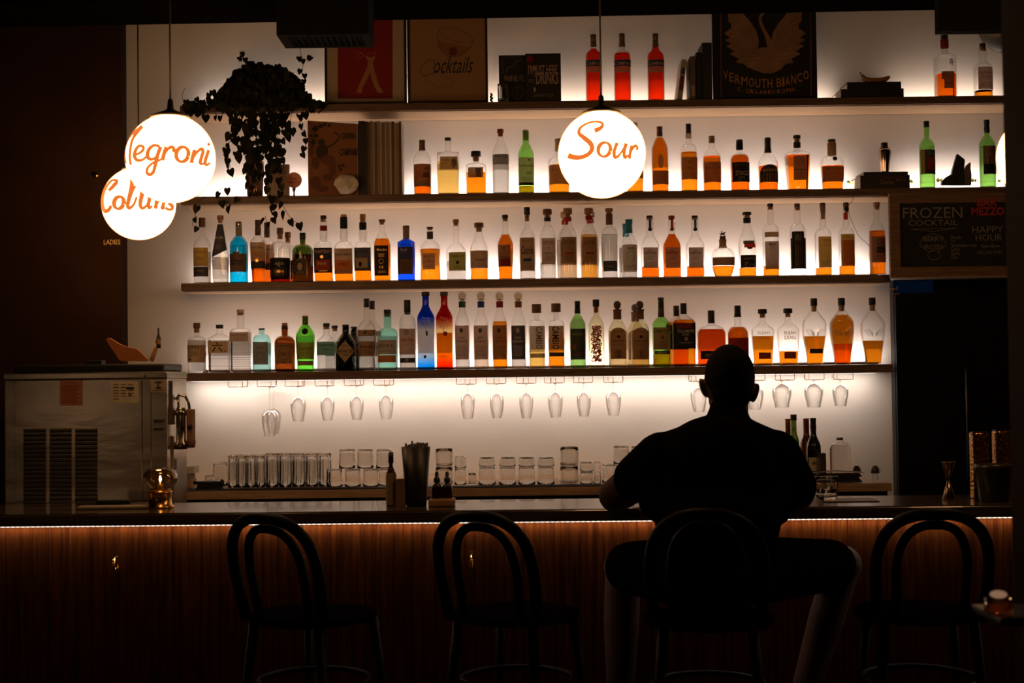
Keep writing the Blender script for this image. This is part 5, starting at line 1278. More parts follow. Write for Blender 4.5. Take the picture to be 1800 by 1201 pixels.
root = empty('cocktail_shaker', (X, Ys, zt)); tag(root, 'small steel cocktail shaker with copper sheen standing on dark books', 'shaker')
q = 1 / 5.625 * S / 2
m = MB(); m.lathe([(80 * q, 0), (85 * q, h * .05), (100 * q, h * .35), (130 * q, h * .68), (128 * q, h * .74), (100 * q, h * .80)], pm('shaker_steel', (.55, .42, .34), .12, 1.0), n=28); m.build('body', root)
m = MB(); m.lathe([(100 * q, h * .802), (72 * q, h * .84), (68 * q, h * .97), (60 * q, h)], pm('shaker_cap', (.06, .05, .045), .3, .8), n=24); m.build('cap', root)
# folded green fish shaped object
Yf = 6.45; m = MB(); g = lambda a, b: (at(1480 + a / 5.625, 190 + b / 5.625, Yf).x, at(1480 + a / 5.625, 190 + b / 5.625, Yf).z)
gm_ = pm('dark_green_glaze', (.03, .045, .035), .35); br_ = pm('grey_brown_glaze', (.20, .14, .11), .6)
root = empty('ceramic_fish', (g(1130, 760)[0], Yf, Z2 + .0003)); tag(root, 'dark green ceramic fish tail ornament between the two green bottles', 'ornament')
def solid(pts, y0, y1, mt, name):
    P = [g(*p) for p in pts]; zmn = min(p[1] for p in P)
    mm = MB(); mm.prism([(x - root.location.x, max(0, z - Z2)) for x, z in P][::-1], y0, y1, mt); o = mm.build(name, root)
    bm = bmesh.new(); bm.from_mesh(o.data); bmesh.ops.recalc_face_normals(bm, faces=bm.faces[:]); bmesh.ops.bevel(bm, geom=[e for e in bm.edges], offset=.002, segments=2, affect='EDGES', clamp_overlap=True); bm.to_mesh(o.data); bm.free()
solid([(1085, 765), (1080, 640), (1135, 455), (1210, 515), (1200, 640), (1215, 765)], -.012, .012, gm_, 'tail_fin')
solid([(1205, 765), (1205, 620), (1225, 570), (1270, 535), (1268, 600), (1278, 660), (1275, 765)], -.008, .010, br_, 'side_fin')
solid([(978, 765), (978, 735), (1020, 690), (1080, 655), (1092, 765)], -.01, .01, gm_, 'body')
# little garland leaves on the shelf
lf = pm('yellow_leaf', (.30, .34, .04), .5)
def small_leaf(px, py, Y, s, a, m, mt, zmin):
    p = at(px, py, Y); c, sn = math.cos(a), math.sin(a)
    pts = [(0, 0), (.35, .3), (.5, .7), (.3, 1.1), (0, 1.4), (-.3, 1.1), (-.5, .7), (-.35, .3)]
    vs = [Vector((p.x + (x * c - z * sn) * s, p.y + .004 * abs(x) * 2, max(zmin, p.z + (x * sn + z * c) * s))) for x, z in pts]
    m.add(vs + [v + Vector((0, .0008, 0)) for v in vs], [list(range(8)), list(range(8, 16))[::-1]] + [(i, i + 8, (i + 1) % 8 + 8, (i + 1) % 8) for i in range(8)], mt)
m = MB()
for px, py, s, a in ((1493, 322, .014, 1.2), (1500, 323, .012, -1.0), (1600, 323, .014, .1), (1603, 322, .010, .7), (1647, 322, .018, .0), (1651, 321, .014, -.5), (1708, 322, .016, .1), (1712, 321, .012, -.3), (1752, 322, .012, -1), (1755, 321, .010, .5)):
    small_leaf(px, py, 6.60, s, a, m, lf, Z2 + .001)
m.tube([at(1485, 324, 6.6).lerp(at(1756, 321, 6.6), t / 12) * 1 for t in range(13)], .0012, lf)
for i in range(len(m.v)): m.v[i] = (m.v[i][0], m.v[i][1] - .06 + .04, max(m.v[i][2], Z2 + .0012))
tag(m.build('leaf_garland'), 'thin garland of yellow green leaves lying along the second shelf at right', 'garland')

# open display book, magazines, sculpture, badge, tin
Yd = 6.42
zt = sz(585, 214, Yd)
root = empty('display_book', (sx(585, 300, Yd), Yd, Z2 + .0003)); tag(root, 'tall orange brown illustrated poster board standing left of the magazine row', 'poster board')
f, sf = marks_plane(root)
x0, _ = f(541.5, 300); x1, _ = f(628, 300); h0 = sz(542, 212, Yd) - Z2; h1 = sz(627, 218, Yd) - Z2
m = MB(); m.prism([(x0, 0), (x1, 0), (x1, h1), (x0, h0)], 0, .012, pm('orange_board', (.24, .09, .028), .7, var=.15, scale=12)); m.build('board', root)
m = MB(); m.prism([(x1 + .0002, 0), (x1 + .004, 0), (x1 + .004, h1), (x1 + .0002, h1)], 0, .05, pm('board_edge', (.34, .20, .10), .7)); m.build('spine', root)
g = lambda a, b: (320 + a / 3.533, 80 + b / 3.533); m = MB(); dk = pm('print_dark', (.045, .025, .015), .8); dk2 = pm('print_mid', (.14, .05, .02), .8)
sf.lay = .0003
for a, b, s in ((830, 515, 1.), (860, 500, .8), (815, 600, .9), (885, 490, .7), (915, 497, .6), (835, 560, .7), (800, 560, .6), (1000, 745, .6), (975, 750, .5), (985, 770, .6)):
    ppoly(m, f, sf, [(320 + (a + 26 * s * (1 if i % 2 else .55) * math.cos(PI * i / 5)) / 3.533, 80 + (b + 26 * s * (1 if i % 2 else .55) * math.sin(PI * i / 5)) / 3.533) for i in range(10)], dk)
# plain abstract tumbling shapes standing in for the picture
for cx_, cy_, rx, ry in ((865, 600, 24, 20), (870, 660, 38, 50), (905, 710, 48, 30), (935, 760, 22, 48), (905, 820, 34, 22), (830, 730, 26, 40), (830, 850, 34, 40), (870, 890, 40, 20)):
    ppoly(m, f, sf, [(320 + (cx_ + rx * math.cos(t)) / 3.533, 80 + (cy_ + ry * math.sin(t)) / 3.533) for t in [2 * PI * i / 14 for i in range(14)]], dk2 if cy_ > 700 else dk)
    sf.lay += .0001
pline(m, f, sf, [(*g(890, 640), .008), (*g(930, 620), .007), (*g(965, 590), .007), (*g(975, 560), .006), (*g(945, 540), .008)], .007, dk)
ptext(m, f, sf, 'CORDIAL', *[320 + v / 3.533 for v in (990, 1080)], *[80 + v / 3.533 for v in (545, 580)], dk, .03)
ptext(m, f, sf, 'CAMPARI', *[320 + v / 3.533 for v in (978, 1088)], *[80 + v / 3.533 for v in (640, 685)], dk, .04)
m.build('artwork', root)
rs = random.Random(11); x = sx(630.5, 300, Yd); xe = sx(706, 300, Yd); k = 0
mag_cols = [(.02, .015, .012), (.03, .02, .02), (.10, .06, .04), (.22, .15, .10), (.34, .26, .18), (.14, .09, .06), (.30, .22, .16), (.42, .33, .25), (.18, .13, .09), (.38, .30, .22), (.25, .18, .12), (.45, .36, .28), (.10, .08, .06), (.36, .27, .2), (.30, .2, .14), (.12, .05, .03)]
adj = ['black', 'dark brown', 'brown', 'tan', 'pale tan', 'brown', 'tan', 'cream', 'brown', 'pale tan', 'tan', 'cream', 'dark', 'tan', 'tan', 'dark red']
ordn = ['first', 'second', 'third', 'fourth', 'fifth', 'sixth', 'seventh', 'eighth', 'ninth', 'tenth', 'eleventh', 'twelfth', 'thirteenth', 'fourteenth', 'fifteenth', 'last']
x0_ = x
for k in range(16):
    t = (.030 if k == 0 else (xe - x0_ - .030) / 15)
    zz = sz(630 + 75 * k / 15, 212 + (2 if k % 3 else 0) * .6 + 1.5 * k / 15, Yd)
    root = empty('magazine', (x + t / 2, Yd, Z2 + .0003)); tag(root, '%s upright %s magazine, %s in the row from the left' % ('thick' if k == 0 else 'thin', adj[k], ordn[k]), 'magazine', 'magazines in a row on the second shelf')
    h = zz - Z2 - rs.uniform(0, .004); mt = pm('magazine_%d' % k, mag_cols[k], .6, stretch=(1, 1, .2))
    m = MB(); w2 = t / 2 - .0004
    m.prism([(-w2, 0), (w2, 0), (w2, h), (-w2, h)], 0, .0012, mt); m.build('spine', root)
    m = MB(); m.prism([(-w2, 0), (w2, 0), (w2, h), (-w2, h)], .0013, .17, pm('magazine_pages', (.30, .24, .18), .8)); m.build('pages', root)
    x += t
# faceted white sculpture
c = at(608, 326, 6.375); 
root = empty('stone_head', (c.x, 6.375 + .04, Z2 + .0003)); tag(root, 'faceted white plaster face ornament in front of the orange board', 'ornament')
bm = bmesh.new(); bmesh.ops.create_icosphere(bm, subdivisions=2, radius=1)
rs = random.Random(4)
Rw = 22.5 * 6.4 / FPX; Hh_ = sz(608, 306, 6.4) - Z2
for v in bm.verts:
    k = 1 + rs.uniform(-.10, .08)
    v.co = Vector((v.co.x * Rw * k * (1 if v.co.z > -.3 else .85), v.co.y * .03 * k, v.co.z * Hh_ / 2 * k))
    if v.co.y < 0 and abs(v.co.x) < Rw * .25 and -.3 * Hh_ < v.co.z < .15 * Hh_: v.co.y -= .008
    if v.co.y < 0 and Rw * .3 < abs(v.co.x) < Rw * .75 and -.05 * Hh_ < v.co.z < .2 * Hh_: v.co.y += .010
zm = min(v.co.z for v in bm.verts)
for v in bm.verts: v.co.z -= zm
me = bpy.data.meshes.new('face'); bm.to_mesh(me); bm.free(); me.materials.append(pm('plaster_white', (.72, .66, .58), .8))
o = bpy.data.objects.new('face', me); COL.objects.link(o); o.parent = root
root.location = (c.x, 6.385, Z2 + .0003)
# keep the board clear of the sculpture
# red bottle cap badge
c = at(516.7, 317, 6.44); S = 6.44 / FPX
root = empty('badge_sign', (c.x, 6.44, Z2 + .0003)); tag(root, 'round salmon bottle cap sign on a little stand', 'sign')
m = MB(); N = 42; pts = []
for i in range(N): r = 13.5 * S * (1 + .05 * (i % 2)); pts.append((r * math.cos(2 * PI * i / N), r * math.sin(2 * PI * i / N) + c.z - Z2))
m.prism(pts, -.004, .004, pm('badge_salmon', (.66, .26, .15), .5)); m.build('disc', root)
f, sf = marks_plane(root, -.0045); m = MB(); ptext(m, f, sf, 'BAR', 512, 522, 313, 317, paper('R'), .02); ptext(m, f, sf, 'MEZZO', 508, 526, 318.5, 322.5, paper('R'), .02); m.build('lettering', root)
m = MB(); hz = c.z - Z2 - 13 * S; m.lathe([(.010, 0), (.010, .004), (.004, .006), (.004, hz * .5), (.009, hz * .8), (.006, hz)], pm('stand_wood', (.25, .11, .06), .5), n=14); m.build('stand', root)
# cocktail book and ribbed tin behind the plant
root, w_, h = book(468, 508, 289, Z2, 6.50, .02, pm('beige_cover', (.40, .32, .24), .6), 'beige book titled cocktails behind the hanging leaves')
f, sf = marks_plane(root); m = MB(); ptext(m, f, sf, 'COCKTAILS', 472, 504, 300, 306, paper('N'), .01)
for a, b in ((478, 318), (490, 325), (498, 314), (484, 332)): pline(m, f, sf, [(a - 4, b), (a, b - 5), (a + 4, b), (a, b + 4)], .0012, paper('R'))
m.build('cover_print', root)
S = 6.46 / FPX; h = sz(448, 284, 6.46) - Z2
root = empty('ribbed_tumbler', (sx(448, 320, 6.46), 6.46, Z2 + .0003)); tag(root, 'ribbed brown metal tumbler half hidden by the hanging leaves', 'tumbler')
m = MB(); fluted(m, 13 * S, 16 * S, h, pm('bronze_metal', (.30, .18, .10), .25, .9), 20, .08); m.build('vessel', root)

# lamp added out of frame at left so the steel machine mirrors something warm
root = empty('added_reflection_lamp', (-2.55, 1.7, 0)); tag(root, 'added warm globe lamp on a slim stand, unseen at left, for the steel reflection', 'lamp')
m = MB(); m.lathe([(.14, 0), (.14, .015), (.012, .02), (.012, 1.34)], brass, n=24); m.build('stand', root)
MB().ball((0, 0, 1.42), .08, em('added_lamp_glow', (1, .62, .34), 5.0), 24, 12).build('lamp_shade', root)

# made-up ledge and small glow, standing in for a blurred glint of unknown source
p = at(1755, 1040, 2.22)
root = empty('glint_ledge', (cx0, 2.25, p.z - .035)); tag(root, 'small dark ledge added to the near column to carry the glint stand-in', 'ledge')
MB().b2((-.17, -.07, -.012), (-.0005, .07, 0), blk, bev=.003).build('board', root)
MB().b2((-.10, .02, -.06), (-.0005, .03, -.0125), blk).build('bracket', root)
root = empty('glint_glow', (p.x, 2.22, p.z - .0345)); tag(root, 'added amber glow standing in for a blurred glint by the near column at right', 'glint stand-in')
m = MB(); m.lathe([(.020, 0), (.022, .004), (.021, .024), (.019, .024), (.018, .004)], thin_glass('amber_cup', (.9, .6, .35), 1.5, .05), n=24, cap1=False); m.build('cup', root)
m = MB(); m.ball((0, 0, .030), (.013, .013, .006), em('glint_emitter', (1, .55, .32), .22), 16, 10); m.build('flame', root)  # glowing ellipsoid added for the glint, no flame is known there

# ------------------------------------------------------------------ trailing plant
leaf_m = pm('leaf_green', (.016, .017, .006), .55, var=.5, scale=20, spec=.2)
vine_m = pm('vine_green', (.05, .045, .02), .6)
def leaf(m, p, s, down, yaw, fold=.25, mt=None):
    """heart shaped leaf hanging from p, tip along 'down'"""
    d = Vector(down).normalized(); sd = Vector((math.cos(yaw), math.sin(yaw), 0)); sd = (sd - d * sd.dot(d)).normalized(); nn = d.cross(sd)
    half = [(.0, -.02), (.28, -.14), (.46, .05), (.48, .3), (.36, .6), (.17, .86)]
    vs = [p + d * 0, p + d * s * .5 - nn * s * .0, p + d * s * 1.08]
    L_ = []; R_ = []
    for x, t in half[1:]:
        L_.append(p + sd * x * s + d * t * s + nn * fold * x * s); R_.append(p - sd * x * s + d * t * s + nn * fold * x * s)
    vs += L_ + R_; n = len(L_)
    fs = []
    for off in (3, 3 + n):
        q = [0] + [off + i for i in range(n)] + [2]
        for i in range(len(q) - 1): fs.append((1, q[i], q[i + 1]) if off == 3 else (1, q[i + 1], q[i]))
    m.add(vs, fs, mt or leaf_m, True)
rs = random.Random(21)
Yp = 6.50
cpx = at(455, 180, Yp)
root = empty('trailing_plant', (cpx.x, Yp, Z1 + .0003)); tag(root, 'large dark heart leaved trailing plant spilling over the topmost shelf at left', 'plant')
L0 = root.location.copy()
m = MB(); m.lathe([(.055, 0), (.075, .10), (.080, .12), (.074, .12), (.066, .10), (.0, .095)], pm('plant_pot', (.05, .035, .025), .7), n=28, cap1=False); m.build('pot', root)
mf = MB()
S = Yp / FPX
PT = [(368, 173), (388, 152), (405, 134), (413, 120), (433, 107), (447, 103), (470, 108), (490, 109), (501, 117), (518, 125), (529, 137), (535, 154), (546, 168), (569, 176)]
def ptop(x):
    for (a, b), (c, d) in zip(PT, PT[1:]):
        if a <= x <= c: return b + (d - b) * (x - a) / (c - a) + 2.5 * math.sin(x * .45)
    return 176
for i in range(1700):
    # dome shaped mass in front of and around the pot
    px = rs.uniform(386, 545); tp_ = ptop(px) + 6; py = 190 - (190 - tp_) * rs.random() ** .75
    Y = min(6.54, max(6.375, Yp - .03 + rs.gauss(0, .045)))
    p = at(px, py, Y) - L0
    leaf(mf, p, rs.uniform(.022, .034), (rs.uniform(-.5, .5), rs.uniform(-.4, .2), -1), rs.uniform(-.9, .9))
for i in range(300):     # low skirt along the shelf edge
    px = rs.uniform(322, 572); k = 1 - abs(px - 450) / 135
    py = 188 - rs.uniform(0, 10 + 55 * max(0, k) * rs.random())
    if px < 360: py = rs.uniform(176, 196)
    if px > 540: py = rs.uniform(174, 190)
    Y = rs.uniform(6.365, 6.42); p = at(px, py, Y) - L0
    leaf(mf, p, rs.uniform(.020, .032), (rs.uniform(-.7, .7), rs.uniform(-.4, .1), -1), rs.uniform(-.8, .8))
for px, py, a in ((420, 100, 1.2), (431, 102, .2), (436, 108, 0), (425, 92, .5), (525, 100, .3), (532, 104, .2), (545, 98, -1), (548, 100, -1.2), (535, 130, .2), (528, 122, -.4), (534, 140, .1), (402, 138, .8), (390, 160, .5), (378, 165, .4), (375, 160, 1), (345, 172, 1.3), (352, 178, .8)):
    p = at(px, py, 6.44) - L0; leaf(mf, p, .026, (math.sin(a) * .6, -.2, -1), rs.uniform(-.5, .5))
mv = MB()
def trail(pts, r=.0012, dens=1.0, lo=.026, hi=.042, sway=True):
    P = [at(a, b, Y) - L0 for a, b, Y in catmull([(a, b, (c[0] if c else 6.36)) for a, b, *c in pts], 5)]
    mv.tube(P, r, vine_m, 6)
    acc = 0
    for i in range(1, len(P)):
        acc += (P[i] - P[i - 1]).length
        if acc > .032 / dens:
            acc = 0
            d = Vector((rs.uniform(-.6, .6), rs.uniform(-.5, .1), -1))
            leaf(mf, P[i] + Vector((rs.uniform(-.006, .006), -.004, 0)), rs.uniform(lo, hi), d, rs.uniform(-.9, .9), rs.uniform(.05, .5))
for k in range(20):
    x0 = rs.uniform(398, 505); ln = rs.uniform(70, 150) * (1 - abs(x0 - 455) / 90 * .4)
    pts = [(x0, 186)]
    for j in range(1, 6): pts.append((x0 + rs.uniform(-9, 9) + (450 - x0) * .12 * j / 5, 190 + ln * j / 5))
    trail(pts, dens=rs.uniform(.9, 1.5))
for pts in ([(358, 190), (362, 205)], [(378, 190), (380, 212)], [(392, 190), (390, 207)], [(500, 188), (503, 215), (497, 235)], [(515, 188), (510, 220), (516, 228), (522, 232)], [(520, 190), (530, 225), (536, 240), (536, 262), (528, 272)], [(480, 188), (485, 240), (490, 280), (492, 320), (493, 340)],
            [(541, 185), (536, 200)], [(450, 190), (452, 260), (448, 320), (440, 345)], [(470, 190), (474, 250), (470, 300), (476, 345), (482, 365)]):
    trail(pts, dens=1.1)
trail([(490, 340), (497, 360), (505, 375), (515, 388), (528, 393)], dens=.75, lo=.028, hi=.04)
trail([(476, 350), (478, 365), (483, 378), (478, 385), (470, 392), (466, 380)], dens=1.3, lo=.026, hi=.034)
trail([(425, 335), (415, 345), (408, 360), (398, 362), (388, 352), (384, 345), (386, 335), (395, 330), (410, 340)], dens=.8)
trail([(360, 345), (350, 352), (349, 362), (343, 380), (338, 395), (348, 400)], dens=.6)
trail([(327, 190), (320, 170), (325, 155)], dens=.0001)
trail([(420, 110), (422, 96), (428, 88)], dens=.0001); trail([(530, 130), (533, 110), (528, 90), (532, 80)], dens=.0001)
mf.build('foliage', root); mv.build('vines', root)
# loose wire with a black clip on the right
m = MB(); m.tube([at(a, b, 6.395) for a, b in catmull([(1500, 341), (1499, 350), (1495, 358), (1489, 364), (1493, 378), (1502, 400), (1510, 415), (1522, 426), (1533, 437)], 5)], .0010, vine_m, 6)
m.ball(at(1488, 368, 6.39), (.011, .008, .014), blk, 12, 8)
tag(m.build('hanging_wire'), 'thin dark wire with a round clip hanging before the third shelf bottles at right', 'wire')

# ------------------------------------------------------------------ glass racks and hanging glasses
def rack(px0, px1, k):
    ya = 657 - (px0 - 322) * .0126
    zt = S_Z[4] - S_T - .0032; Yr = 6.425
    x0, x1 = sx(px0, 670, Yr), sx(px1, 670, Yr); w_ = x1 - x0; zb = sz((px0 + px1) / 2, 680.5 - ((px0 + px1) / 2 - 430) * .0126, Yr) - zt
    root = empty('glass_rack', ((x0 + x1) / 2, Yr, zt)); tag(root, 'copper wire glass rack under the lowest shelf, ' + k, 'glass rack', 'wire racks under the lowest shelf')
    for s in (-1, 1):
        m = MB(); m.tube([(s * w_ / 2, 0, 0), (s * w_ / 2, 0, zb + .004), (s * (w_ / 2 - .004), 0, zb), (s * w_ * .13, 0, zb), (s * w_ * .13, .17, zb), (s * w_ * .13, .175, zb + .004), (s * w_ * .13, .178, 0)], .0016, copper, 8); m.build('rail', root)
    return root.location.x, zt + zb
wg = pressed_glass('wine_glass', 1.5, .03, .012, .995)
def wine(px, ptop_bowl, pbot, wpx, zfoot, Y, desc, rounder=False):
    X = sx(px, ptop_bowl, Y); S = Y / FPX
    zb0 = sz(px, ptop_bowl, Y); zb1 = sz(px, pbot, Y); R = wpx * S / 2
    root = empty('wine_glass', (X, Y, zb1)); tag(root, desc, 'wine glass', 'stemmed glasses hanging upside down')
    H = zb0 - zb1; F = zfoot + .0020 - zb1
    prof = [(R * (.66 if not rounder else .72), 0), (R * .78, H * .2), (R * .93, H * .45), (R, H * .65), (R * .92, H * .82), (R * .55, H * .96), (R * .14, H * 1.02)]
    P = [tuple(q) for q in catmull(prof, 3)]
    m = MB(); m.lathe(P, wg, n=32, cap0=False, cap1=False)
    m.lathe([(max(.0015, r - .0012), z) for r, z in P], wg, n=32, cap0=False, cap1=False)
    m.lathe([(P[0][0] + .0006, -.0006), (P[0][0] + .0006, .0008), (P[0][0] - .0014, .0008), (P[0][0] - .0014, -.0006)], wg, n=32, cap0=False, cap1=False); m.build('bowl', root)
    m = MB(); m.lathe([(R * .14, H * 1.02), (.0032, H * 1.06), (.0028, (H + F) / 2), (.004, F - .008)], wg, n=12); m.build('stem', root)
    m = MB(); m.lathe([(.005, F - .007), (.012, F - .001), (R * .95 + .006, F), (R * .95 + .006, F + .0015), (.0, F + .003)], wg, n=32, cap1=False); m.build('foot', root)
racks = [(401, 435), (452, 486), (501, 535), (554, 587), (605, 639), (657, 692), (802, 837), (855, 889), (908, 942), (957, 992), (1008, 1042), (1061, 1095), (1211, 1245), (1262, 1296), (1311, 1345), (1363, 1397), (1415, 1449), (1466, 1500)]
where = ['first from the left and empty', 'second from the left', 'third from the left', 'fourth from the left', 'fifth from the left', 'sixth from the left', 'first of the middle six', 'second of the middle six', 'third of the middle six', 'fourth of the middle six', 'fifth of the middle six', 'last of the middle six', 'just left of the man\'s head', 'behind the man\'s head', 'just right of the man\'s head', 'third from the right end', 'second from the right end', 'rightmost']
gl = {1: (474, 722, 767, 28), 2: (524, 699, 741, 27), 3: (575.5, 698, 739, 25), 4: (627, 697, 738, 25), 5: (678.5, 695, 737, 26), 6: (822, 692, 736, 25), 7: (873, 692, 735, 25), 8: (925, 691, 735, 25), 9: (976, 690, 734, 26), 10: (1026, 690, 732, 25), 11: (1078, 689, 731, 27), 12: (1228, 682, 724, 29), 13: (1279, 680, 722, 28), 14: (1327, 679, 720, 30), 15: (1374, 676, 717, 34), 16: (1430, 675, 716, 33), 17: (1477, 677, 714, 28)}
for i, (a, b) in enumerate(racks):
    X, zf_ = rack(a, b, where[i])
    if i in gl:
        g_ = gl[i]; wine(g_[0], g_[1], g_[2], g_[3], zf_, 6.47, 'clear stemmed glass hanging upside down in the rack %s' % where[i], i > 14)
        if i == 1: wine(g_[0] + 7, g_[1] - 2, g_[2] - 4, g_[3] - 3, zf_, 6.56, 'taller stemmed glass hanging behind another in the second rack from the left')

# ------------------------------------------------------------------ glasses on the back counter
BZ = BCZ
def bt_y(px, Y): return proj((at(px, 850, Y).x, Y, BZ))[1]
G1 = 'fluted highball glasses on the back counter'; G2 = 'rocks glasses on the back counter'; G3 = 'stacked tumblers on the back counter'
ordl = ['first', 'second', 'third', 'fourth', 'fifth', 'sixth', 'seventh', 'eighth']
for k in range(4):
    tumbler(408.5 + 16.3 * k * 1.0, 17.0, 801, BZ, 6.02, 10, 'tall fluted highball glass, %s from the left of the upturned row' % ordl[k], G1, inv=True, flare=1.08, amp=.16)
for k in range(5):
    tumbler(478 + 23.2 * k, 22.4, 796.5, BZ, 6.02, 12, 'wider tall fluted glass, %s of five in the taller upturned group' % ordl[k], G1, inv=True, flare=1.06, amp=.15)
for k in range(8):
    tumbler(416 + 21.0 * k, 21, 799 if k < 3 else 796, BZ, 6.125, 10, 'fluted highball glass in the back row, %s from the left behind the front ones' % ordl[k], G1, inv=True, flare=1.08, amp=.16)
tumbler(387, 26, 812, BZ, 6.12, 8, 'plain glass standing behind at the left end of the counter glasses', G2, inv=True, flare=1.08, amp=.02)
tumbler(369, 18, 835, BZ, 6.02, 8, 'small low glass beside the black gadget at the left end', G2, inv=True, flare=1.1, amp=.02)
for k in range(4):
    r_, X, h = tumbler([588, 620, 652, 676][k], [29, 29, 29, 22][k], 824, BZ, 6.0 + .03 * (k == 3), 10, 'low rocks glass, %s in the lower row left of the straw cup' % ordl[k], G2, inv=True, flare=1.10, amp=.09)
    if k < 3:
        zt = BZ + h + .0008
        tumbler([610, 642, 675][k], 29, 789.5 + .3 * k, zt, 6.0, 10, 'rocks glass, %s in the upper row left of the straw cup' % ordl[k], G2, inv=True, flare=1.10, amp=.09)
def stack2(px, wpx, p0, p1, Y, da, db, inv=False, **kw):
    r_, X, h = tumbler(px, wpx, p1, BZ, Y, 14, da, G3, inv=inv, **kw)
    tumbler(px, wpx, p0, BZ + h + .0008, Y, 14, db, G3, inv=inv, **kw)
stack2(780.5, 30, 789, 821, 6.02, 'lower tumbler of the two stacked right of the straw cup', 'upper tumbler of the two stacked right of the straw cup', flare=1.06, amp=.07)
stack2(809, 21, 802, 823, 6.02, 'lower narrow glass of the pair right of the stacked tumblers', 'upper narrow glass of the pair right of the stacked tumblers', inv=True, flare=1.12, amp=.03)
tumbler(830, 13, 832, BZ, 6.0, 8, 'tiny shot glass left of the four nested rocks glasses', G2, flare=1.1, amp=.04)
for k in range(4):
    px = [856, 892, 925.5, 959.5][k]
    r_, X, h = tumbler(px, 31, 820, BZ, 6.0, 8, 'lower nested rocks glass, %s pair from the left at mid counter' % ordl[k], 'nested rocks glasses at mid counter', inv=True, flare=1.12, amp=.03)
    tumbler(px, 30, 804, BZ + h + .0008, 6.0, 8, 'upper nested rocks glass, %s pair from the left at mid counter' % ordl[k], 'nested rocks glasses at mid counter', inv=True, flare=1.08, amp=.03, hh=.038)
stack2(1000.5, 32, 786, 820, 6.02, 'lower tumbler of the two stacked left of the seated man', 'upper tumbler of the two stacked left of the seated man', flare=1.04, amp=.07)
stack2(1031, 24, 812, 829, 6.0, 'lower small glass right of the stacked tumblers by the man', 'upper small glass right of the stacked tumblers by the man', inv=True, flare=1.08, amp=.03)
tumbler(1050, 12, 829, BZ, 5.98, 8, 'shot glass in front beside the small glasses left of the man', G2, inv=True, flare=1.1, amp=.04)
tumbler(1050, 12, 812, BZ, 6.14, 8, 'shot glass behind the small glasses left of the man', G2, inv=True, flare=1.1, amp=.04)
for k in range(3):
    px = [1072, 1103, 1134][k]
    r_, X, h = tumbler(px, 29, 816, BZ, 6.02, 10, 'low rocks glass beside the man\'s left shoulder, %s of the lower row' % ordl[k], G2, inv=True, flare=1.1, amp=.09)
    if k: tumbler(px - 11, 29, 784, BZ + h + .0008, 6.02, 10, 'rocks glass beside the man\'s left shoulder, %s of the upper row' % ordl[k - 1], G2, inv=True, flare=1.1, amp=.09)

# counter left bits
root = empty('bottle_opener', (sx(369, 850, 5.96), 5.96, BZ + .0003)); tag(root, 'small black boxy gadget with side knobs on the counter by the glasses', 'gadget')
m = MB(); m.b2((-.058, -.02, 0), (.052, .02, .006), blk); m.b2((-.052, -.016, .006), (.045, .016, .034), blk, bev=.003); m.build('body', root)
m = MB(); m.lathe([(.008, -.068), (.009, -.062), (.006, -.052)], blk, c=(0, 0, .028), axis='x', n=12); m.lathe([(.016, .046), (.017, .052), (.012, .058)], blk, c=(0, 0, .024), axis='x', n=14); m.build('knob', root)
zz = BZ
for k, (a, b, h, col, d) in enumerate([(320, 336, .038, (.40, .26, .15), 'tan box at the bottom of the small stack by the machine'), (322, 334, .024, (.30, .24, .18), 'small brown box in the middle of the stack by the machine'), (321, 341, .030, (.62, .55, .46), 'white napkin box on top of the stack by the machine')]):
    x0, x1 = sx(a, 840, 6.0), sx(b, 840, 6.0)
    o = MB().b2((x0, 6.0, zz + .0005), (x1, 6.1, zz + h), pm('box_%d' % k, col, .7), bev=.001).build('cardboard_box'); tag(o, d, 'box', 'small stack by the machine'); zz += h + .0005
# right end of the counter
bt('Z', 176, 246, 448, 640, 560, 44, 'wg', None, 0, ('n', 'K', 470), [], 'open wine bottle right behind the man\'s shoulder, leftmost of the wine bottles', sh='so', Yc=6.1, Zb=BCZ, grp='wine bottles on the back counter')
bt('Z', 215, 300, 412, 640, 540, 44, 'dg', None, 0, ('c', 'K', 460, 50), [], 'green wine bottle with round black stopper, second from the left', sh='so', Yc=6.0, Zb=BCZ, grp='wine bottles on the back counter')
bt('Z', 308, 410, 443, 650, 560, 48, 'wg', None, 0, ('n', 'K', 470), [], 'dark wine bottle, third from the left, half behind the labelled one', sh='so', Yc=6.12, Zb=BCZ, grp='wine bottles on the back counter')
bt('Z', 357, 475, 440, 680, 560, 46, 'bk', None, 0, ('w', 'K', 530, 48), [(368, 466, 757, 866, 'W', [('~', 380, 450, 785, 830, 'C'), ('@', 395, 415, 790, 815, 'D'), sm(378, 455, 840, 856, 'G')])], 'dark wine bottle with a pale label right of the man', sh='so', Yc=6.0, Zb=BCZ, grp='wine bottles on the back counter')
bt('Z', 548, 712, 597, 700, 636, 56, 'c', 'w', 660, ('c', 'S', 620, 56), [], 'plain clear flask bottle with pale cap standing alone at the right of the back counter', sh='rf', Yc=6.0, Zb=BCZ, grp='wine bottles on the back counter')
block('menu_holder', 1441.5, 1452, 797, BCZ, 5.96, .03, pm('dark_wood', (.05, .03, .02), .5), 'narrow dark upright block between wine bottle and clear bottle', 'block')
rt_ = empty('menu_stack', (sx(1474, 840, 5.90), 5.90, BCZ + .0003)); tag(rt_, 'stack of dark menus under an open pale sheet right of the man', 'menus')
hS = sz(1474, 832, 5.92) - BCZ; wS = (sx(1514, 840, 5.92) - sx(1434, 840, 5.92)) / 2
m = MB()
for k in range(5): m.b2((-wS + .003 * k, -.01 + .002 * (k % 2), hS * k / 5 + .0004), (wS - .006 * ((k * 7) % 3), .045, hS * (k + 1) / 5), dkb)
m.build('menus', rt_)
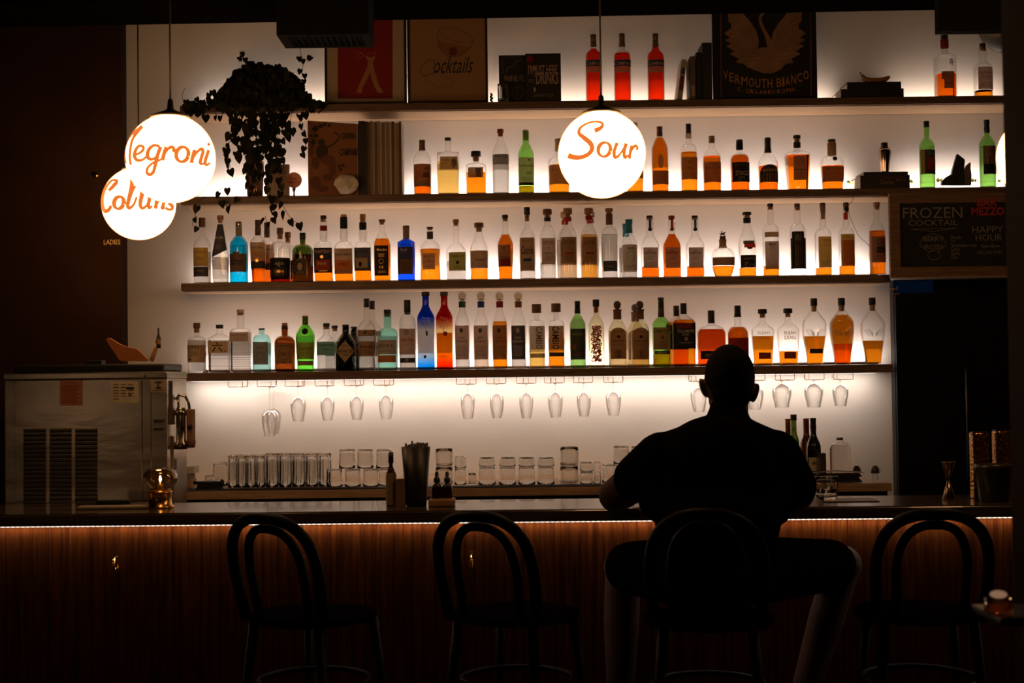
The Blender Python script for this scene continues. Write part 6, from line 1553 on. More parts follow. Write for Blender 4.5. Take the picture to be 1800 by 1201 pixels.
m = MB(); m.prism([(-wS - .012, hS + .0010), (-wS * .2, hS + .010), (wS + .01, hS + .002), (wS + .01, hS + .0034), (-wS * .2, hS + .0115), (-wS - .012, hS + .0026)], -.015, .045, pm('grey_sheet', (.22, .17, .14), .7)); m.build('top_sheet', rt_)
for a, b, d in ((1500, 1511, 'left one of two small swing stopper bottles by the menus'), (1530.5, 1546, 'right one of two small swing stopper bottles by the menus')):
    Y = 6.1 if a < 1520 else 5.98; X = sx((a + b) / 2, 840, Y); h = sz((a + b) / 2, 819, Y) - BCZ
    root = empty('swing_top_bottle', (X, Y, BCZ + .0003)); tag(root, d, 'bottle', 'swing stopper bottles')
    m = MB(); m.lathe([(.012, 0), (.013, .003), (.012, h * .35), (.010, h * .45), (.009, h * .48)], MATS['glass_c'], n=16); m.build('glass', root)
    m = MB(); m.lathe([(.0165, h * .48), (.018, h * .55), (.014, h * .85), (.009, h)], pm('clip_grey', (.06, .05, .045), .4), n=14); m.tube([(.014, 0, h * .85), (.022, 0, h * .6), (.018, 0, h * .52)], .0014, steel_d); m.build('stopper', root)

# ------------------------------------------------------------------ frozen drink machine
MX0 = sx(7, 700, 5.12); MX1 = sx(293, 700, 5.12); MZ1 = sz(150, 655, 5.12); MY0, MY1 = 5.12, 5.43
root = empty('drink_machine', ((MX0 + MX1) / 2, 5.27, 0)); tag(root, 'big stainless steel frozen drink machine at the left end of the bar', 'machine')
ox = root.location.x; oy = root.location.y
def mbx(a, b): return (a[0] - ox, a[1] - oy, a[2]), (b[0] - ox, b[1] - oy, b[2])
seam1 = sx(250, 700, 5.12); seam2 = sx(265, 700, 5.12); seamL = sx(25, 700, 5.12)
ztr = sz(150, 667, 5.12)
MB().b2(*mbx((MX0 + .02, MY0 + .012, 0), (MX1 - .02, MY1 - .01, .60)), blk).build('stand', root)
MB().b2(*mbx((MX0, MY0 + .004, .60), (MX1, MY1, ztr)), steel, bev=.003).build('housing', root)
MB().b2(*mbx((MX0 - .003, MY0 - .002, ztr + .0005), (MX1 + .003, MY1 + .003, MZ1)), steel, bev=.004).build('top_rim', root)
MB().b2(*mbx((seamL, MY0, .62), (seam1 - .002, MY0 + .0035, ztr - .002)), steel, bev=.0012).build('side_panel', root)
MB().b2(*mbx((seam1, MY0 - .001, .62), (seam2, MY0 + .0035, ztr - .002)), steel, bev=.0012).build('corner_post', root)
MB().b2(*mbx((MX0 + .03, MY0 + .01, MZ1 + .0005), (MX1 - .012, MY1 - .01, sz(150, 641, 5.12))), blk, bev=.008).build('lid', root)
m = MB(); m.lathe([(.0035, -.003), (.0035, 0)], blk, c=(sx(256, 661, 5.12) - ox, MY0 - .003 - oy, sz(256, 661, 5.12)), axis='y', n=12); m.build('screw', root)
f = lambda px, py: (at(px, py, MY0).x - ox, at(px, py, MY0).z)
sf = Surf(lambda x, z, off: Vector((x, MY0 - oy - .0006 - off, z)))
# louvres
lv = steel
for c0_, c1_ in ((41.5, 81), (87.5, 126), (132.5, 171.5)):
    m = MB()
    for k in range(18):
        y = 757 + k * 7.45; xa, z = f(c0_, y); xb, _ = f(c1_, y)
        m.add([Vector((xa, MY0 - oy + .0005, z + .006)), Vector((xb, MY0 - oy + .0005, z + .006)), Vector((xb, MY0 - oy - .007, z - .003)), Vector((xa, MY0 - oy - .007, z - .003)),
               Vector((xa, MY0 - oy + .0005, z - .003)), Vector((xb, MY0 - oy + .0005, z - .003))], [(0, 3, 2, 1), (0, 4, 3), (1, 2, 5)], lv)
        m.add([Vector((xa, MY0 - oy - .0008, z - .0085)), Vector((xb, MY0 - oy - .0008, z - .0085)), Vector((xb, MY0 - oy - .0008, z - .001)), Vector((xa, MY0 - oy - .0008, z - .001))], [(0, 1, 2, 3)], blk)
    m.build('louvre_panel', root)
def sticker(px0, px1, py0, py1, mt, els, name='sticker'):
    m = MB(); x0, z1 = f(px0, py0); x1, z0 = f(px1, py1); sf.lay = 0; sf.rect(m, x0, x1, z0, z1, mt, 1); sf.lay = .0003
    for e in els:
        if e[0] == '-':
            xa, za = f(e[1], e[3]); xb, zb = f(e[2], e[3] + e[4]); sf.rect(m, xa, xb, zb, za, e[5], 1)
        else: ptext(m, f, sf, e[0], e[1], e[2], e[3], e[3] + e[4], e[5], .01)
    return m.build(name, root)
rd = pm('sticker_pink', (.45, .20, .13), .6); rdi = pm('sticker_red_ink', (.30, .05, .03), .6); wh = pm('sticker_white', (.62, .55, .42), .6); bki = paper('D')
sticker(105, 145.5, 669, 713, rd, [('WARNING', 112, 138, 671, 4, rdi)] + [('-', 109, 142 - (k * 5) % 9, 678 + k * 3.6, 1.3, rdi) for k in range(9)])
sticker(195.5, 244, 671, 708, wh, [('-', 199 + (k % 3) * 13, 209 + (k % 3) * 13, 676 + (k // 3) * 5, 1.3, bki) for k in range(16)] + [('-', 222, 236, 681, 4, bki), ('-', 226, 231, 693, 2.5, bki)])
sticker(264, 293, 668, 690, pm('sticker_beige', (.42, .34, .26), .6), [('-', 277, 279.5, 672, 12, bki), ('-', 272, 285, 671, 3, bki), ('-', 274, 284, 681, 3, bki), ('-', 268, 289, 686, 1.2, bki)])
m = MB()
for py in (738, 752): xa, za = f(271, py); xb, zb = f(287, py + 5); m.b2((xa, MY0 - oy - .006, zb), (xb, MY0 - oy + .003, za), steel_d, bev=.001)
m.build('catch', root)
# tap assembly on the right hand face
fx = MX1 - ox
tg = pm('tap_steel', (.45, .42, .38), .25, 1.0)
m = MB(); m.b2((fx, -.10, 1.34), (fx + .010, .08, 1.50), steel, bev=.002); m.b2((fx, -.08, .98), (fx + .008, .06, 1.3), steel, bev=.002); m.build('tap_plate', root)
zt_, zm_, zb_ = sz(318, 698, 5.2), sz(318, 722, 5.2), sz(318, 790, 5.2)
m = MB(); m.lathe([(.022, zb_), (.024, zb_ + .02), (.018, zb_ + .03), (.018, zm_ - .02), (.023, zm_ - .01), (.016, zm_ + .01)], tg, c=(fx + .030, -.06, 0), n=20)
m.lathe([(.014, zb_ + .005), (.018, zb_ + .03), (.016, zb_ + .035), (.016, zm_), (.014, zm_ + .005)], pm('tap_amber', (.25, .13, .08), .3), c=(fx + .066, -.06, 0), n=18); m.build('tap', root)
m = MB(); m.tube([(fx + .012, -.06, zt_ - .01), (fx + .022, -.06, zt_ + .006), (fx + .045, -.06, zt_ + .004), (fx + .058, -.06, zt_ - .02), (fx + .062, -.06, zm_ - .0)], .0055, tg, 10); m.tube([(fx + .02, -.06, zt_), (fx + .022, -.06, zm_)], .005, tg, 8); m.build('tap_handle', root)
m = MB(); m.ball((fx + .068, -.082, sz(318, 750, 5.2)), .010, blk); m.build('tap_knob', root)
m = MB(); m.b2((fx + .002, -.075, sz(310, 826, 5.2)), (fx + .0105, -.045, sz(310, 806, 5.2)), blk); m.build('switch', root)
# black ledge item behind lid
lz = sz(150, 641, 5.12)
# cut out figure on top: orange shawl shape and an arm holding a bottle
root = empty('arm_ornament', (sx(245, 630, 5.25), 5.25, lz + .0005)); tag(root, 'orange ornament of an arm raising a bottle beside a leaf shaped body on the machine', 'ornament')
g = lambda a, b: (at(a / 3.336, 560 + b / 3.336, 5.25).x - root.location.x, max(0.0, at(a / 3.336, 560 + b / 3.336, 5.25).z - root.location.z))
orm = pm('ornament_orange', (.42, .14, .04), .5); skm = pm('ornament_skin', (.50, .25, .12), .5)
pts = catmull([(630, 118), (645, 115), (700, 148), (760, 172), (800, 178), (835, 205), (868, 248), (790, 250), (715, 248), (690, 220), (655, 170), (630, 130)], 3)
m = MB(); m.prism([g(*p) for p in pts][::-1], -.012, .012, orm); o = m.build('leaf_body', root); fixn(o)
arm = [(888, 250, .008), (900, 215, .0085), (912, 178, .0075), (922, 155, .006)]
m = MB(); P = [Vector((g(a, b)[0], 0, g(a, b)[1])) for a, b, r in arm]; m.tube(P, [r for _, _, r in arm], skm, 10)
hc = Vector((g(926, 140)[0], 0, g(926, 140)[1])); m.ball(hc, (.010, .007, .008), skm, 10, 8)
for k in range(4): m.tube([hc + Vector((-.004, -.004, .006 - .004 * k)), hc + Vector((.004, -.011, .006 - .004 * k)), hc + Vector((.011, -.004, .005 - .004 * k))], .0022, skm, 6)
m.tube([hc + Vector((-.006, 0, .002)), hc + Vector((-.004, -.006, .010)), hc + Vector((.002, -.009, .012))], .0024, skm, 6); m.build('arm', root)
m = MB(); a = g(930, 175); b = g(925, 55); r = .0085; hh = b[1] - a[1]
m.lathe([(r * .9, 0), (r, .002), (r, hh * .5), (r * .35, hh * .72), (r * .35, hh * .95), (r * .4, hh)], pm('mini_bottle', (.02, .02, .018), .3), c=(a[0], 0, a[1]), n=14); m.build('bottle', root)
o = MB().b2((sx(150, 636, 5.3), 5.3, lz + .0005), (sx(178, 636, 5.3), 5.36, lz + .018), blk, bev=.003).build('phone_case'); tag(o, 'low black box lying on the machine lid left of the orange ornament', 'box')

# ------------------------------------------------------------------ things on the bar
def on_bar(px, dy=.12):
    Y = 4.75
    for _ in range(4): X = at(px, 890, Y).x; Y = bar_y(X) + dy
    return X, Y
# candle lamp
X, Y = on_bar(282, .20); S = Y / FPX
root = empty('table_lamp', (X, Y, BAR_Z + .0003)); tag(root, 'small brass based oil lamp with clear round glass globe, lit, on the bar', 'lamp')
m = MB(); m.lathe([(24 * S, 0), (24 * S, .006), (20 * S, .010), (20 * S, .050), (22 * S, .054), (18 * S, .058)], brass, n=32); m.build('base', root)
m = MB(); P = catmull([(14 * S, .058), (20 * S, .066), (28 * S, .085), (30 * S, .105), (25 * S, .125), (14 * S, .136), (6 * S, .139)], 3)
m.lathe(P, thin_glass('lamp_glass', (.95, .86, .72), 1.6, .07), n=32, cap0=False); m.lathe([(r * .93, z * .99 + .001) for r, z in P], MATS['lamp_glass'], n=32, cap0=False, cap1=False); m.build('globe', root)
m = MB(); m.lathe([(.001, 0), (.0035, .004), (.004, .009), (.002, .016), (.0004, .021)], em('flame', (1.0, .55, .20), 60.0), c=(0, 0, .088), n=10); m.build('flame', root)
m = MB(); m.lathe([(.010, .058), (.010, .080), (.0015, .0805), (.0015, .087)], pm('wick_holder', (.50, .30, .12), .4, .8), n=16); m.build('burner', root)
# tools lying left of it
X, Y = on_bar(200, .26)
root = empty('knife', (X, Y, BAR_Z + .0003)); tag(root, 'black handled knife lying on the bar before the machine', 'knife')
m = MB(); m.box((-.005, .02, .011), (.12, .022, .020), blk, bev=.005); m.build('handle', root)
m = MB(); m.box((.10, .02, .010), (.10, .022, .002), steel); m.build('blade', root)
X, Y = on_bar(200, .18); o = MB().box((X, Y, BAR_Z + .006), (.235, .05, .010), pm('white_tool', (.38, .32, .26), .5), bev=.003, rot=(0, 0, .05)).build('folded_cloth'); tag(o, 'folded pale cloth strip lying on the bar before the machine', 'cloth')
# straw cup
X, Y = on_bar(732, .17); S = Y / FPX
root = empty('straw_cup', (X, Y, BAR_Z + .0003)); tag(root, 'tall black tapered cup packed with black straws on the bar', 'cup')
hc_ = sz(732, 786, Y) - BAR_Z
m = MB(); m.lathe([(17 * S, 0), (18 * S, .003), (25.5 * S, hc_), (24 * S, hc_), (17 * S, .01), (.0, .01)], blk, n=32, cap1=False); m.build('cup', root)
rs = random.Random(9)
for k in range(34):
    a = 2 * PI * k / 34 * 5.2; q = math.sqrt((k + .5) / 34); xb, yb = 12 * S * q * math.cos(a), 12 * S * q * math.sin(a); xt, yt = 21 * S * q * math.cos(a), 21 * S * q * math.sin(a)
    h = hc_ + rs.uniform(.004, .016) + (.006 if q < .4 else 0)
    m = MB(); m.tube([(xb, yb, .012), (xt, yt, h)], .0032, blk, 8); m.build('straw', root)
# bitters bottles
X, Y = on_bar(688, .16); S = Y / FPX; h = sz(688, 795, Y) - BAR_Z
root = empty('bitters_bottle', (X, Y, BAR_Z + .0003)); tag(root, 'slim bitters bottle with pale paper wrap left of the straw cup', 'bottle')
m = MB(); m.lathe([(8.5 * S, 0), (9 * S, .003), (9 * S, h * .55), (8 * S, h * .62), (3.6 * S, h * .74), (3.4 * S, h * .86)], MATS['glass_wg'], n=24); m.build('glass', root)
m = MB(); m.lathe([(9.3 * S, .006), (9.3 * S, h * .56), (8.4 * S, h * .62)], pm('paper_wrap', (.26, .18, .12), .7), n=24, cap0=False, cap1=False); m.build('label', root)
m = MB(); m.lathe([(4.6 * S, h * .80), (4.6 * S, h), (4.0 * S, h)], blk, n=18); m.build('cap', root)
X2, Y2 = on_bar(704.5, .15); h2 = sz(704, 842, Y2) - BAR_Z
m = MB(); m.b2((X2 - 8.5 * S, Y2 - .012, BAR_Z + .0003), (X2 + 8.5 * S, Y2 + .02, BAR_Z + h2), pm('card_brown', (.20, .12, .07), .7), bev=.001)
tag(m.build('coaster_box'), 'small brown card box between the bitters bottle and the straw cup', 'box')
# coaster board with two dropper bottles
X, Y = on_bar(777, .17); o = MB().box((X, Y, BAR_Z + .0125), (.088, .09, .024), pm('board_wood', (.36, .19, .10), .6), bev=.004).build('wooden_block'); tag(o, 'little wooden block on the bar right of the straw cup', 'block')
for px, d in ((768, 'dark dropper bottle on the wooden block, left of two'), (786, 'dark dropper bottle on the wooden block, right of two')):
    S = Y / FPX; x = at(px, 850, Y).x; h = sz(px, 829, Y) - BAR_Z - .0253
    root = empty('dropper_bottle', (x, Y, BAR_Z + .0250)); tag(root, d, 'bottle', 'dropper bottles')
    m = MB(); m.lathe([(8.6 * S, 0), (9 * S, .002), (9 * S, h * .42), (7 * S, h * .52), (4 * S, h * .56), (4 * S, h * .6)], MATS['glass_wg'], n=20); m.build('glass', root)
    m = MB(); m.lathe([(5.6 * S, h * .6), (5.6 * S, h * .76), (3.2 * S, h * .78), (3.4 * S, h * .94), (2 * S, h)], blk, n=16); m.build('dropper', root)
# whisky tumbler with ice, coaster sheet
X, Y = on_bar(1453, .20); S = Y / FPX; h = sz(1453, 837, Y) - BAR_Z - .0045
X3, Y3 = on_bar(1480, .20)
o = MB().box((X3 + .02, Y3 + .01, BAR_Z + .0022), (.19, .12, .0036), pm('slate_coaster', (.14, .10, .08), .5), bev=.0015).build('serving_mat'); tag(o, 'flat grey brown mat on the bar under the ice glass', 'mat')
root = empty('whisky_glass', (X, Y, BAR_Z + .0045)); tag(root, 'short tumbler with ice on the bar right of the man', 'glass')
m = MB(); fluted(m, 18.5 * S, 21.5 * S, h, clearg, 8, .02, .003, .012); m.build('vessel', root)
for k in range(3): MB().box(((-.010, .004, .010)[k], (.004, -.008, .008)[k], .028 + .014 * k), (.020, .020, .018), real_glass('ice', (.95, .95, .95), 1.31, .08), rot=(.3 * k, .4, .7 * k), bev=.002).build('ice_cube', root)
# second glass behind the man's shoulder (in his hand)
# jigger
X, Y = on_bar(1668, .20); S = Y / FPX; h = sz(1668, 812, Y) - BAR_Z
root = empty('jigger', (X, Y, BAR_Z + .0003)); tag(root, 'hourglass shaped steel jigger standing on the bar at right', 'jigger')
m = MB(); m.lathe([(11 * S, 0), (11.5 * S, .002), (2.6 * S, h * .50)], pm('jigger_steel', (.35, .25, .18), .25, 1.0), n=28, cap0=False); m.build('lower_cone', root)
m = MB(); m.lathe([(2.6 * S, h * .505), (12 * S, h - .002), (12.3 * S, h), (11.4 * S, h), (2 * S, h * .53)], MATS['jigger_steel'], n=28); m.build('upper_cone', root)
# gold canisters and basin
m_, nt, out = nodes('hammered_gold'); b_ = nt.nodes.new('ShaderNodeBsdfPrincipled'); b_.inputs['Base Color'].default_value = (.62, .30, .06, 1); b_.inputs['Metallic'].default_value = 1; b_.inputs['Roughness'].default_value = .3
vo = nt.nodes.new('ShaderNodeTexVoronoi'); vo.inputs['Scale'].default_value = 90; bp = nt.nodes.new('ShaderNodeBump'); bp.inputs['Strength'].default_value = .9; bp.inputs['Distance'].default_value = .004
tc = nt.nodes.new('ShaderNodeTexCoord'); nt.links.new(tc.outputs['Object'], vo.inputs['Vector']); nt.links.new(vo.outputs['Distance'], bp.inputs['Height']); nt.links.new(bp.outputs[0], b_.inputs['Normal']); nt.links.new(b_.outputs[0], out.inputs[0])
for a, b, t, d in ((1709, 1738, 761, 'hammered gold tall menu stand, left of two at the right end'), (1749, 1778, 758, 'hammered gold tall menu stand, right of two beside the column')):
    X, Y = on_bar((a + b) / 2, .24); S = Y / FPX; hh = sz((a + b) / 2, t, Y) - BAR_Z; w2 = (b - a) / 2 * S
    root = empty('gold_canister', (X, Y, BAR_Z + .0003)); tag(root, d, 'canister', 'hammered gold stands')
    MB().b2((-w2, -.02, 0), (w2, .02, hh), m_, bev=.003).build('body', root); MB().b2((-w2 + .003, -.017, hh + .0003), (w2 - .003, .017, hh + .004), blk).build('lid', root)
X, Y = on_bar(1748, .13); S = Y / FPX; hh = sz(1748, 816, Y) - BAR_Z
root = empty('ice_bucket', (X, Y, BAR_Z + .0003)); tag(root, 'wide dark bowl before the gold stands at the right end of the bar', 'bowl')
m = MB(); m.lathe([(22 * S, 0), (25 * S, .004), (32 * S, hh * .9), (33 * S, hh), (31 * S, hh), (22 * S, .01), (0, .01)], pm('dark_bowl', (.03, .022, .015), .3), n=36, cap1=False); m.build('bowl', root)

# ------------------------------------------------------------------ bentwood bar stools
chair_m = pm('black_bentwood', (.004, .003, .0025), .5, var=.2, spec=.10)
def stool(px, py_top, Y, rz, desc, seat_z=.80, top_z=1.105, n=0):
    root = empty('bentwood_bar_stool', (px, Y, 0), rz); tag(root, desc, 'bar stool', 'bentwood bar stools at the bar')
    # local: facing +y (towards the bar), back at -y
    seat_m = pm('seat_wood', (.003, .002, .002), .85, spec=.0)
    m = MB(); m.lathe([(.165, seat_z - .022), (.185, seat_z - .018), (.190, seat_z - .008), (.186, seat_z), (.165, seat_z + .003), (.150, seat_z - .002), (.0, seat_z - .006)], seat_m, n=40, cap1=False, sy=1.0); m.build('seat', root)
    def hoop(w, h, r, dy, name):
        pts = []
        for i in range(25):
            t = i / 24 * 2 - 1; a = t * PI / 2 * 1.0
            x = w * math.copysign(abs(math.sin(a)) ** .8, a) * (1 + .06 * math.sin((1 - abs(t)) * PI)); u = math.cos(a) ** .55 if abs(t) < 1 else 0
            z = seat_z - .01 + h * u; x *= .88 + .12 * u; y = -.135 - dy - .075 * (z - seat_z) / .3 - .02 * (1 - abs(x) / w)
            pts.append((x, y, z))
        # legs of the hoop run down to the seat rim
        mm = MB(); mm.tube(pts, r, chair_m, 10); mm.build(name, root)
    hoop(.168, top_z - seat_z, .0170, .0, 'outer_back_hoop')
    hoop(.106, (top_z - seat_z) * .90, .0135, -.004, 'inner_back_hoop')
    for sx_ in (-1, 1):
        for sy_ in (-1, 1):
            m = MB(); m.tube([(sx_ * .125, sy_ * .125, seat_z - .015), (sx_ * .155, sy_ * .155, seat_z * .55), (sx_ * .195, sy_ * .195, .005)], [.015, .0145, .012], chair_m, 10); m.build('leg', root)
    for z, R_, nm in ((seat_z * .42, .212, 'foot_ring'), (seat_z * .75, .165, 'leg_ring')):
        m = MB(); k = 32; pts = [(R_ * math.cos(2 * PI * i / k), R_ * math.sin(2 * PI * i / k), z) for i in range(k)] + [(R_, 0, z)]
        m.tube(pts, .009, chair_m, 8); m.build(nm, root)
    return root
def place_stool(px_top, py_top, Y, rz, desc):
    p = at(px_top, py_top, Y)
    c, s = math.cos(rz), math.sin(rz); top = Vector((0, -.215, 0)); off = Vector((top.x * c - top.y * s, top.x * s + top.y * c, 0))
    return stool(p.x - off.x, py_top, Y - off.y, rz, desc, top_z=p.z - .012)
place_stool(466, 897, 4.10, -.55, 'black bentwood bar stool at the bar, leftmost of those in view')
place_stool(839, 893, 4.08, -.52, 'black bentwood bar stool at the bar between the leftmost stool and the man')
place_stool(1643, 889, 3.99, -.05, 'black bentwood bar stool at the bar beside the dark column at right')
man_st = place_stool(1240, 888, 3.93, -.15, 'black bentwood bar stool the man is sitting on')

# ------------------------------------------------------------------ the seated man
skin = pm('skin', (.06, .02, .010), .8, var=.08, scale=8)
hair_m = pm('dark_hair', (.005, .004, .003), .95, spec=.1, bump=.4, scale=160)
shirt_m = pm('black_tshirt', (.006, .005, .005), .9, var=.2, scale=25, bump=.2, spec=.0)
short_m = pm('dark_shorts', (.005, .005, .006), .9, spec=.0)
shoe_m = pm('dark_shoes', (.02, .018, .016), .6)
def capsule(bm, a, b, ra, rb, sa=1.0, n=16, k=5, side=None, cap=True):
    """tapered capsule a->b; sa flattens along the direction 'side'"""
    a, b = Vector(a), Vector(b); d = (b - a); L_ = d.length; d = d.normalized()
    u = Vector(side) if side else (Vector((0, 1, 0)) if abs(d.y) < .8 else Vector((1, 0, 0)))
    u = (u - d * u.dot(d)).normalized(); v = d.cross(u)
    rings = []
    for i in range(k): t = PI / 2 * (1 - i / k); rings.append((a - d * ra * math.sin(t), ra * math.cos(t)))
    rings.append((a, ra)); rings.append((b, rb))
    for i in range(1, k + 1): t = PI / 2 * i / k; rings.append((b + d * rb * math.sin(t), rb * math.cos(t)))
    prev = None
    for c, r in rings:
        ring = [bm.verts.new(c + (u * math.cos(2 * PI * j / n) * sa + v * math.sin(2 * PI * j / n)) * max(r, .0004)) for j in range(n)]
        if prev:
            for j in range(n): bm.faces.new((prev[j], prev[(j + 1) % n], ring[(j + 1) % n], ring[j]))
        else: bm.faces.new(ring[::-1])
        prev = ring
    bm.faces.new(prev)
def ellipsoid(bm, c, r, rot=(0, 0, 0)):
    M = Matrix.Translation(c) @ Euler(rot).to_matrix().to_4x4() @ Matrix.Diagonal((*r, 1))
    bmesh.ops.create_uvsphere(bm, u_segments=20, v_segments=14, radius=1, matrix=M)
def fuse(bm, name, mat, parent, voxel=.007, smooth=4):
    me = bpy.data.meshes.new(name); bm.to_mesh(me); bm.free()
    o = bpy.data.objects.new(name, me); COL.objects.link(o)
    r = o.modifiers.new('r', 'REMESH'); r.mode = 'VOXEL'; r.voxel_size = voxel
    sm_ = o.modifiers.new('s', 'SMOOTH'); sm_.iterations = smooth; sm_.factor = .5
    dg = bpy.context.evaluated_depsgraph_get(); dg.update()
    m2 = bpy.data.meshes.new_from_object(o.evaluated_get(dg)); m2.name = name
    o.modifiers.clear(); o.data = m2
    m2.materials.clear(); m2.materials.append(mat)
    m2.polygons.foreach_set('use_smooth', [True] * len(m2.polygons)); m2.update()
    if parent: o.parent = parent; o.matrix_parent_inverse = parent.matrix_world.inverted()
    return o
YP = 4.20
def Q(px, py, Y): return at(px, py, Y)
base = Q(1262, 1085, 4.15)
man = empty('person', (base.x, 4.15, .812)); tag(man, 'man in black t-shirt seen from behind, leaning with both forearms on the bar', 'person')
bpy.context.view_layer.update()
head = Q(1282, 674, 4.30)
neck = Q(1279, 724, 4.26)
shL, shR = Q(1163, 806, 4.24), Q(1362, 802, 4.24)
elL, elR = Q(1082, 872, 4.50), Q(1402, 872, 4.50)
elL.z = elR.z = BAR_Z + .052
haL = Vector((.42, 4.78, BAR_Z + .034)); haR = Vector((.84, 4.80, BAR_Z + .034))
pel = Vector((base.x, 4.175, .938)); chest = Q(1266, 838, 4.22); waist = Q(1262, 960, 4.14)
legs = []
for s, kx, kz in ((-1, Q(1095, 1040, 4.50), 0), (1, Q(1482, 1030, 4.50), 0)):
    hip = pel + Vector((s * .095, .03, -.02)); knee = Vector((kx.x, kx.y, .895)); ank = Vector((base.x + s * .27, 4.43, .405))
    legs.append((s, hip, knee, ank))
bm = bmesh.new()
# head: skull, jaw turned a little to the left, ears, nose
ellipsoid(bm, head + Vector((0, -.004, .008)), (.074, .094, .102)); ellipsoid(bm, head + Vector((-.006, .045, -.045)), (.052, .055, .065)); ellipsoid(bm, head + Vector((-.010, .09, -.018)), (.012, .018, .018))
ellipsoid(bm, head + Vector((-.008, .075, -.078)), (.028, .022, .018))
for s, dz in ((-1, -.012), (1, -.030)):
    ellipsoid(bm, head + Vector((s * .079, .004, dz)), (.010, .016, .032), (0, s * .28, 0)); ellipsoid(bm, head + Vector((s * .082, -.003, dz + .012)), (.009, .012, .016), (0, s * .3, 0))
for s in (-1, 1): ellipsoid(bm, head + Vector((s * .03 - .008, .082, .012)), (.013, .010, .008))
ellipsoid(bm, head + Vector((-.009, .090, -.050)), (.020, .008, .006)); ellipsoid(bm, head + Vector((-.009, .088, -.058)), (.018, .008, .006))
capsule(bm, neck + Vector((0, 0, -.03)), head + Vector((0, -.01, -.04)), .061, .056, 1.0)
# torso
ellipsoid(bm, chest + Vector((0, 0, .02)), (.175, .105, .15)); ellipsoid(bm, waist + Vector((0, 0, 0)), (.155, .10, .16)); ellipsoid(bm, pel, (.165, .12, .105))
capsule(bm, neck + Vector((0, 0, -.05)), shL, .055, .058); capsule(bm, neck + Vector((0, 0, -.05)), shR, .055, .058)
for sh_, el_, ha_, s in ((shL, elL, haL, -1), (shR, elR, haR, 1)):
    capsule(bm, sh_, el_, .062, .054); capsule(bm, el_, el_.lerp(ha_, .45), .052, .043); capsule(bm, el_.lerp(ha_, .45), ha_ + Vector((0, -.03, 0)), .041, .026, .85)
for s, hip, knee, ank in legs:
    capsule(bm, hip, knee, .085, .060); capsule(bm, knee, knee.lerp(ank, .35), .056, .056); capsule(bm, knee.lerp(ank, .35), ank, .056, .036)
    capsule(bm, ank, ank + Vector((0, .10, -.045)), .036, .028)
# hands with separate bent fingers
def hand(bm, w_, s, curl, r=.0085):
    fw = Vector((-s * .35, .9, 0)).normalized(); sd = Vector((fw.y, -fw.x, 0))   # sd: to the right of fw
    capsule(bm, w_ + Vector((0, -.03, 0)), w_ + fw * .055, .024, .030, .5, side=(0, 0, 1))
    capsule(bm, w_ + fw * .02 + sd * .012, w_ + fw * .06 + sd * .024, .018, .014, .7, side=(0, 0, 1)); capsule(bm, w_ + fw * .02 - sd * .012, w_ + fw * .06 - sd * .024, .018, .014, .7, side=(0, 0, 1))
    for i, (o_, L_) in enumerate(((-.029, .066), (-.010, .078), (.010, .073), (.029, .056))):
        if s < 0: o_ = -o_
        p = w_ + fw * .062 + sd * o_; d1 = (fw + sd * o_ * 4 + Vector((0, 0, .12))).normalized()
        q = p + d1 * L_ * .45; d2 = (fw - Vector((0, 0, curl)) - sd * s * curl * .2).normalized(); q2 = q + d2 * L_ * .32; d3 = (fw * .5 - Vector((0, 0, curl * 1.5))).normalized(); q3 = q2 + d3 * L_ * .23
        capsule(bm, p, q, r, r * .92, n=10, k=3); capsule(bm, q, q2, r * .92, r * .85, n=10, k=3); capsule(bm, q2, q3, r * .85, r * .72, n=10, k=3)
    t0 = w_ - sd * s * .022 + fw * .005; t1 = t0 - sd * s * .030 + fw * .022; t2 = t1 - sd * s * .010 + fw * .030
    capsule(bm, t0, t1, .012, .010, n=10, k=3); capsule(bm, t1, t2, .010, .0085, n=10, k=3)
hand(bm, haL, -1, .25); hand(bm, haR, 1, .25)
body = fuse(bm, 'body', skin, man, .0055, 3)
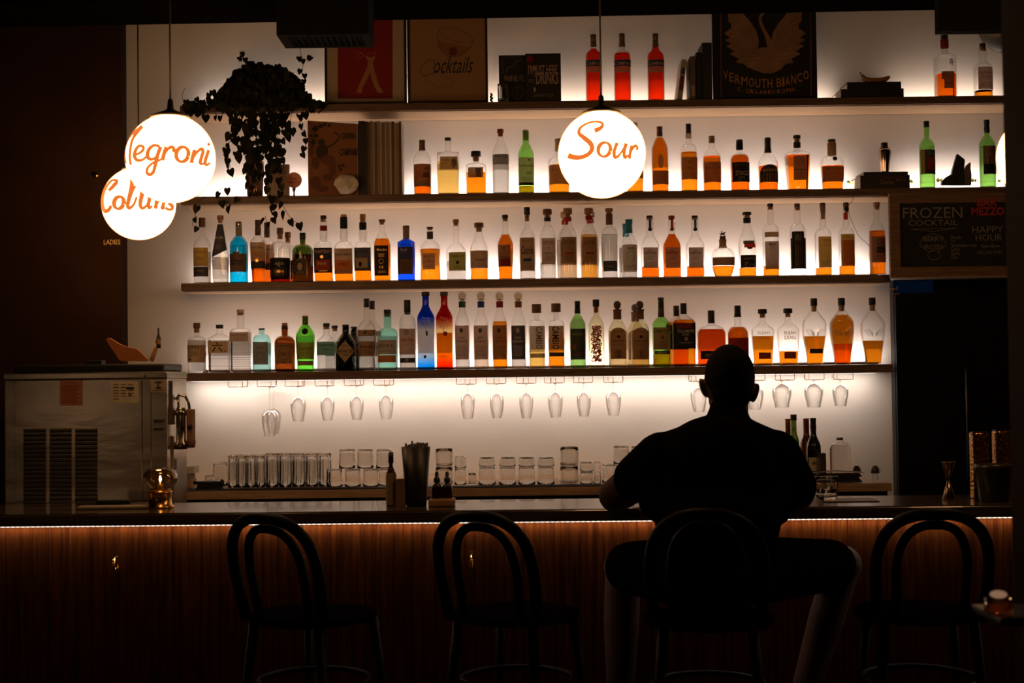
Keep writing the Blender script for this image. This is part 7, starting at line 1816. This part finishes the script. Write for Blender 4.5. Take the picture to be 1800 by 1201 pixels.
# hair: cropped cap over the skull
bm = bmesh.new()
ellipsoid(bm, head + Vector((0, -.008, .020)), (.0760, .098, .099))
ellipsoid(bm, head + Vector((0, -.045, -.028)), (.062, .055, .055))
bmesh.ops.bisect_plane(bm, geom=bm.verts[:] + bm.edges[:] + bm.faces[:], plane_co=head + Vector((0, .055, .02)), plane_no=Vector((0, .75, -.66)), clear_outer=True)
bmesh.ops.holes_fill(bm, edges=[e for e in bm.edges if e.is_boundary])
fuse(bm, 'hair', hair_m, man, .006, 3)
# t-shirt
bm = bmesh.new()
ellipsoid(bm, chest + Vector((0, 0, .02)), (.196, .124, .165)); ellipsoid(bm, waist, (.172, .118, .19)); ellipsoid(bm, pel + Vector((0, 0, .03)), (.180, .138, .10))
capsule(bm, neck + Vector((-.02, .0, -.060)), shL + Vector((.0, 0, .0)), .055, .074, .95); capsule(bm, neck + Vector((.02, .0, -.060)), shR, .055, .074, .95)
for sh_, el_, f_ in ((shL, elL, .52), (shR, elR, .80)):
    capsule(bm, sh_, sh_.lerp(el_, f_), .080, .074, 1.0)
    capsule(bm, sh_.lerp(chest, .35), sh_.lerp(el_, f_ * .8).lerp(waist, .32), .075, .085)
capsule(bm, shL + Vector((.02, 0, -.06)), waist + Vector((-.08, 0, .02)), .075, .09); capsule(bm, shR + Vector((-.02, 0, -.06)), waist + Vector((.08, 0, .02)), .075, .09)
capsule(bm, neck + Vector((0, -.002, -.055)), neck + Vector((0, -.002, -.010)), .072, .064, 1.0, k=2)
fuse(bm, 't_shirt', shirt_m, man, .008, 5)
# shorts and shoes
bm = bmesh.new()
ellipsoid(bm, pel + Vector((0, 0, -.01)), (.182, .138, .102))
for s, hip, knee, ank in legs: capsule(bm, hip, hip.lerp(knee, .86), .104, .082)
fuse(bm, 'shorts', short_m, man, .009, 5)
for s, hip, knee, ank in legs:
    bm = bmesh.new(); f0 = ank + Vector((0, -.02, -.055)); capsule(bm, f0, f0 + Vector((s * .02, .17, -.008)), .042, .036, .8, side=(0, 0, 1)); capsule(bm, ank + Vector((0, 0, -.01)), f0 + Vector((0, .02, 0)), .046, .044)
    fuse(bm, 'shoe', shoe_m, man, .007, 3)
